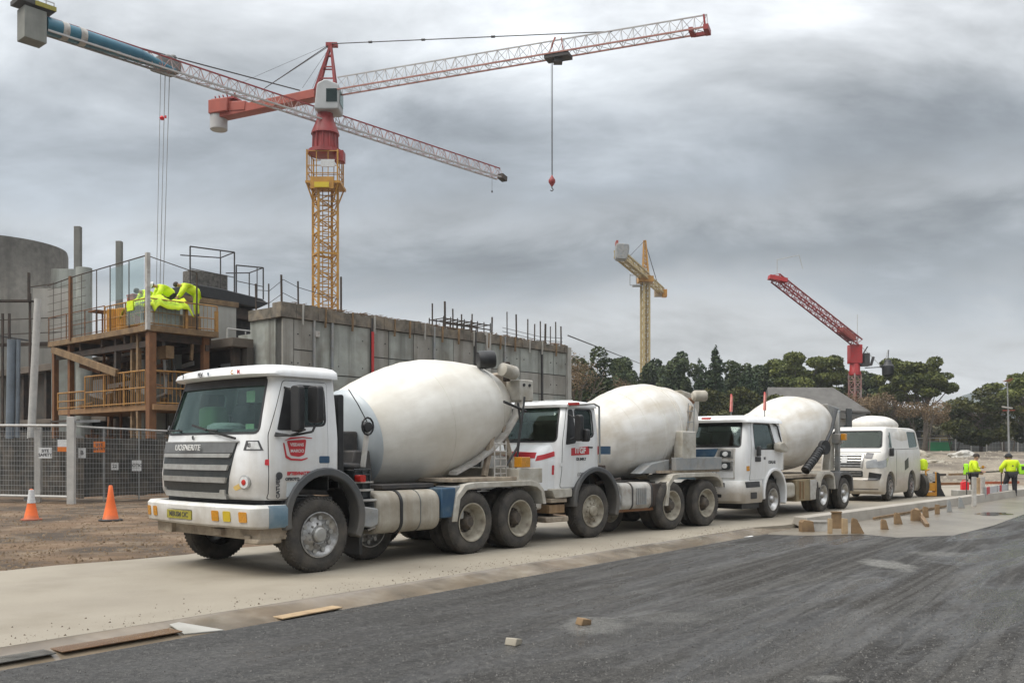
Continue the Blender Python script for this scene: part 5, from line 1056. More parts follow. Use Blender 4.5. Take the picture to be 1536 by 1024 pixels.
def asphalt_mat():
    m = bpy.data.materials.new('wet_asphalt'); m.use_nodes = True; nt = m.node_tree; N = nt.nodes; L = nt.links; b = N['Principled BSDF']
    tc = N.new('ShaderNodeTexCoord')
    def mp(rz, s):
        n = N.new('ShaderNodeMapping'); n.vector_type = 'TEXTURE'; n.inputs['Rotation'].default_value = (0,0,rz); n.inputs['Scale'].default_value = s; L.new(tc.outputs['Object'], n.inputs[0]); return n.outputs[0]
    def nz(v, sc, d=8, r=.6, di=0):
        n = N.new('ShaderNodeTexNoise'); n.inputs['Scale'].default_value = sc; n.inputs['Detail'].default_value = d; n.inputs['Roughness'].default_value = r; n.inputs['Distortion'].default_value = di; L.new(v, n.inputs['Vector']); return n.outputs['Fac']
    def mr(f, a, b_, c=0, d=1):
        n = N.new('ShaderNodeMapRange'); n.inputs[1].default_value = a; n.inputs[2].default_value = b_; n.inputs[3].default_value = c; n.inputs[4].default_value = d; L.new(f, n.inputs[0]); return n.outputs[0]
    def mix(f, a, b_):
        x = N.new('ShaderNodeMix'); x.data_type = 'RGBA'; L.new(f, x.inputs[0])
        for i, v in ((6,a),(7,b_)):
            if isinstance(v, tuple): x.inputs[i].default_value = (*v,1)
            else: L.new(v, x.inputs[i])
        return x.outputs[2]
    def mul(a, b_):
        x = N.new('ShaderNodeMath'); x.operation = 'MULTIPLY'; L.new(a, x.inputs[0])
        if isinstance(b_, float): x.inputs[1].default_value = b_
        else: L.new(b_, x.inputs[1])
        return x.outputs[0]
    O = tc.outputs['Object']
    tracks = nz(mp(R(50), (3.2,.42,1)), 1.5, 10, .74, .35); tracks2 = nz(mp(R(58), (9.0,.30,1)), 1.0, 6, .6, .2); blot = nz(mp(R(50), (2.6,1.0,1)), 1.3, 9, .68, .3)
    fine = nz(O, 26, 4, .85); grit = nz(O, 60, 2, .9); big = nz(mp(R(45), (2.4,1.0,1)), .7, 7)
    sp = N.new('ShaderNodeSeparateXYZ'); L.new(O, sp.inputs[0])
    east = mr(sp.outputs[0], -2.5, 3.5)                     # the tyre-marked part lies to the right
    c = mix(mr(big, .35, .7), (.043,.043,.043), (.064,.062,.059))
    c = mix(mul(mr(blot, .52, .62), .55), c, (.030,.029,.028))
    c = mix(mul(mr(tracks, .485, .53), mul(east, .95)), c, (.014,.0115,.0085))
    ruts = nz(mp(R(57), (13,.42,1)), 1.0, 4, .55, .15); ruts2 = nz(mp(R(55), (16,.17,1)), 1.0, 3, .5, .1)
    c = mix(mul(mr(ruts, .475, .52), mul(east, .95)), c, (.016,.0120,.0075)); c = mix(mul(mr(ruts2, .50, .55), mul(east, .6)), c, (.085,.082,.075))
    c = mix(mul(mr(tracks2, .51, .56), mul(east, .9)), c, (.012,.010,.0075)); c = mix(mul(mr(nz(mp(R(53),(4.5,.22,1)), 1.0, 8, .7, .2), .56, .62), mul(east, .6)), c, (.105,.10,.09))
    c = mix(mul(mr(nz(mp(R(50),(3.2,.9,1)), .8, 9, .68), .55, .70), .60), c, (.125,.12,.11))
    # dried slurry spills with ragged feathered edges
    for cx, cy, w, h, a in ((1330,846,34,8,.6),(890,937,54,14,.5),(1000,925,80,9,.22),(1245,1017,30,5,.35),(1410,830,45,4,.3)):
        p = gnd(cx,cy,-.1); l = (gnd(cx+w,cy,-.1)-p).length; q = (gnd(cx,cy-h,-.1)-gnd(cx,cy+h,-.1)).length/2
        mpn = N.new('ShaderNodeMapping'); mpn.vector_type = 'TEXTURE'; mpn.inputs['Location'].default_value = (p.x,p.y,-.1); mpn.inputs['Rotation'].default_value = (0,0,R(0)); mpn.inputs['Scale'].default_value = (l,q,1); L.new(O, mpn.inputs[0])
        ln = N.new('ShaderNodeVectorMath'); ln.operation = 'LENGTH'; L.new(mpn.outputs[0], ln.inputs[0])
        ad = N.new('ShaderNodeMath'); ad.operation = 'MULTIPLY_ADD'; L.new(nz(O, 2.2, 8, .7), ad.inputs[0]); ad.inputs[1].default_value = 1.7; L.new(ln.outputs['Value'], ad.inputs[2])
        c = mix(mr(ad.outputs[0], 1.5, 1.95, a, 0), c, (.30,.295,.27))
    agg = N.new('ShaderNodeTexVoronoi'); agg.inputs['Scale'].default_value = 42; L.new(O, agg.inputs['Vector'])
    c = mix(mr(nz(O, 9, 6, 1.0), .505, .56, 0, .42), c, (.13,.125,.115)); c = mix(mr(nz(O, 11.3, 6, 1.0), .495, .54, 0, .55), c, (.010,.0095,.009)); c = mix(mr(fine, .52, .70, 0, .55), c, (.17,.165,.155)); c = mix(mr(grit, .50, .66, 0, .55), c, (.012,.012,.013)); c = mix(mr(agg.outputs['Distance'], .0, .3, .45, 0), c, (.013,.013,.014))
    L.new(c, b.inputs['Base Color'])
    wet = nz(mp(R(50), (3.0,.8,1)), .5, 6, .6, .4)
    L.new(mr(wet, .47, .58, .85, .16), b.inputs['Roughness'])
    bp = N.new('ShaderNodeBump'); bp.inputs['Strength'].default_value = .8; bp.inputs['Distance'].default_value = .02; L.new(fine, bp.inputs['Height'])
    bp2 = N.new('ShaderNodeBump'); bp2.inputs['Strength'].default_value = .6; bp2.inputs['Distance'].default_value = .03; L.new(tracks, bp2.inputs['Height']); L.new(bp.outputs[0], bp2.inputs['Normal']); L.new(bp2.outputs[0], b.inputs['Normal'])
    b.inputs['Specular IOR Level'].default_value = .35
    return m
def roads():
    SLAB = mat('haul_road_concrete', (.32,.285,.225), (.235,.205,.16), rough=.7, scale=.35, bump=.3, bscale=20, mottle=((.20,.17,.125),.9,.6), detail=9, lo=.3, hi=.7)
    us = [-14+i*1.0 for i in range(66)]
    near = [site(u, ve(u)+.45) for u in us if u <= 19.6]+[site(u, 9.25) for u in us if u > 19.6]; far = [site(u, 14.05+.25*noise.noise(V3((u*.6,0,0)))+(.18 if u > 8 else 0)) for u in us]
    m = MB(); n = len(us); m.add([(p.x,p.y,-.16) for p in near+far]+[(p.x,p.y,0) for p in near+far],
        [(i,i+1,n+i+1,n+i) for i in range(n-1)]+[(2*n+i,2*n+i+1,3*n+i+1,3*n+i) for i in range(n-1)]+[(i,i+1,2*n+i+1,2*n+i) for i in range(n-1)]+[(n+i,n+i+1,3*n+i+1,3*n+i) for i in range(n-1)]+[(0,n,3*n,2*n),(n-1,2*n-1,4*n-1,3*n-1)])
    o = m.build('haul_road', SLAB, ang=20); tag(o, kind='structure')
    # saw-cut joints and dropped grit
    KERB = mat('stained_kerb', (.19,.15,.105), (.10,.08,.058), rough=.22, scale=1.2, bump=.05, mottle=((.33,.29,.23),1.6,.6), streak=((.12,.10,.08),2,.4))
    m = MB(); uu = [u for u in us+[20.3] if u <= 20.31]
    m.add([tuple(site(u, ve(u)+.448, -.002)) for u in uu]+[tuple(site(u, ve(u)+.40, -.028)) for u in uu]+[tuple(site(u, ve(u)+.10, -.080)) for u in uu]+[tuple(site(u, ve(u)-.03, -.112)) for u in uu], [(k*len(uu)+i,k*len(uu)+i+1,(k+1)*len(uu)+i+1,(k+1)*len(uu)+i) for k in range(3) for i in range(len(uu)-1)])
    o = m.build('kerb', KERB, ang=50); 
    if o.data.polygons[0].normal.z < 0: o.data.flip_normals()
    tag(o, kind='structure')
    A = asphalt_mat(); pts = [site(u, ve(u)+.0) for u in (-14,-5,3,8,13,20.3)]+[gnd(1330,800,-.1), gnd(1420,800,-.1), gnd(1480,785,-.1), gnd(1536,768,-.1), gnd(1700,740,-.1), V3((60,25,0)), V3((60,-20,0)), V3((-30,-20,0))]
    strip('asphalt_yard', pts, -.10, A)
    WET = mat('wet_concrete', (.21,.185,.145), (.14,.12,.095), rough=.32, scale=.4, bump=.05, bscale=5, mottle=((.30,.27,.22),.5,.6))
    pts = [site(18.6, 8.95), site(18.9, 8.2), gnd(1290,801,-.1), gnd(1345,806,-.1), gnd(1430,803,-.1), gnd(1490,788,-.1), gnd(1536,771,-.1), gnd(1720,742,-.1), site(60,-4), site(60,9.3), site(19.7,9.35)]
    strip('wet_concrete_apron', pts, -.104+.008, WET)
    # pale splashes on the asphalt
    SPL = mat('dried_slurry', (.28,.28,.265), (.17,.17,.16), rough=.8, scale=2, bump=.3)
    for cx, cy, w, h, s in ((1120,804,10,2,5),):
        c = gnd(cx,cy,-.1); pts = []
        for i in range(28):
            t = i*6.283/28; k = 1+.45*noise.noise(V3((math.cos(t)*2,math.sin(t)*2,s))); q = gnd(cx+w*k*math.cos(t), cy+h*k*math.sin(t)*.8, -.1); pts.append(q)
        strip('slurry_patch', pts, -.093+.0004*s, SPL if s != 5 else PAPER)
    # standing water along the kerb foot and on the apron
    PUD = mat('puddle_water', (.030,.026,.020), (.05,.042,.032), rough=.08, scale=1.0)
    MATS['puddle_water'].node_tree.nodes['Principled BSDF'].inputs['Roughness'].default_value = .12
    for l in list(PUD.node_tree.links):
        if l.to_socket.name == 'Roughness': PUD.node_tree.links.remove(l)
    def puddle(us_, a, b_, z):
        p = [site(u, ve(u)+a(u), z) for u in us_]; q = [site(u, ve(u)+b_(u), z) for u in us_]; n_ = len(us_); mb = MB(); mb.add([tuple(x) for x in p+q], [(i,i+1,n_+i+1,n_+i) for i in range(n_-1)]); o = mb.build('puddle', PUD, ang=0)
        if o.data.polygons[0].normal.z < 0: o.data.flip_normals()
        tag(o, kind='structure')
    uu2 = [-4+i*.12 for i in range(66)]; 0 and puddle(uu2, lambda u: -.10-.35*abs(noise.noise(V3((u*.9,0,0)))), lambda u: .20, -.0845)
    uu2 = [5.1+i*.12 for i in range(22)]; 0 and puddle(uu2, lambda u: -.02-.14*abs(noise.noise(V3((u*1.1,3,0)))), lambda u: .13, -.0875)
    uu2 = [10+i*.15 for i in range(40)]; 0 and puddle(uu2, lambda u: -.02-.16*abs(noise.noise(V3((u*.9,5,0)))), lambda u: .12, -.0878)
    for cx,cy,w,h,s in ((1490,770,26,2.4,2),):
        pts = []
        for i in range(40):
            t_ = i*6.2832/40; k = 1+.5*noise.noise(V3((math.cos(t_)*1.5,math.sin(t_)*1.5,s))); pts.append(gnd(cx+w*k*math.cos(t_), cy+h*k*math.sin(t_), -.09))
        strip('puddle', pts, -.0915, PUD)
    # grit and small stones
    rnd = random.Random(21)
    def grit(name, n_, pick, m_, s0, s1):
        mb = MB()
        for i in range(n_):
            p = pick(); s = s0+(s1-s0)*rnd.random()**3; a = rnd.uniform(0,3.14); dx, dy = math.cos(a)*s, math.sin(a)*s; k = rnd.uniform(.5,1)
            mb.add([(p.x+dx,p.y+dy,p.z-.002),(p.x-dy*k,p.y+dx*k,p.z-.002),(p.x-dx,p.y-dy,p.z-.002),(p.x+dy*k,p.y-dx*k,p.z-.002),(p.x+rnd.uniform(-.4,.4)*s,p.y,p.z+s*rnd.uniform(.5,1.1))], [(0,1,4),(1,2,4),(2,3,4),(3,0,4)])
        tag(mb.build(name, m_, ang=0), kind='stuff')
    def pa():
        while True:
            px = rnd.uniform(0,1536); py = 800+rnd.random()**.7*230; p = gnd(px,py,-.1)
            a = R(AZ); u = p.x*math.sin(a)+p.y*math.cos(a); v = -p.x*math.cos(a)+p.y*math.sin(a)
            if v < ve(u)-.03 and rnd.random() < .35+.65*max(0,min(1,(px-300)/900)): return p
    grit('asphalt_grit', 9000, pa, mat('grey_grit',(.16,.155,.145),(.07,.068,.064),rough=.85,scale=12), .004, .016)
    grit('dark_grit', 3500, pa, mat('dark_grit',(.022,.019,.016),(.04,.034,.028),rough=.8,scale=12), .004, .011)
    def pk():
        u = rnd.uniform(1,19); v = ve(u)+.45+abs(rnd.gauss(0,.35)); return site(u, v, .002)
    grit('slab_grit', 900, pk, mat('brown_grit',(.13,.10,.07),(.08,.06,.04),rough=.9,scale=12), .004, .016)
    def pd():
        while True:
            p = gnd(rnd.uniform(-20,340), rnd.uniform(752,852), 0); a = R(AZ); v = -p.x*math.cos(a)+p.y*math.sin(a)
            if v > 14.2: p.z = ground_z(p.x,p.y)-.004; return p
    grit('dirt_clods', 6000, pd, mat('dirt_clod',(.11,.07,.04),(.20,.145,.09),rough=.95,scale=3), .008, .05)
    # boards and debris
    def thingbox(name, label, cat, p, q, w, h, m, grp=None, z=None):
        mb = MB(); p = V3(p); q = V3(q); c = (p+q)/2; mb.bar(p-c, q-c, w, h); o = mb.build(name, m, bev=.004, loc=c); return tag(o, label, cat, grp)
    def kb(u, t=.5, dz=.012): v = ve(u)+.45*t; z = -.105+.10*t+dz; return site(u, v, z)
    thingbox('kerb_board_patch','dark wet patch coloured for puddle reflections in the kerb at the lower left corner','board', kb(2.75,.45,.008), kb(3.50,.45,.008), .27, .012, mat('wet_dark_patch',(.05,.048,.045),(.12,.115,.10),rough=.12,scale=5))  # flush patch for kerb water, its dark reflections put into the colour
    thingbox('kerb_board_patch','long wet brown strip coloured as a puddle reflection in the kerb at the lower left','board', kb(3.55,.45,.008), kb(4.72,.45,.008), .27, .012, mat('wet_brown_reflection',(.14,.07,.028),(.09,.045,.02),rough=.25,scale=3,streak=((.22,.14,.07),6,.5)))  # wet brown colour stands in for a reflection in kerb water
    mb = MB(); a, b_, c_, d_ = kb(4.74,.75,.004), kb(4.74,.15,.004), kb(5.15,.0,.004), kb(4.85,.78,.004); cc = (a+b_+c_+d_)/4; q = [a,b_,c_,d_]; mb.add([tuple(p-cc) for p in q]+[tuple(p-cc+V3((0,0,.010))) for p in q], [(0,1,2,3),(4,7,6,5),(0,4,5,1),(1,5,6,2),(2,6,7,3),(3,7,4,0)]); tag(mb.build('offcut_wedge', CONCL, loc=cc), 'small pale triangular offcut beside the brown kerb strip at the lower left', 'offcut')
    thingbox('kerb_board_patch','flat tan plywood strip lying on the kerb, left of centre','board', kb(5.85,.12,.014), kb(6.7,.16,.014), .17, .015, TIMBL)
    0 and thingbox('kerb_board_patch','thin brown batten along the kerb below the first truck','board', kb(7.0,.55,.01), kb(9.8,.55,.01), .10, .015, TIMBO)
    for px,py,w,s,lb in ((875,936,.13,1,'small brown wooden block lying on the pale patch of asphalt'),(770,966,.12,2,'small brown stone lying on the asphalt left of the pale patch'),(47,0,0,0,'')):
        if not w: continue
        p = gnd(px,py,-.1); mb = MB(); mb.prism(rpoly([(-w/2,0),(w*.45,0),(w/2,w*.4),(-w*.3,w*.55)],.01), -.06,.06); o = mb.build('wood_block' if s == 1 else 'stone', TIMB if s == 1 else ROCK, bev=.006, loc=p); o.rotation_euler.z = .5*s; tag(o, lb, 'block' if s == 1 else 'stone')
def boards_right():
    G = 'formwork stakes and panels at the end of the kerb'
    def stake(px, y0, y1, w, label, dep=.07, wedge=0, m=TIMB, nm='formwork_stake'):
        p = gnd(px, y0, -.1); h = (y0-y1)/F*p.y; wm = w/F*p.y; mb = MB()
        if wedge: mb.prism([(-wm/2,0),(wm/2+wedge,0),(wm/2,h*.9),(-wm/2*.6,h),(-wm/2,h*.8)], -dep/2, dep/2)
        else: mb.prism([(-wm/2,0),(wm/2,0),(wm/2*.9,h*.97),(-wm/2,h)], -dep/2, dep/2)
        return tag(mb.build(nm, m, bev=.006, loc=p), label, 'formwork', G)
    stake(1209,797,779,17,'low dark wooden wedge, leftmost of the formwork at the kerb end',.25,.03)
    stake(1245,800,777,6,'upright timber post joining the two short plywood panels',.08,m=TIMBL)
    stake(1267,800,777,8,'upright timber post left of the triangular plywood brace',.09,m=TIMBL)
    stake(1281,800,776,8,'triangular plywood brace at the right end of the short panels',.06,.16,m=TIMB)
    for a, b, y0, y1, lb in ((1216,1243,797,782,'short grey plywood panel between the wedge and first post'),(1249,1264,793,768,'tall brown plywood panel between the two timber posts')):
        p = gnd(a,y0,-.1); q = gnd(b,y0,-.1); h = (y0-y1)/F*p.y; c = (p+q)/2; mb = MB(); mb.bar(p-c+V3((0,.08,h/2)), q-c+V3((0,.08,h/2)), .03, h); mb.bar(p-c+V3((0,.10,h)), q-c+V3((0,.10,h)), .12,.03); tag(mb.build('plywood_panel', TIMB if b > 1250 else GREYL, loc=c), lb, 'formwork', G)
    data = [(1325,794,778,7,.06,'pointed brown stake, leftmost of the row along the low kerb wall'),(1345,786,768,7,.08,'tall thin stake second from the left in the row along the kerb wall'),(1373,781,763,13,.05,'thick round-topped stake with a long diagonal brace'),
            (1388,776,759,7,.02,'stake just right of the round-topped brace'),(1406,771,756,6,.0,'fifth stake in the row along the low kerb wall'),(1423,768,749,4,.05,'thin grey pointed stake sixth in the row'),(1440,762,745,4,.1,'thin grey pointed stake nearest the tall white post')]
    for i, (px,y0,y1,w,wd,lb) in enumerate(data): stake(px,y0,y1,w,lb,.08,wd, m=TIMB if i < 5 else GREYP)
    p = gnd(1374,772,-.1); q = gnd(1391,790,-.1); mb = MB(); mb.bar(V3((0,0,.15)), q-p+V3((0,0,.03)), .09,.09); tag(mb.build('diagonal_brace', TIMB, loc=p), 'long diagonal timber brace leaning on the round-topped stake', 'formwork', G)
    mb = MB(); a = site(24.2,8.72,-.05); b = site(36,9.1,-.05); mb.bar(V3((0,0,0)), b-a, .05,.06); tag(mb.build('ground_batten', TIMB, loc=a), 'long low timber batten at the foot of the kerb wall stakes', 'formwork', G)
    # upstand kerb wall behind the stakes
    KW = mat('kerb_wall_concrete', (.36,.33,.285), (.29,.265,.225), rough=.7, scale=1, mottle=((.23,.2,.16),1,.4))
    mb = MB(); mb.prism([(8.90,-.15),(8.95,.16),(9.26,.17),(9.30,.004)], 20.6, 47, 'x'); o = mb.build('kerb_wall', KW, bev=.015); o.rotation_euler.z = ROT; tag(o, 'low cast concrete kerb wall running behind the wooden stakes', 'kerb wall')
    mb = MB(); a = site(19.75,8.0,0); 0 and mb.add([tuple(site(19.6,8.2,-.10)-a),tuple(site(20.4,7.75,-.10)-a),tuple(site(20.9,8.95,.0)-a),tuple(site(19.6,9.3,.0)-a),tuple(site(19.7,8.4,.03)-a),tuple(site(20.4,8.0,.04)-a)], [(0,1,5,4),(4,5,2,3),(1,2,5),(0,4,3)]); 
    # posts, rail and barrier by the two workers
    for px,y0,y1,w,m,lb in ((1461,760,715,5,GREYL,'tall white timber post in front of the worker with the green bag'),(1474,751,715,5,GREYL,'second white timber post beside the red and white barrier'),(1467,752,716,4,TIMBL,'orange timber post between the two white posts')):
        p = gnd(px,y0,-.1); h = (y0-y1)/F*p.y; wm = w/F*p.y; mb = MB(); mb.box(-wm/2,wm/2,-.06,.06,0,h); tag(mb.build('timber_post', m, bev=.005, loc=p), lb, 'post', 'timber posts by the barrier')
    p = gnd(1477,752,-.1); q = gnd(1511,745,-.1); t = thing('traffic_barrier','low red and white board barrier on the wet concrete between the two workers','barrier',p)
    d = q-p; h = 22/F*p.y; o = MB().bar(V3((0,0,h*.55)), d+V3((0,0,h*.55)), .04, h*.85).build('panel', mat('barrier_white',(.50,.50,.51),(.42,.42,.43),scale=3), t, bev=.005)
    for k, w in ((.06,.12),(.62,.08)): MB().bar(d*k+V3((0,-.03,h*.55)), d*(k+w)+V3((0,-.03,h*.55)), .03, h*.86).build('red_stripe', RED, o)
    for k in (.0,.5,1.0): MB().bar(d*k+V3((0,0,0)), d*k+V3((0,.0,h)), .06).build('leg', GREYP, t)
    a = gnd(1450,750,-.1)+V3((0,0,.98)); b = gnd(1502,744,-.1)+V3((0,0,.98)); mb = MB(); mb.bar(V3((0,0,0)), b-a, .05,.05); mb.bar(V3((0,0,0)),V3((0,0,-.98)),.03); mb.bar(b-a,b-a+V3((0,0,-.98)),.03); tag(mb.build('hand_rail', DARK, loc=a, ang=0), 'thin dark rail running between the two hi-vis workers', 'rail')
    t = thing('fuel_can','bright red plastic can beside the first hi-vis worker','container',gnd(1453,748,-.1)+V3((0,.3,.32))); MB().prism(rpoly([(-.13,0),(.13,0),(.13,.26),(.05,.33),(-.13,.3)],.03), -.08,.08).build('can', REDV, t, bev=.01); MB().tube((.06,0,.3),(.12,0,.38),.02).build('spout', BLACK, t); MB().path([V3((-.1,0,.3)),V3((-.08,0,.37)),V3((.03,0,.37))],.012).build('handle', REDV, t)
    mb = MB(); mb.box(-.4,.4,-.25,.25,-.32,-.0); tag(mb.build('concrete_block', CONCL, loc=t.location, bev=.02), 'concrete block under the red can', 'block')
    t = thing('folded_cone','red plastic traffic cone lying crumpled beside the barrier','cone',gnd(1478,748,-.1)+V3((0,.4,.3))); MB().lathe([(0,.2),(.04,.2),(.05,.14),(.42,.04),(.44,0)], n=20).build('body', REDV, t); MB().box(-.22,.22,-.2,.2,-.3,0.0).build('base', REDV, t, bev=.03)
    def bag(t, J, jk):
        o = MB().prism(rpoly([(-.13,-.22),(.15,-.22),(.10,.22),(-.08,.22)],.06), -.07,.07).build('shoulder_bag', HIVG, t, bev=.03, loc=(.06,.24,1.12)); MB().box(-.06,.06,.072,.08,-.02,.1).build('bag_emblem', DARK, o); MB().box(-.06,.06,-.08,-.072,-.02,.1).build('bag_emblem', DARK, o)
    def glove(t, J, jk):
        MB().lathe([(-.05,.03),(0,.055),(.07,.04)], o=J['palmL'], n=12).build('glove', AMBER, t)
    o = person('worker in hi-vis jacket with a green shoulder bag, left of the barrier', gnd(1460,747,-.1), R(75), dict(chest=(0,-.05,1.30),neck=(0,-.07,1.46),jaw=(0,-.10,1.53),head=(0,-.11,1.62),crown=(0,-.10,1.68),elL=(.23,-.06,1.12),wrL=(.18,-.30,1.18),elR=(-.23,-.02,1.10),wrR=(-.18,-.22,1.05)), group='workers standing at the barrier', extra=lambda t,J,jk:(bag(t,J,jk),glove(t,J,jk))); o.scale = (1.02,1.02,.97)
    def pack(t, J, jk):
        o = MB().prism(rpoly([(-.14,-.2),(.14,-.2),(.12,.2),(-.12,.2)],.05), -.07,.07).build('side_pack', HIVG, t, bev=.03, loc=(-.36,.06,1.10)); MB().box(-.07,.07,.072,.08,-.02,.12).build('pack_emblem', DARK, o)
        mb = MB(); mb.lathe([(0,.03),(-.006,.03)], o=(.02,.205,1.24), d=(0,1,0), n=12); mb.build('round_logo', DARK, jk)
        for z in (1.0,1.16): pass
    o = person('stooping worker in bulky hi-vis jacket and black trousers at the right edge', gnd(1517,745,-.1), R(172), dict(belly=(0,-.06,1.08),chest=(0,-.16,1.30),neck=(0,-.22,1.44),jaw=(0,-.27,1.50),head=(0,-.28,1.58),crown=(0,-.27,1.65),elL=(.32,-.08,1.12),wrL=(.22,-.28,.98),elR=(-.30,-.05,1.10),wrR=(-.26,-.26,.95),kneeL=(.16,-.12,.50),ankL=(.18,.08,.10),toeL=(.2,-.08,.04)), hat=CLOTH, group='workers standing at the barrier', extra=pack); o.scale = (1.1,1.04,.97)
    # small yellow machine behind the van
    p = gnd(1391,744,0); t = thing('plate_compactor','small yellow engine driven compactor with black tyre standing behind the van','machine',p,R(10))
    b = MB(); b.path([V3((-.18,-.2,.05)),V3((-.2,-.2,.95)),V3((-.05,-.2,1.0))],.03); b.path([V3((.22,-.2,.05)),V3((.2,-.2,.9))],.03); b.box(-.18,.22,-.25,.2,.02,.16); b.box(-.1,.2,-.2,.15,.2,.5); b.build('frame', OBAR, t, bev=.01)
    b = MB(); b.box(-.12,.18,-.22,.15,.55,.85); b.tube((0,-.25,.7),(0,-.2,.7),.1,n=14); b.build('engine', GREYL, t, bev=.02)
    MB().lathe([(0,.30),(.02,.42),(.16,.42),(.18,.30),(.18,0)], o=(-.42,-.1,.42), d=(1,.0,0), n=28).build('tyre', TYRE, t)
    b = MB(); b.prism([(.25,.0),(.62,.0),(.45,.3),(.38,.85),(.28,.9)], -.2,.1); b.build('rubber_skirt', BLACK, t, bev=.02)
    tag(MB().lathe([(-.2,.05),(-.15,.14),(.05,.17),(.2,.12),(.24,0)], n=16).build('hi_vis_bag', HIVIS, loc=p+V3((-.20,-.1,1.15))), 'yellow hi-vis bag resting on top of the small compactor', 'bag')
    for px,py,l,a,m,lb in ((1398,709,1.5,0,RUSTD,'dark brown beam resting behind the compactor'),(1425,718,3.0,.05,RUST,'rusty orange beam lying on the rubble behind the workers'),(1490,716,2.2,-.1,REDO,'red oxide pipe lying on the rubble between the workers'),(1450,708,2.0,.1,TIMB,'grey brown plank on the rubble left of the workers')):
        c = gnd(px,py+12,0); z = ground_z(c.x,c.y); mb = MB(); mb.bar(V3((-l/2,0,0)),V3((l/2,l*a,.05)),.16,.12); tag(mb.build('site_beam', m, loc=(c.x,c.y,max(z,0)+.3 if py < 712 else max(z,0)+.12)), lb, 'beam', 'beams lying on the rubble')
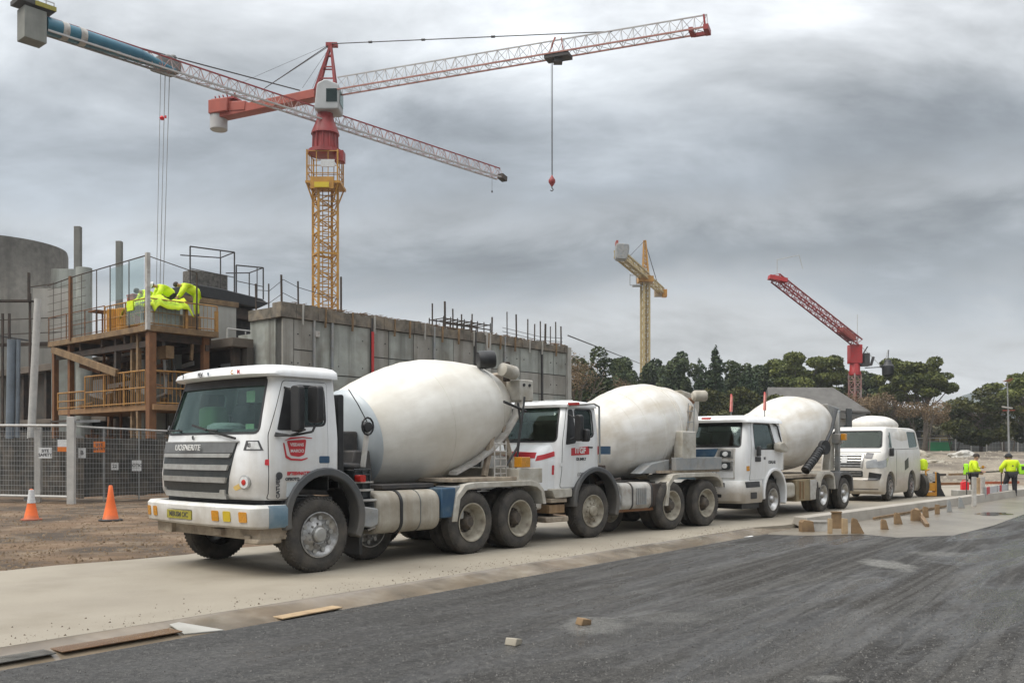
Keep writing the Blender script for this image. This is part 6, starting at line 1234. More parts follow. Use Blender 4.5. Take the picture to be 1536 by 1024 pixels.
# ------------------------------------------------------------------ fences, cones, signs
def mesh_panel(mb, p, q, z0a, z1a, z0b, z1b, sp=.115, hs=.16, r=.004):
    p = V3(p); q = V3(q); L_ = (q-p).length; n = int(L_/sp)
    for i in range(n+1):
        t = i/n; c = p.lerp(q,t); mb.tube((c.x,c.y,z0a+(z0b-z0a)*t),(c.x,c.y,z1a+(z1b-z1a)*t), r, n=3, cap=False)
    k = int((z1a-z0a)/hs)
    for j in range(k+1):
        t = j/k; mb.tube((p.x,p.y,z0a+(z1a-z0a)*t),(q.x,q.y,z0b+(z1b-z0b)*t), r, n=3, cap=False)
def left_fence():
    P0 = gnd(-60,750,0); P0 = V3(((-60-CXP)/F*31.5,31.5,0)); P1 = V3(((107-CXP)/F*30,30,0)); P2 = V3(((290-CXP)/F*34.5,34.5,0))
    t = thing('mesh_fence','grey steel mesh site fence in the left foreground behind the traffic cones','fence',P1); l = lambda p: p-P1
    m = MB(); mesh_panel(m, l(P0), l(P1), .22,2.52,.22,2.47, r=.0055); m.build('wire_mesh', GALV, t, ang=0)
    m = MB(); m.tube(l(P0)+V3((0,0,2.54)), l(P1)+V3((0,0,2.49)), .045); m.tube(l(P0)+V3((0,0,.2)), l(P1)+V3((0,0,.2)), .045); m.build('top_rail', GALVL, t)
    t2 = thing('mesh_fence','mesh fence with paper notices between the corner post and first truck','fence',P1)
    m = MB(); mesh_panel(m, V3((.1,0,0)), l(P2), .12,2.44,.08,2.34, r=.0055); m.build('wire_mesh', GALV, t2, ang=0); m = MB(); m.tube(V3((0,0,2.47)), l(P2)+V3((0,0,2.36)), .03); m.build('top_rail', GALVL, t2)
    d = (P2-P1)
    for k in (.24,.52,.8): m = MB(); m.tube(d*k, d*k+V3((0,0,2.42)), .025); m.build('intermediate_post', GALV, t2)
    m = MB(); m.box(-.12,.12,-.08,.08,-.1,2.78); m.build('corner_post', GALVL, t2, bev=.01)
    m = MB(); m.bar(V3((.1,.0,2.62)), V3((.7,.5,2.66)), .08); m.build('bracket', GALV, t2)
    m = MB(); q = V3(((68-CXP)/F*30.4,30.4,0)); 
    for px, y0, w, lb in ((57,742,.10,'slim grey gate post just right of the leaning pale pole'),): 
        q = V3(((px-CXP)/F*30.6,30.6,0)); tag(MB().box(-w,w,-.05,.05,0,2.45).build('gate_post', GALVL, loc=q, bev=.01), lb, 'post')
    # leaning pale pole and blue-grey column
    b = at(42,747,32); b.z = -.05; e = at(57,448,32); o = MB().tube((0,0,0), e-b, .135,.115,n=16).build('leaning_pole', GALVL, loc=b); tag(o, 'tall pale steel pole leaning slightly right behind the mesh fence', 'pole')
    b = V3(((14-CXP)/F*38,38,0)); o = MB().tube((0,0,0),(.1,0,6.2),.17,n=12).tube((.3,0,0),(.38,0,6.2),.08,n=8).build('steel_column', mat('blue_grey_steel',(.15,.18,.21),(.11,.13,.15),scale=2), loc=b); tag(o, 'blue grey steel column at the far left behind the fence', 'column')
    for a_, b_, lb in ((P0,P1,'added dark backdrop behind the mesh fence left of the corner post'),(P1,P2,'added dark backdrop behind the mesh fence right of the corner post')):
        a2, b2 = a_+V3((0,.9,0)), b_+V3((0,.9,0)); mb = MB(); n_ = 24
        for i in range(n_):
            p, q = (b2-a2)*(i/n_), (b2-a2)*((i+1)/n_); s0, s1 = .05*math.sin(i*1.3), .05*math.sin((i+1)*1.3)
            mb.add([(p.x,p.y+s0,.15+.05*math.sin(i)),(q.x,q.y+s1,.15+.05*math.sin(i+1)),(q.x,q.y+s1,2.1+.06*math.cos(i*2+2)),(p.x,p.y+s0,2.1+.06*math.cos(i*2)),(p.x,p.y+s0+.02,.15),(q.x,q.y+s1+.02,.15),(q.x,q.y+s1+.02,2.1),(p.x,p.y+s0+.02,2.1)],[(0,1,2,3),(4,7,6,5)])
        o = mb.build('dark_backdrop', mat('fence_dark_backdrop',(.040,.038,.034),(.085,.075,.062),rough=.95,scale=1.4,lo=.45,hi=.6,mottle=((.16,.13,.10),2.2,.6)), loc=a2, ang=0); tag(o, lb, 'screen')  # dark backdrop added to darken the view through the mesh
    # notices hung on the mesh
    for px,py,w,h,m_,s,lb,cm in ((68,679,20,16,PAPER,'SITE\nSAFETY','white paper notice on the fence left of the corner post',INK),(94,668,15,18,PAPER,'','white and orange notice on the gate left of the corner post',INK),(123,679,11,15,PAPER,'B','small white notice just right of the corner post',INK),(149,670,17,16,SIGNO,'SITE\nENTRY','bright orange sign hung on the mesh fence',INK),(172,699,11,11,PAPER,'22','small square white notice above the tall orange cone',INK),(205,698,14,16,PAPER,'NOTICE','white printed notice on the fence nearest the truck',INK)):
        if px < 107: k = (px-107)/F; Y = 30+ (107-px)/167*1.5-.08
        else: Y = 30+(px-107)/183*4.5-.12
        c = at(px,py,Y); wm = w/F*Y; hm = h/F*Y; o = MB().box(-wm/2,wm/2,-.006,.006,-hm/2,hm/2).build('notice_board', m_, loc=c); tag(o, lb, 'sign', 'notices on the mesh fence')
        if s: text(s, hm*(.38 if '\n' in s or len(s) > 3 else .6), cm, o, Matrix(((1,0,0,0),(0,0,-1,-.009),(0,1,0,0),(0,0,0,1))), name='notice_text', ext=.001, bold=.004)
        else: MB().box(-wm/2,wm/2,-.009,-.007,-hm/2,-hm*.1).build('orange_half', SIGNO, o)
def cone(px, py, ytop, label, sleeve):
    p = gnd(px,py); p.z = ground_z(p.x,p.y)+.0; H = (py-ytop)/F*p.y; t = thing('traffic_cone', label, 'traffic cone', p)
    r = .30*H/1.0*.52+.06
    MB().lathe([(.0,r*1.45),(.03,r*1.45),(.045,r*1.2)], n=8 if sleeve else 24).build('base', REDO if sleeve else BLACK, t, bev=.01)
    MB().lathe([(.04,r),(.06,r*.93),(H*.6,r*.45),(H-.02,.045),(H,.03)], n=32).build('body', CONEO, t)
    if sleeve: MB().lathe([(H*.55,r*.54),(H*.97,.06),(H*.975,.04)], n=32, cap=False).build('reflective_sleeve', PAPER, t)
def far_right():
    # boundary fence
    Y = 112; P = at(1340,672,Y); Q = at(1620,672,Y); P.z = ground_z(P.x,Y); Q.z = ground_z(Q.x,Y); t = thing('boundary_fence','long grey mesh boundary fence in front of the trees at the far right','fence',P); m = MB()
    mesh_panel(m, V3((0,0,0)), Q-P, .1,1.65,.1,1.65, sp=.35, hs=.4, r=.012); m.build('wire_mesh', GALV, t, ang=0)
    m = MB(); m.bar(V3((0,0,1.7)), Q-P+V3((0,0,1.7)), .07); n = 12
    m.build('top_rail', GALVL, t)
    for i in range(n+1): c = (Q-P)*(i/n); MB().box(c.x-.05,c.x+.05,c.y-.05,c.y+.05,-.5,1.75).build('fence_post', GALVL, t)
    m = MB(); m.bar(V3((0,0.3,.75)), Q-P+V3((0,.3,.75)), .05, 1.3); m.build('mesh_shade_cloth', mat('shade_cloth',(.10,.105,.10),(.14,.14,.13),scale=1), t)
    p = at(1409,676,108); p.z = ground_z(p.x,108); tag(MB().box(-1.4,1.4,-.1,.1,.0,1.15).build('green_screen', GREENC, loc=p), 'bright green sheet screen in front of the boundary fence', 'screen')
    for px,py,w,h,Y,s,lb in ((1381,676,32,12,84,1,'pale flat heap of rubble right behind the van'),(1444,677,40,12,84,3,'whitish wrapped heap to the right of the green screen'),(1400,684,30,5,72,5,'low pale rubble mound below the green screen')):
        c = at(px,py+4,Y); c.z = ground_z(c.x,c.y); bm = bmesh.new(); bmesh.ops.create_icosphere(bm, subdivisions=4, radius=1)
        for v in bm.verts: v.co *= 1+.35*noise.noise(v.co*1.7+V3((s,0,0)))+.1*noise.noise(v.co*6)
        me = bpy.data.meshes.new('r'); bm.to_mesh(me); bm.free(); me.transform(Matrix.Diagonal((w/2/F*Y, 1.0, h*.8/F*Y, 1))); o = mkobj('rubble_heap', me, ROCK if s != 3 else mat('pale_wrap',(.45,.44,.40),(.34,.32,.28),scale=2), loc=c); tag(o, lb, 'heap')
    # scattered rubble
    rnd = random.Random(5); mb = MB()
    for i in range(900):
        Y = rnd.uniform(42,100); X = rnd.uniform(.36,.62)*Y; z = ground_z(X,Y); s = rnd.uniform(.04,.16); a = rnd.uniform(0,3); dx, dy = math.cos(a)*s, math.sin(a)*s
        mb.add([(X+dx,Y+dy,z-.02),(X-dy,Y+dx,z-.02),(X-dx,Y-dy,z-.02),(X+dy,Y-dx,z-.02),(X+rnd.uniform(-.3,.3)*s,Y,z+s*.9)], [(0,1,4),(1,2,4),(2,3,4),(3,0,4)])
    tag(mb.build('rubble', ROCK, ang=0), 'scattered pale stones over the bare ground beyond the van', 'rubble', kind='stuff')
    # lamp mast
    p = at(1514,690,70); p.z = ground_z(p.x,70); t = thing('lamp_post','slim grey lamp post with two heads at the far right','lamp post',p); h = at(1514,613,70).z-p.z; h2 = at(1514,572,70).z-p.z
    MB().tube((0,0,0),(-.1,0,h),.09,.06,n=8).tube((-.1,0,h),(-.15,0,h2),.045,n=6).build('pole', GALV, t); MB().prism([(-.55,h+.22),(-.5,h+.1),(.2,h+.02),(.22,h+.08)],-.10,.10).build('lamp_head', GALVL, t); MB().bar((-.5,0,h-.12),(.4,0,h-.1),.06).build('cross_arm', CORG, t); MB().prism([(-.5,h2),(.1,h2+.25),(.3,h2+.2),(-.0,h2-.03)],-.08,.08).build('upper_head', RUST, t)
    # hut and shed
    p = at(1407,655,116); p.z = ground_z(p.x,116); t = thing('site_hut','small yellow hut behind the boundary fence','hut',p); MB().box(-.8,.8,-1,1,0,1.9).build('wall', mat('hut_yellow',(.30,.22,.06),(.22,.17,.06),scale=1), t); MB().box(-.9,.9,-1.1,1.1,1.9,2.0).build('roof', ROOFM, t)
    p = at(1374,655,116); p.z = ground_z(p.x,116); t = thing('open_shed','small grey flat roofed shelter behind the boundary fence','shed',p); MB().box(-1,1,-1,1,2.5,2.65).build('roof', GREYP, t); 
    for sx in (-.95,.95): MB().box(sx-.05,sx+.05,-.9,-.8,0,2.5).build('leg', GREYP, t)
    MB().box(-.95,.95,.8,.9,0,2.5).build('rear_wall', DARK, t)
    # house behind truck three
    Y = 100; p = at(1212,660,Y); p.z = ground_z(p.x,Y); t = thing('house','grey roofed house with pale walls, behind the third truck and red crane','house',p,R(-8)); ze = at(1212,622,Y).z-p.z; zr = at(1212,580,Y).z-p.z
    o = MB().box(-4.2,5.3,-3,3,0,ze).build('wall', WALLW, t)
    MB().add([(-4.6,-3.5,ze+.6),(5.6,-3.5,ze+.2),(5.6,3.5,ze+.2),(-4.6,3.5,ze+.6),(-4.2,0,zr),(2.6,0,zr-.1),(-4.6,-3.5,ze+.4),(5.6,-3.5,ze),(5.6,3.5,ze),(-4.6,3.5,ze+.4)], [(0,1,5,4),(2,3,4,5),(1,2,5),(3,0,4),(0,6,7,1),(1,7,8,2),(2,8,9,3),(3,9,6,0),(6,9,8,7)]).build('roof', ROOFM, t, ang=0)
    MB().prism([(2.2,ze-.5),(5.9,ze-.9),(5.9,ze-.75),(2.2,ze+.2)], -4.2,-2.9).build('veranda_roof', ROOFM, t)
    for i in range(5): MB().box(2.3+i*.75,2.75+i*.75,-3.06,-3.0,.9,ze-1.2).build('window', GLASSD, t)
    for i in range(2): MB().box(-3.6+i*2.2,-2.4+i*2.2,-3.06,-3.0,1.2,ze-.8).build('window', GLASSD, t)
    # hills
    mb = MB(); xs = [250+i*9 for i in range(110)]
    rows = []
    for j in range(16):
        f = j/15; rows.append([(x, 640+f*120, 2.0+ (sm((x-250)/150)*(47+9*noise.noise(V3((x*.012,1,0)))+6*math.sin(x*.006)))*math.sin(min(1,f*1.5)*math.pi/2)+2.6*noise.noise(V3((x*.13,f*14,3)))*f) for x in xs])
    mb.v = [p for r in rows for p in r]; n = len(xs); mb.f = [(j*n+i,j*n+i+1,(j+1)*n+i+1,(j+1)*n+i) for j in range(15) for i in range(n-1)]
    tag(mb.build('hills', mat('wooded_hill',(.045,.06,.055),(.08,.095,.085),rough=.95,scale=.05,bump=.6,bscale=.3), ang=0), kind='structure')
    # rough tree line on the ridge reads as texture of the hill
def all_trees():
    T = [('bare',858,74,522,60,'thin brown leafless tree right against the end of the concrete wall'),('gum',888,84,524,66,'dark evergreen just right of the concrete wall end'),('bare',915,88,560,60,'brown bare thicket tree between the wall and the yellow crane'),
         ('gum',938,112,542,56,'broad dark evergreen just left of the pale yellow crane mast'),('gum',978,118,540,46,'evergreen directly behind the pale yellow crane mast'),('gum',1019,108,530,58,'round dark evergreen just right of the pale yellow crane mast'),
         ('cypress',1050,112,547,30,'pale green narrow conifer left of the tallest cypress'),('cypress',1073,106,528,26,'tallest dark pointed cypress'),('gum',1101,110,537,54,'broad dense evergreen right of the tallest cypress'),('gum',1131,116,544,50,'dark evergreen left of the big umbrella pines'),('cypress',1122,104,556,30,'dark narrow conifer in front of the dense evergreens'),
         ('pine',1165,118,544,80,'left umbrella pine with olive flat crown'),('pine',1196,112,525,96,'tallest umbrella pine left of the red crane'),('pine',1238,116,538,80,'umbrella pine reaching over the grey house roof'),
         ('gum',1300,126,560,60,'dark evergreen just right of the red crane mast'),('pine',1340,114,540,88,'left of the two umbrella pines right of the red crane'),('pine',1388,108,536,88,'rightmost tall umbrella pine with open flat tiers'),
         ('bare',1330,98,585,90,'brown bare tree behind the van'),('bare',1385,96,598,80,'spreading bare brown tree below the rightmost umbrella pine'),('bush',1472,100,578,112,'large round dark tree left of the lamp post'),('bare',1510,112,590,60,'thin pale branched tree behind the lamp post'),
         ('pine',1540,100,558,96,'umbrella pine cut by the right edge of the picture'),('bush',1560,104,600,80,'dark rounded tree at the far right edge'),
         ('bush',1000,98,590,90,'low dark rounded tree behind the second truck'),('bush',1165,94,592,70,'low olive rounded tree left of the grey house'),('bush',1060,96,585,80,'low dark bushy tree between the second and third trucks'),('bush',1110,98,580,70,'low dark bushy tree behind the third truck cab'),('bare',1275,106,585,60,'brown bare tree behind the grey house'),('bare',1430,104,612,70,'low brown bare tree left of the large round dark tree'),
         ('bush',1300,100,612,60,'low dark shrubby tree right of the red crane foot'),('bush',925,94,600,70,'low dark bushy tree just right of the concrete wall'),('bush',1345,118,610,90,'dark undergrowth tree behind the yellow hut')]
    for i, (k,px,Y,top,w,lb) in enumerate(T): tree(k,px,Y,top,w,lb,i+11)
    # distant wood closing the gaps
    rnd = random.Random(3); V = []; Fs = []
    for i in range(30000):
        px = rnd.uniform(800,1640); Y = rnd.uniform(134,150); h = 5.5+2.2*noise.noise(V3((px*.02,0,0)))+1.2*noise.noise(V3((px*.08,3,0))); X = (px-CXP)/F*Y; z = ground_z(X,Y)+rnd.random()**.8*h
        p = V3((X,Y,z)); s = rnd.uniform(.15,.4); a1 = V3((rnd.gauss(0,1),rnd.gauss(0,1),rnd.gauss(0,1))).normalized(); a2 = a1.cross(V3((rnd.gauss(0,1),rnd.gauss(0,1),rnd.gauss(0,1)))).normalized(); k = len(V); V += [tuple(p-a1*s),tuple(p-a2*s),tuple(p+a1*s),tuple(p+a2*s)]; Fs.append((k,k+1,k+2,k+3))
    me = bpy.data.meshes.new('w'); me.from_pydata(V,[],Fs); tag(mkobj('distant_wood', me, leafmat('leaf_wood',(.035,.042,.026),(.065,.062,.04)), ang=0), 'far-off dark wood filling the gaps between the boundary trees', 'woodland', kind='stuff')
# ------------------------------------------------------------------ the long wall and the left-hand building works
def long_wall():
    C = V3((-9.34,38.0,0)); k_ = lambda px: (((px-CXP)/F)*38+9.34)/(math.sin(R(AZ))-math.cos(R(AZ))*(px-CXP)/F)
    t = thing('concrete_wall','long raw concrete panel wall with brown timber rim, behind the trucks','wall',C,ROT)
    HT = 7.12; EX = k_(852)
    MB().box(.05,EX,.06,.5,0,HT-.02).build('wall_core', mat('joint_shadow',(.07,.07,.065),(.05,.05,.045),rough=.9), t)
    xs = [0,.55]+[k_(p) for p in (470,495,555,583,620,648,680,710,733,755,780,808,830)]+[EX]
    zs = [0,1.3,2.5,3.65,4.75,5.85,HT]; rnd = random.Random(2); m1 = MB(); m2 = MB()
    for i in range(len(xs)-1):
        big = (i % 3 == 0); zz = [0,2.6,4.9,HT] if (i in (0,2,3)) else zs
        for a, b in zip(zz, zz[1:]):
            (m1 if rnd.random() < .6 else m2).box(xs[i]+.018, xs[i+1]-.018, rnd.uniform(-.02,.015), .1, a+.022, b-.022)
    m3 = MB()
    for i in range(len(xs)-1):
        for z in (.8,1.9,3.1,4.2,5.3,6.5):
            for f in (.2,.8):
                x = xs[i]+(xs[i+1]-xs[i])*f
                if (i*7+int(z*3)+int(f*9)) % 5 < 2: continue
                m3.lathe([(-.03,.028),(.0,.028)], o=(x,-.0,z), d=(0,1,0), n=8)
    m3.build('tie_holes', BLACK, t)
    m1.build('wall_panels', CONC, t, ang=0); m2.build('wall_panels', mat('raw_concrete_warm',(.32,.315,.285),(.23,.22,.195),rough=.88,scale=.9,streak=((.12,.105,.08),1.8,.85),bump=.3,bscale=12), t, ang=0)
    # left return
    m = MB(); m.box(.0,.4,.5,2.3,0,HT); m.box(.0,.35,2.3,3.2,0,HT-.5); m.build('return_wall', CONC, t, ang=0)
    # steel soldiers
    for i, px in enumerate((497,556,650,712,756,812,470)):
        u = k_(px); o = MB(); o.box(u-.05,u+.05,-.10,-.02,1,HT+.45); o.build('steel_soldier', DARK if i % 2 else GREYP, t)
    u = k_(556); MB().box(u-.055,u+.055,-.17,-.11,4.3,6.95).build('red_marker_pole', mat('marker_red',(.5,.03,.03),(.4,.04,.04)), t)
    for px, zt in ((731,7.65),(852,7.45)):
        u = k_(px); MB().box(u-.18,u+.14,-.14,.3,0,zt).build('concrete_pilaster', CONCL, t, bev=.01)
    u = k_(474); MB().box(u-.1,u+.12,-.12,-.02,6.45,6.7).build('junction_box', GREYL, t, bev=.01)
    # rim: weathered boards, battens and debris
    m = MB(); m.box(-.12,.62,-.08,.55,HT+.005,HT+.62); m.box(-.1,.5,.555,2.3,HT+.005,HT+.45); m.build('rim_corner', mat('grey_brown_timber',(.20,.175,.14),(.09,.08,.065),rough=.9,scale=2.5,mottle=((.28,.22,.15),1.8,.8),bump=.4), t, bev=.01)
    m = MB(); x = .62
    while x < EX-.2:
        w = rnd.uniform(.25,.8); h = (.62-.2*x/EX)*rnd.uniform(.78,1.08); m.box(x+.004,min(x+w-.004,EX-.15),-.10+rnd.uniform(-.02,.03),.5,HT+.005,HT+h); x += w
    m.build('rim_boards', mat('grey_brown_timber',(.20,.175,.14),(.09,.08,.065),rough=.9,scale=2.5,mottle=((.28,.22,.15),1.8,.8),bump=.4), t, ang=0)
    m = MB(); 
    for i in range(420):
        x = rnd.uniform(.3,EX-.3); z = HT+(.6-.2*x/EX); l = rnd.uniform(.08,.5); m.bar((x,rnd.uniform(-.1,.5),z+rnd.uniform(-.04,.06)),(x+l,rnd.uniform(-.1,.5),z+rnd.uniform(-.03,.12)),.03,.02)
    m.build('rim_debris', mat('dry_debris',(.23,.15,.09),(.13,.09,.06),rough=.9,scale=4), t, ang=0)
    x = .9
    while x < EX-.3:
        m = MB(); m.bar((x,-.13,HT-.25),(x+.03,-.13,HT+.6-.18*x/EX),.09,.05); m.build('rim_batten', TIMB if rnd.random()<.5 else CONCL, t); x += rnd.uniform(.9,1.5)
    # starter bars and posts standing on the rim
    for px, h, w in ((382,1.1,.05),(402,1.0,.04),(427,1.25,.06),(452,1.1,.05),(516,1.6,.06),(653,1.1,.05),(672,1.3,.07),(684,1.0,.05),(697,.8,.05),(712,.9,.05),(742,.9,.06),(765,1.3,.04),(779,1.25,.06),(796,1.1,.05),(806,.9,.05),(815,1.1,.05),(822,1.0,.08),(830,.9,.04),(838,1.2,.05),(846,1.0,.06)):
        if px < 424: y = (427-px)/22.; u = .12
        else: y = .2; u = k_(px)
        MB().tube((u,y,HT+.3),(u+rnd.uniform(-.03,.03),y,HT+.5+h),w*.75,n=6).build('starter_post', RUSTD, t)
    m = MB()
    pts = [V3((.12,2.1,HT+1.35)),V3((.12,1.1,HT+1.2)),V3((.1,.1,HT+1.55)),V3((.9,.2,HT+1.35)),V3((3,.2,HT+1.1))]; m.path(pts,.014,4)
    pts = [V3((.12,2.1,HT+.9)),V3((.12,1.1,HT+.7)),V3((.1,.1,HT+1.0)),V3((.9,.2,HT+.8))]; m.path(pts,.014,4)
    for z in (.55,.75): m.path([V3((k_(758),.2,HT+z+.2)),V3((k_(815),.2,HT+z)),V3((k_(848),.2,HT+z+.1))],.014,4)
    m.build('safety_wire', DARK, t)
    # formwork cages further along
    m = MB(); a, b = k_(672), k_(742)
    for y in (.3,1.3):
        for z in (.5,.75,1.0): m.bar((a,y,HT+z),(b,y,HT+z+rnd.uniform(-.05,.05)),.05)
        for i in range(8): u = a+(b-a)*i/7; m.bar((u,y,HT+.4),(u,y,HT+1.1),.04)
    for i in range(8): u = a+(b-a)*i/7; m.bar((u,.3,HT+1.0),(u,1.3,HT+.98),.04)
    m.build('reinforcement_cage', RUSTD, t, ang=0)
    return t
def scaffold():
    C = V3((-14.2,36.5,0)); t = thing('access_scaffold','rusty two level steel and timber access scaffold with ochre railings at the left','scaffold',C,ROT,)
    DZ, MZ = 6.6, 3.5; D, Wd = 3.0, 9.0
    m = MB(); m.box(-.1,D,-.1,Wd,DZ-.24,DZ); m.build('upper_deck', TIMB, t, bev=.01)
    m = MB(); m.box(.1,D+.2,-.2,Wd-.6,MZ-.22,MZ); m.build('lower_deck', mat('orange_timber',(.30,.17,.08),(.2,.12,.06),rough=.85,scale=3,bump=.2), t, bev=.01)
    m = MB()
    for y in (.4,2.2,4.2,6.2,8.2): m.box(.1,D-.1,y-.08,y+.08,DZ-.55,DZ-.24)
    for x in (.25,2.6): m.box(x-.08,x+.08,.1,Wd-.2,DZ-.80,DZ-.56)
    m.build('deck_joists', RUSTD, t, ang=0)
    cols = [(.15,.12,.30),(.2,1.2,.16),(.3,1.9,.14),(2.6,.3,.26),(.2,7.3,.22),(.2,8.9,.22),(2.6,4.2,.2),(2.6,8.6,.2),(1.6,2.9,.16)]
    for x, y, w in cols: MB().box(x-w/2,x+w/2,y-w/2,y+w/2,-.1,DZ-.25).build('column', RUST if w > .17 else TIMB, t, bev=.008)
    m = MB(); m.bar((.0,8.7,DZ-.35),(.0,2.6,MZ+1.35),.16,.30); m.build('diagonal_brace', TIMB, t, bev=.008)
    m = MB(); m.bar((1.2,8.6,DZ-1.0),(1.2,2.2,DZ-1.0),.12,.2); m.bar((1.4,5,DZ-1.7),(1.4,1.4,DZ-1.6),.12,.2); m.bar((2.6,.2,MZ+1.5),(2.6,6,MZ+1.7),.1,.18); m.bar((.3,3.2,MZ+1.2),(.3,3.2,DZ-.3),.2); m.bar((.4,7.4,0.6),(.2,1.5,1.2),.1,.15); m.bar((.1,9.1,MZ-.5),(.1,6.3,MZ-.5),.08,.1); m.build('cross_beam', RUSTD, t, ang=0)
    rnd = random.Random(9)
    for nm, mt, n_ in (('loose_prop', RUST, 34), ('scaffold_tube', GREYP, 30), ('timber_bearer', TIMB, 22)):
        m = MB()
        for i in range(n_):
            x = rnd.uniform(.7,2.8); y = rnd.uniform(.4,8.8); z = rnd.choice((.2,.6,1.2,2.2,3.6,4.0,4.8,5.4)); k = rnd.random()
            if k < .35: m.bar((x,y,z),(x+rnd.uniform(-.1,.1),y+rnd.uniform(-.1,.1),min(z+rnd.uniform(1,2.4),6.2)),rnd.uniform(.04,.12))
            elif k < .85: m.bar((x,y,z+rnd.uniform(0,.6)),(x,min(9,y+rnd.uniform(.8,3)),min(6.1,z+rnd.uniform(0,.8))),rnd.uniform(.04,.11),rnd.uniform(.05,.2))
            else: m.box(x,x+rnd.uniform(.1,.5),y,y+rnd.uniform(.2,.9),z,z+rnd.uniform(.15,.8))
        tag(m.build(nm, mt, t, ang=0), kind='stuff')
    m = MB(); m.box(2.86,2.92,-.1,9,0,3.2); m.box(2.86,2.92,.9,3.2,3.55,6.3); m.box(2.86,2.92,4.6,8.9,3.5,5.9); m.build('dark_back_panel', mat('black_brown_shade',(.030,.022,.016),(.055,.038,.024),rough=.9,scale=2), t)  # brown-black panels added to darken the space under the decks
    # lower guard rail
    def rail(name, pts, z, h, m_, r=.035, bars=.16, mid=.5):
        mb = MB()
        for a, b in zip(pts, pts[1:]):
            a = V3((*a,z)); b = V3((*b,z)); L_ = (b-a).length; up = V3((0,0,h)); mb.tube(a+up,b+up,r); mb.tube(a+up*mid,b+up*mid,r*.8); mb.tube(a+V3((0,0,.08)),b+V3((0,0,.08)),r*.8)
            n = max(1,int(L_/1.5))
            for i in range(n+1): c = a.lerp(b,i/n); mb.tube(c,c+up,r*1.15)
            if bars:
                n = int(L_/bars)
                for i in range(n): c = a.lerp(b,(i+.5)/n); mb.tube(c,c+up,.011,n=4)
        return mb.build(name, m_, t)
    rail('lower_guard_rail', [(.05,5.6),(.05,.35),(2.9,-.15)], MZ, 1.35, ORAIL); rail('lower_side_rail', [(.1,8.4),(.1,5.7)], MZ, .75, ORAIL, bars=.2)
    rail('upper_guard_rail', [(-.05,3.6),(-.05,0),(2.95,-.05)], DZ, 1.05, ORAIL, r=.028, bars=.17)
    rail('thin_guard_rail', [(-.05,Wd),(-.05,3.6)], DZ, 1.1, RUST, r=.022, bars=0)
    for y in (-.05,): MB().box(1.5,1.62,-.1,.0,DZ,DZ+1.1).build('yellow_stanchion', ORAIL, t); MB().box(2.85,2.98,-.1,.0,DZ,DZ+.85).build('end_stanchion', ORAIL, t)
    # wire screen and glass panels above the deck
    s = MB(); H = 2.65
    s.path([V3((-.1,Wd,DZ+H-.1)),V3((-.1,6,DZ+H)),V3((-.1,0,DZ+H+.05))],.025,6); s.tube((-.1,0,DZ+H+.05),(2.0,-.1,DZ+H-.35),.02,n=5)
    for y in (3.0,4.2,1.4): s.tube((-.1,y,DZ),(-.1,y,DZ+H),.022,n=5)
    for z in (.35,.7,1.0,1.35,1.7,2.05,2.35): s.tube((-.1,Wd,DZ+z),(-.1,5.2,DZ+z),.010,n=4)
    for y in (5.6,6.6,7.6,8.4): s.tube((-.1,y,DZ),(-.1,y,DZ+H),.012,n=4)
    s.tube((2.0,-.1,DZ),(2.0,-.1,DZ+H-.35),.035,n=6); s.build('wire_screen', RUSTD, t)
    MB().box(-.16,-.04,6.6,6.75,DZ-.1,DZ+H+.05).build('screen_post', RUST, t); MB().box(-.14,.0,-.12,.04,DZ-.2,DZ+H+.15).build('corner_post', GREYL, t)
    for a, b, z0, z1 in ((.2,1.35,1.1,H),(1.42,2.95,1.2,H-.1),(.2,1.6,.1,1.0)): MB().box(-.115,-.10,a,b,DZ+z0,DZ+z1).build('glass_panel', GLASSX, t)
    MB().box(.2,1.45,-.115,-.10,DZ+.1,DZ+1.0).build('glass_panel', GLASSX, t)
    # people and things on the deck
    def dp(x, y, z=0): q = Matrix.Rotation(ROT,4,'Z') @ V3((x,y,DZ+z)); return C+q
    b = dp(.95,-.0+.85); t2 = thing('machine_housing','grey metal machine housing on the upper deck beneath the bent workers','machine',dp(.85,.75),ROT); MB().box(-.6,.6,-.55,.45,.02,.95).build('housing', GREYL, t2, bev=.04); MB().box(-.63,-.6,-.4,.3,.3,.7).build('vent', GRILL, t2); MB().box(-.7,.7,-.6,.55,.95,1.0).build('lid', mat('blue_grey_lid',(.22,.28,.31),(.3,.33,.34)), t2)
    bent = dict(pelvis=(0,.05,.95), belly=(0,-.12,1.10), chest=(0,-.38,1.22), neck=(0,-.56,1.27), jaw=(0,-.63,1.25), head=(0,-.71,1.27), crown=(0,-.77,1.30), shL=(.19,-.42,1.22), elL=(.26,-.52,.97), wrL=(.2,-.66,.80), shR=(-.19,-.42,1.22), elR=(-.26,-.5,.96), wrR=(-.2,-.64,.78))
    G = 'workers bent over on the upper scaffold deck'
    # low staging they stand on
    o = MB().box(-.5,.5,0,3.4,0,.55).build('work_staging', TIMB, loc=dp(1.9,.25), bev=.01); o.rotation_euler.z = ROT; tag(o, 'low timber staging on the upper deck under the workers', 'staging')
    a = person('bent worker in hi-vis yellow at the right end of the upper scaffold deck', dp(2.25,.35,.55), R(-62), bent, group=G, legs=HIVIS, bulk=1.22); b = person('bent worker in hi-vis yellow and white helmet over the grey machine on the deck', dp(1.75,1.45,.55), R(-50), bent, hat=PAPER, group=G, bulk=1.22); c = person('bent worker in hi-vis yellow beside the orange barrels on the deck', dp(1.7,2.75,.45), R(-40), bent, group=G, bulk=1.22)
    for q in (a,b,c): q.scale = (1.12,1.12,1.02)
    nx, ny = 26, 14; V = []; Fq = []
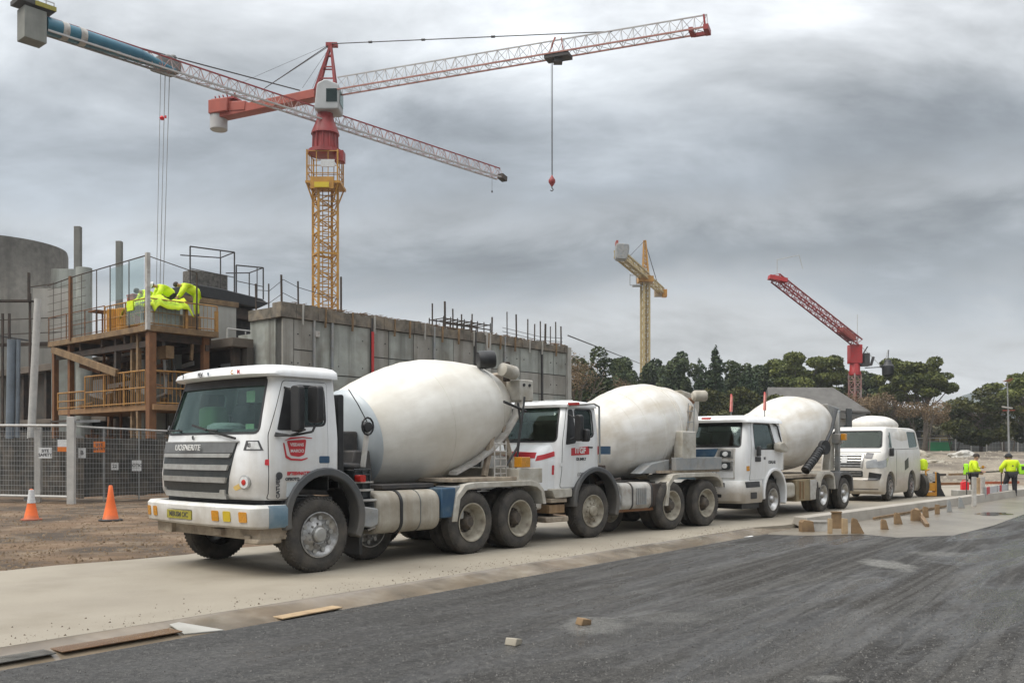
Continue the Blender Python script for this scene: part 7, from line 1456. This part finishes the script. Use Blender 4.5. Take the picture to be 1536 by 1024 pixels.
    for j in range(ny):
        for i in range(nx):
            x = (i/(nx-1)-.5)*1.7; y = (j/(ny-1)-.5)*2.9; e_ = max(0, abs(x)-.62)*1.5+max(0, abs(y)-1.1)*1.4; V.append((x,y,1.12+.22*noise.noise(V3((x*1.7,y*1.3,4)))+.10*noise.noise(V3((x*5,y*5,1)))-e_))
    Fq = [(j*nx+i,j*nx+i+1,(j+1)*nx+i+1,(j+1)*nx+i) for j in range(ny-1) for i in range(nx-1)]; me = bpy.data.meshes.new('tarp'); me.from_pydata(V,[],Fq); o = mkobj('hi_vis_sheet', me, HIVIS, ang=70, loc=dp(.95,1.2,.1)); o.rotation_euler.z = ROT; sd_ = o.modifiers.new('thick','SOLIDIFY'); sd_.thickness = .02; tag(o, 'crumpled hi-vis yellow sheet thrown over the machine housing on the upper deck', 'sheet')
    o = MB().prism(rpoly([(-.26,-.2),(.24,-.2),(.26,.2),(-.24,.2)],.02), -.02,.02).build('hi_vis_vest', HIVIS, loc=dp(-.13,1.25,.85), bev=.01); o.rotation_euler.z = ROT+R(90); tag(o, 'hi-vis yellow vest hung over the upper deck rail', 'vest')
    for i,(x,y,h) in enumerate(((.6,3.1,.98),(.5,3.75,1.0))):
        tt = thing('orange_barrel', ('orange barrel on the upper deck nearer the hi-vis vest','orange barrel on the upper deck nearer the red oxide box')[i], 'barrel', dp(x,y), ROT, 'orange barrels on the scaffold deck'); MB().lathe([(0,.33),(.02,.36),(.3,.36),(.32,.38),(.34,.36),(.64,.36),(.66,.38),(.68,.36),(h-.02,.36),(h,.33)], n=28).build('body', OBAR, tt); MB().lathe([(h,.31),(h+.02,.3),(h+.02,0)], n=28, cap=False).build('lid', ORAIL, tt)
    o = MB().box(-.25,.25,-.28,.28,0,1.75).build('red_oxide_cabinet', REDO, loc=dp(1.6,4.2), bev=.02); o.rotation_euler.z = ROT; tag(o, 'tall red oxide cabinet behind the orange barrels', 'cabinet'); MB().box(-.27,.27,-.3,.3,1.76,1.82).build('cap', CORG, o)
    o = MB().box(-.5,.2,-.35,.35,1.05,1.12).box(-.4,-.34,-.2,-.14,0,1.05).box(.05,.1,.2,.26,0,1.05).build('work_table', RUST, loc=dp(.7,5.3), ang=0); o.rotation_euler.z = ROT; tag(o, 'small rusty work table left of the orange barrels', 'table')
    return t
def left_building():
    # back wall of the works behind the scaffold
    C = V3((-14.2,36.5,0)); t = thing('unfinished_building','dark unfinished concrete building shell behind the access scaffold','building',C,ROT)
    DK = mat('grimy_shaded_concrete',(.075,.066,.056),(.04,.037,.033),rough=.9,scale=.8,mottle=((.13,.09,.06),1.2,.6))  # grime, plus the gloom of the interior put into the colour
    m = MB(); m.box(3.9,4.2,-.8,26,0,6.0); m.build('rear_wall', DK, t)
    m = MB(); m.box(3.2,4.2,-.8,26,5.98,6.35); m.box(2.8,4.6,9.5,26,3.1,3.35); m.build('floor_slab', mat('slab_edge_brown',(.14,.115,.09),(.09,.075,.06),rough=.9,scale=1), t, bev=.02)
    for y, z0, z1, w in ((.1,3.9,5.4,1.0),(1.4,4.1,5.3,.6),(9.6,4.1,5.2,.9),(11.6,4.4,5.3,1.4),(13.8,4.2,5.4,1.6),(17.2,4.4,5.3,1.2)): MB().box(3.82,3.895,y,y+w,z0,z1).build('pale_panel', mat('pale_sheet',(.30,.33,.34),(.24,.26,.27),rough=.5,scale=1), t, bev=.01)
    for y in (-.3,2.4,5,8,11,14.5,18,21): MB().box(3.5,3.8,y-.14,y+.14,0,5.98).build('column', RUSTD, t, bev=.01)
    m = MB(); 
    for y in (1.2,4.4): 
        m.lathe([(0,.62),(.5,.62)], o=(3.1,y,1.3), d=(1,0,0), n=28); m.lathe([(-.02,.5),(.3,.5)], o=(3.1,y,1.3), d=(1,0,0), n=28)
    m.box(3.0,3.7,-.4,6,2.2,2.6); m.box(3.0,3.6,.2,.5,0,2.2); m.build('rusty_pipework', RUST, t)
    m = MB(); m.box(3.2,3.8,9.4,26,.0,2.9); m.box(2.9,3.2,-.6,9.4,0,3.0); m.box(1.2,1.35,9.4,24,0,2.6); m.build('lower_infill', mat('dark_recess_fill',(.035,.033,.03),(.07,.062,.05),rough=.9,scale=2), t)  # dark boxes added so the recess behind the fence reads dark
    # low concrete wall and block right of the deck
    a = math.sin(R(AZ)); b = math.cos(R(AZ)); P = V3((-12.0,43.0,0)); t = thing('concrete_wall','low grey concrete wall with brown ledge, left of the long panel wall','wall',P,ROT)
    m = MB()
    for i in range(6): m.box(-5.2+i*1.1+.01,-5.2+(i+1)*1.1-.01,0,.4,0,6.2)
    m.build('wall_panels', CONC, t, ang=0); MB().box(-5.3,3.5,-.12,.45,6.2,6.42).build('ledge', TIMB, t, bev=.02)
    for x in (-4.2,-3.1,-2.0): MB().box(x-.02,x+.02,-.03,.0,0,6.2).build('joint_cover', DARK, t)
    P2 = P+V3((a*-3.2,b*-3.2,0)); t = thing('concrete_block','pale square concrete block standing on the low wall right of the deck','wall',P2+V3((0,0,6.42)),ROT)
    m = MB(); m.box(-1.2,.5,.0,.9,0.0,1.75); m.box(.52,2.4,.0,.9,0.0,1.75); m.build('block_panels', CONCL, t, ang=0, bev=.01); MB().box(-1.3,2.5,-.06,.95,1.75,1.98).build('timber_capping', TIMB, t, bev=.01)
    # black covered platform
    c = at(330,445,44.5); t = thing('covered_platform','black sheeted platform with frayed edges above the low wall','platform',c,ROT)
    m = MB(); m.prism([(-1.9,-.25),(1.6,-.45),(2.2,-.15),(1.8,.05),(-.4,.25),(-1.9,.3)], -.8,1.2); m.build('black_sheet', BLACK, t, bev=.05)
    m = MB(); m.box(-1.2,1.9,-.5,.8,-1.0,-.5); m.box(.6,2.1,-.6,.8,-2.2,-1.9); m.build('support_frame', RUSTD, t, ang=0); m = MB(); m.box(-.2,2.3,.3,.9,-3.3,-.5); m.build('recess_shade_panel', DARK, t)  # last box is a dark panel added in place of the shaded recess
    m = MB(); m.box(-1.6,.3,-.2,.6,.2,1.05); m.build('cable_basket', mat('basket_mix',(.16,.15,.13),(.06,.055,.05),rough=.8,scale=6,bump=.5), t, bev=.04)
    for x0,x1,h,lb in ((-1.9,.4,2.0,'tall dark tubular rail frame'),(.5,2.0,1.5,'')):
        m = MB(); m.path([V3((x0,-.6,.1)),V3((x0,-.6,h)),V3((x1,-.6,h+.1)),V3((x1,-.6,.05))],.035,6); m.path([V3((x0+.2,.6,h-.2)),V3((x1,.6,h)),V3((x1,.6,0))],.03,6); m.tube((x1,-.6,h+.1),(x1,.6,h),.03); m.tube((x0,-.6,h*.5),(x1,-.6,h*.45),.02); m.tube(((x0+x1)/2+.4,-.6,0),((x0+x1)/2+.4,-.6,h+.05),.025); m.build('tubular_rail', DARK, t)
    # pale guard rail over the low wall
    c = at(341,545,40.2); t = thing('guard_rail','pale steel guard rail in front of the low concrete wall','rail',c,ROT); m = MB(); H = 1.5
    m.path([V3((0,0,0)),V3((0,0,H)),V3((2.9,0,H)),V3((2.9,0,0))],.035,8); m.path([V3((1.9,0,0)),V3((1.9,0,H)),V3((2.4,-.6,H)),V3((2.4,-.6,0))],.03,8); m.tube((.9,0,0),(.9,0,H),.03); m.tube((0,0,H*.45),(2.9,0,H*.45),.025); m.build('rail_tubes', GALVL, t); MB().box(-.1,3.0,-.05,.3,-.08,0).build('landing', GREYP, t)
    
    # silo
    Y = 58; X = (-14-CXP)/F*Y; r = (97+14)/F*Y*.95; zt = at(50,372,Y).z; t = thing('concrete_silo','big round weathered concrete silo with a stained top at the left edge','silo',(X,Y,0)); MB().lathe([(0,r),(zt-.25,r),(zt,r*.985),(zt,r*.93),(zt-1.0,r*.93)], n=96, cap=False).build('shell', CONCD, t)
    MB().box(-.04,.04,-.06,.06,zt-5.6,zt-1.0).build('drain_pipe', BLACK, t, loc=(r*.52,-r*.87,0)); 
    m = MB(); m.path([V3((r*.0,-r*1.02,zt-5.2)),V3((r*.25,-r*.99,zt-5.7)),V3((r*.9,-r*.7,zt-6.1))],.05,6); m.build('sagging_cable', BLACK, t)
    # grey blocks and posts behind the deck
    def col_(px, y1, w, Y, label, nm='concrete_post', m=CONCL, rnd_=False, d=.3, cat='post', grp=None):
        p = at(px,675,Y); p.z = 0; h = at(px,y1,Y).z; wm = w/F*Y; mb = MB()
        if rnd_: mb.lathe([(0,wm/2),(h,wm/2)], n=32)
        else: mb.box(-wm/2,wm/2,-d/2,d/2,0,h)
        return tag(mb.build(nm, m, bev=.01, loc=p), label, cat, grp)
    GP = mat('post_concrete',(.20,.20,.18),(.15,.15,.135),rough=.85,scale=1,streak=((.1,.1,.09),3,.5))
    col_(117,340,9,50,'tall slim concrete post standing behind the grey slab at the left', m=GP); col_(179,362,8,50,'shorter slim concrete post behind the orange barrels', m=GP)
    col_(97,404,36,47,'flat grey concrete slab behind the wire screen on the left','concrete_slab',CONC,cat='slab'); col_(126,402,23,46,'round grey concrete pier right of the flat slab','concrete_pier',CONC,True,cat='pier')
    # gantry at far left
    c = at(20,490,45); t = thing('steel_gantry','rusty steel gantry with thin rails at the far left below the silo','gantry',c); m = MB()
    for px in (4,14,45): q = at(px,440 if px == 45 else 470,45)-c; m.bar(q, V3((q.x,0,-6)), .09)
    m.box(-1.2,.9,-.2,.2,1.2,1.28); m.bar((-1.3,0,-.9),(2.2,.3,-.75),.12,.16)
    for z in (-.4,.3): m.bar((-1.2,0,z),(2.3,0,z+.15),.04)
    m.bar((.75,0,1.3),(.75,0,2.6),.1); m.bar((2.1,0,2.1),(.75,0,1.9),.04); m.build('frame', RUSTD, t, ang=0)
    m = MB(); m.box(.8,2.5,.3,.4,-1,1.9); m.build('pale_sheet', CONCL, t)
# ------------------------------------------------------------------ sky, light, camera
def world():
    w = bpy.data.worlds.new('World'); sc.world = w; w.use_nodes = True; nt = w.node_tree; N = nt.nodes; L = nt.links; bg = N['Background']
    EL, RO = R(52), R(-35)
    sky = N.new('ShaderNodeTexSky'); sky.sky_type = 'NISHITA'; sky.sun_disc = False; sky.sun_elevation = EL; sky.sun_rotation = RO; sky.air_density = 1.5; sky.dust_density = 3
    tc = N.new('ShaderNodeTexCoord'); sp = N.new('ShaderNodeSeparateXYZ'); L.new(tc.outputs['Generated'], sp.inputs[0])
    def M(op, a, b=None, c=None):
        n = N.new('ShaderNodeMath'); n.operation = op
        for i, x in enumerate((a,b,c)):
            if x is None: continue
            if isinstance(x,(int,float)): n.inputs[i].default_value = x
            else: L.new(x, n.inputs[i])
        return n.outputs[0]
    def nz(v, s, d=6, r=.55, dist=0):
        n = N.new('ShaderNodeTexNoise'); n.inputs['Scale'].default_value = s; n.inputs['Detail'].default_value = d; n.inputs['Roughness'].default_value = r; n.inputs['Distortion'].default_value = dist; L.new(v, n.inputs['Vector']); return n.outputs['Fac']
    z = sp.outputs[2]; zz = M('ADD', M('MAXIMUM', z, 0.0), .34)
    cv = N.new('ShaderNodeCombineXYZ'); L.new(M('DIVIDE', sp.outputs[0], zz), cv.inputs[0]); L.new(M('DIVIDE', sp.outputs[1], zz), cv.inputs[1]); cv.inputs[2].default_value = 3.7
    mp = N.new('ShaderNodeMapping'); mp.inputs['Rotation'].default_value = (0,0,R(14)); mp.inputs['Scale'].default_value = (.62,1.0,1); L.new(cv.outputs[0], mp.inputs[0])
    a = nz(mp.outputs[0], 1.25, 7, .5, .3); b = nz(mp.outputs[0], 3.4, 10, .58, .3)
    # warped elevation drives the broad cloud decks
    e = M('ADD', z, M('MULTIPLY', M('SUBTRACT', a, .5), .36)); e = M('ADD', e, M('MULTIPLY', M('SUBTRACT', b, .5), .17)); e = M('ADD', e, M('MULTIPLY', sp.outputs[0], .05))
    cr = N.new('ShaderNodeValToRGB'); el = cr.color_ramp.elements; cr.color_ramp.interpolation = 'B_SPLINE'
    stops = [(0,(.82,.83,.83)),(.085,(.80,.81,.81)),(.135,(.58,.605,.625)),(.17,(.30,.335,.37)),(.225,(.60,.62,.635)),(.28,(.36,.395,.43)),(.34,(.44,.47,.50)),(.41,(.66,.68,.69)),(.50,(.80,.81,.82)),(.62,(1.5,1.5,1.5)),(1.0,(2.6,2.6,2.6))]
    while len(el) > 1: el.remove(el[-1])
    el[0].position = stops[0][0]; el[0].color = (*stops[0][1],1)
    for p, c in stops[1:]: q = el.new(p); q.color = (*c,1)
    L.new(e, cr.inputs[0])
    # finer billows
    f = M('MULTIPLY_ADD', M('SUBTRACT', b, .5), 1.9, 1.0); g = M('MULTIPLY_ADD', M('SUBTRACT', a, .5), 1.1, 1.0); f = M('MULTIPLY', f, g)
    # brighter patch where the sun stands behind the cloud
    vd = N.new('ShaderNodeVectorMath'); vd.operation = 'DOT_PRODUCT'; L.new(tc.outputs['Generated'], vd.inputs[0]); vd.inputs[1].default_value = V3((.03,.86,.50)).normalized()
    gl = M('POWER', M('MAXIMUM', vd.outputs['Value'], 0.0), 60.0); f = M('MULTIPLY', f, M('MULTIPLY_ADD', gl, .55, 1.0))
    f = M('MULTIPLY', f, M('MULTIPLY_ADD', M('MAXIMUM', M('SUBTRACT', z, .42), 0.0), 2.2, 1.0))
    mx = N.new('ShaderNodeMix'); mx.data_type = 'RGBA'; mx.blend_type = 'MULTIPLY'; mx.inputs[0].default_value = 1; L.new(cr.outputs[0], mx.inputs[6])
    cc = N.new('ShaderNodeCombineColor'); [L.new(f, cc.inputs[i]) for i in range(3)]; L.new(cc.outputs[0], mx.inputs[7])
    sc10 = N.new('ShaderNodeMix'); sc10.data_type = 'RGBA'; sc10.blend_type = 'MULTIPLY'; sc10.inputs[0].default_value = 1; L.new(mx.outputs[2], sc10.inputs[6]); sc10.inputs[7].default_value = (6.95,7.1,7.3,1)
    fin = N.new('ShaderNodeMix'); fin.data_type = 'RGBA'; fin.inputs[0].default_value = .95; L.new(sky.outputs[0], fin.inputs[6]); L.new(sc10.outputs[2], fin.inputs[7])
    L.new(fin.outputs[2], bg.inputs[0]); bg.inputs[1].default_value = .12
    s = bpy.data.lights.new('sun','SUN'); s.energy = 2.3; s.angle = R(40); s.color = (1,.95,.87); o = bpy.data.objects.new('sun', s); col.objects.link(o)
    # light comes from behind-left of the camera, high
    d = V3((-.65,-.30,1.0)).normalized(); o.rotation_euler = d.to_track_quat('Z','Y').to_euler(); o.location = (0,0,60)
    el_ = math.asin(d.z); sky.sun_elevation = el_; sky.sun_rotation = math.atan2(d.x, d.y)
    vs = sc.view_settings; vs.view_transform = 'Standard'; vs.look = 'None'; vs.exposure = 0.18; vs.gamma = 1
def camera():
    c = bpy.data.cameras.new('camera'); c.sensor_width = 36; c.lens = 36*F/1536; c.shift_y = (HYP-512)/1536; c.clip_end = 5000; c.clip_start = .1
    o = bpy.data.objects.new('camera', c); col.objects.link(o); o.location = (0,0,HC); o.rotation_euler = (R(90),0,0); sc.camera = o
build_ground(); roads(); boards_right(); left_fence()
cone(47,778,731,'orange traffic cone with a white upper sleeve, left of the fence corner post',True); cone(166,779,726,'tall plain orange traffic cone nearest the first truck',False)
far_right(); all_trees(); long_wall(); scaffold(); left_building()
crane_one(); crane_two(); crane_three()
truck_one(); truck_two(); truck_three(); van()
world(); camera()
def haze():
    o = MB().box(-700,1500,-60,800,-3,72).build('haze', None, ang=0); m = bpy.data.materials.new('haze'); m.use_nodes = True; N = m.node_tree.nodes; N.remove(N['Principled BSDF'])
    v = N.new('ShaderNodeVolumePrincipled'); v.inputs['Color'].default_value = (.80,.85,.90,1); v.inputs['Density'].default_value = .0004; v.inputs['Anisotropy'].default_value = .2
    m.node_tree.links.new(v.outputs[0], N['Material Output'].inputs['Volume']); o.data.materials.append(m); tag(o, kind='stuff')
haze()
sc.cycles.use_denoising = True
sc.cycles.max_bounces = 6; sc.cycles.transparent_max_bounces = 12
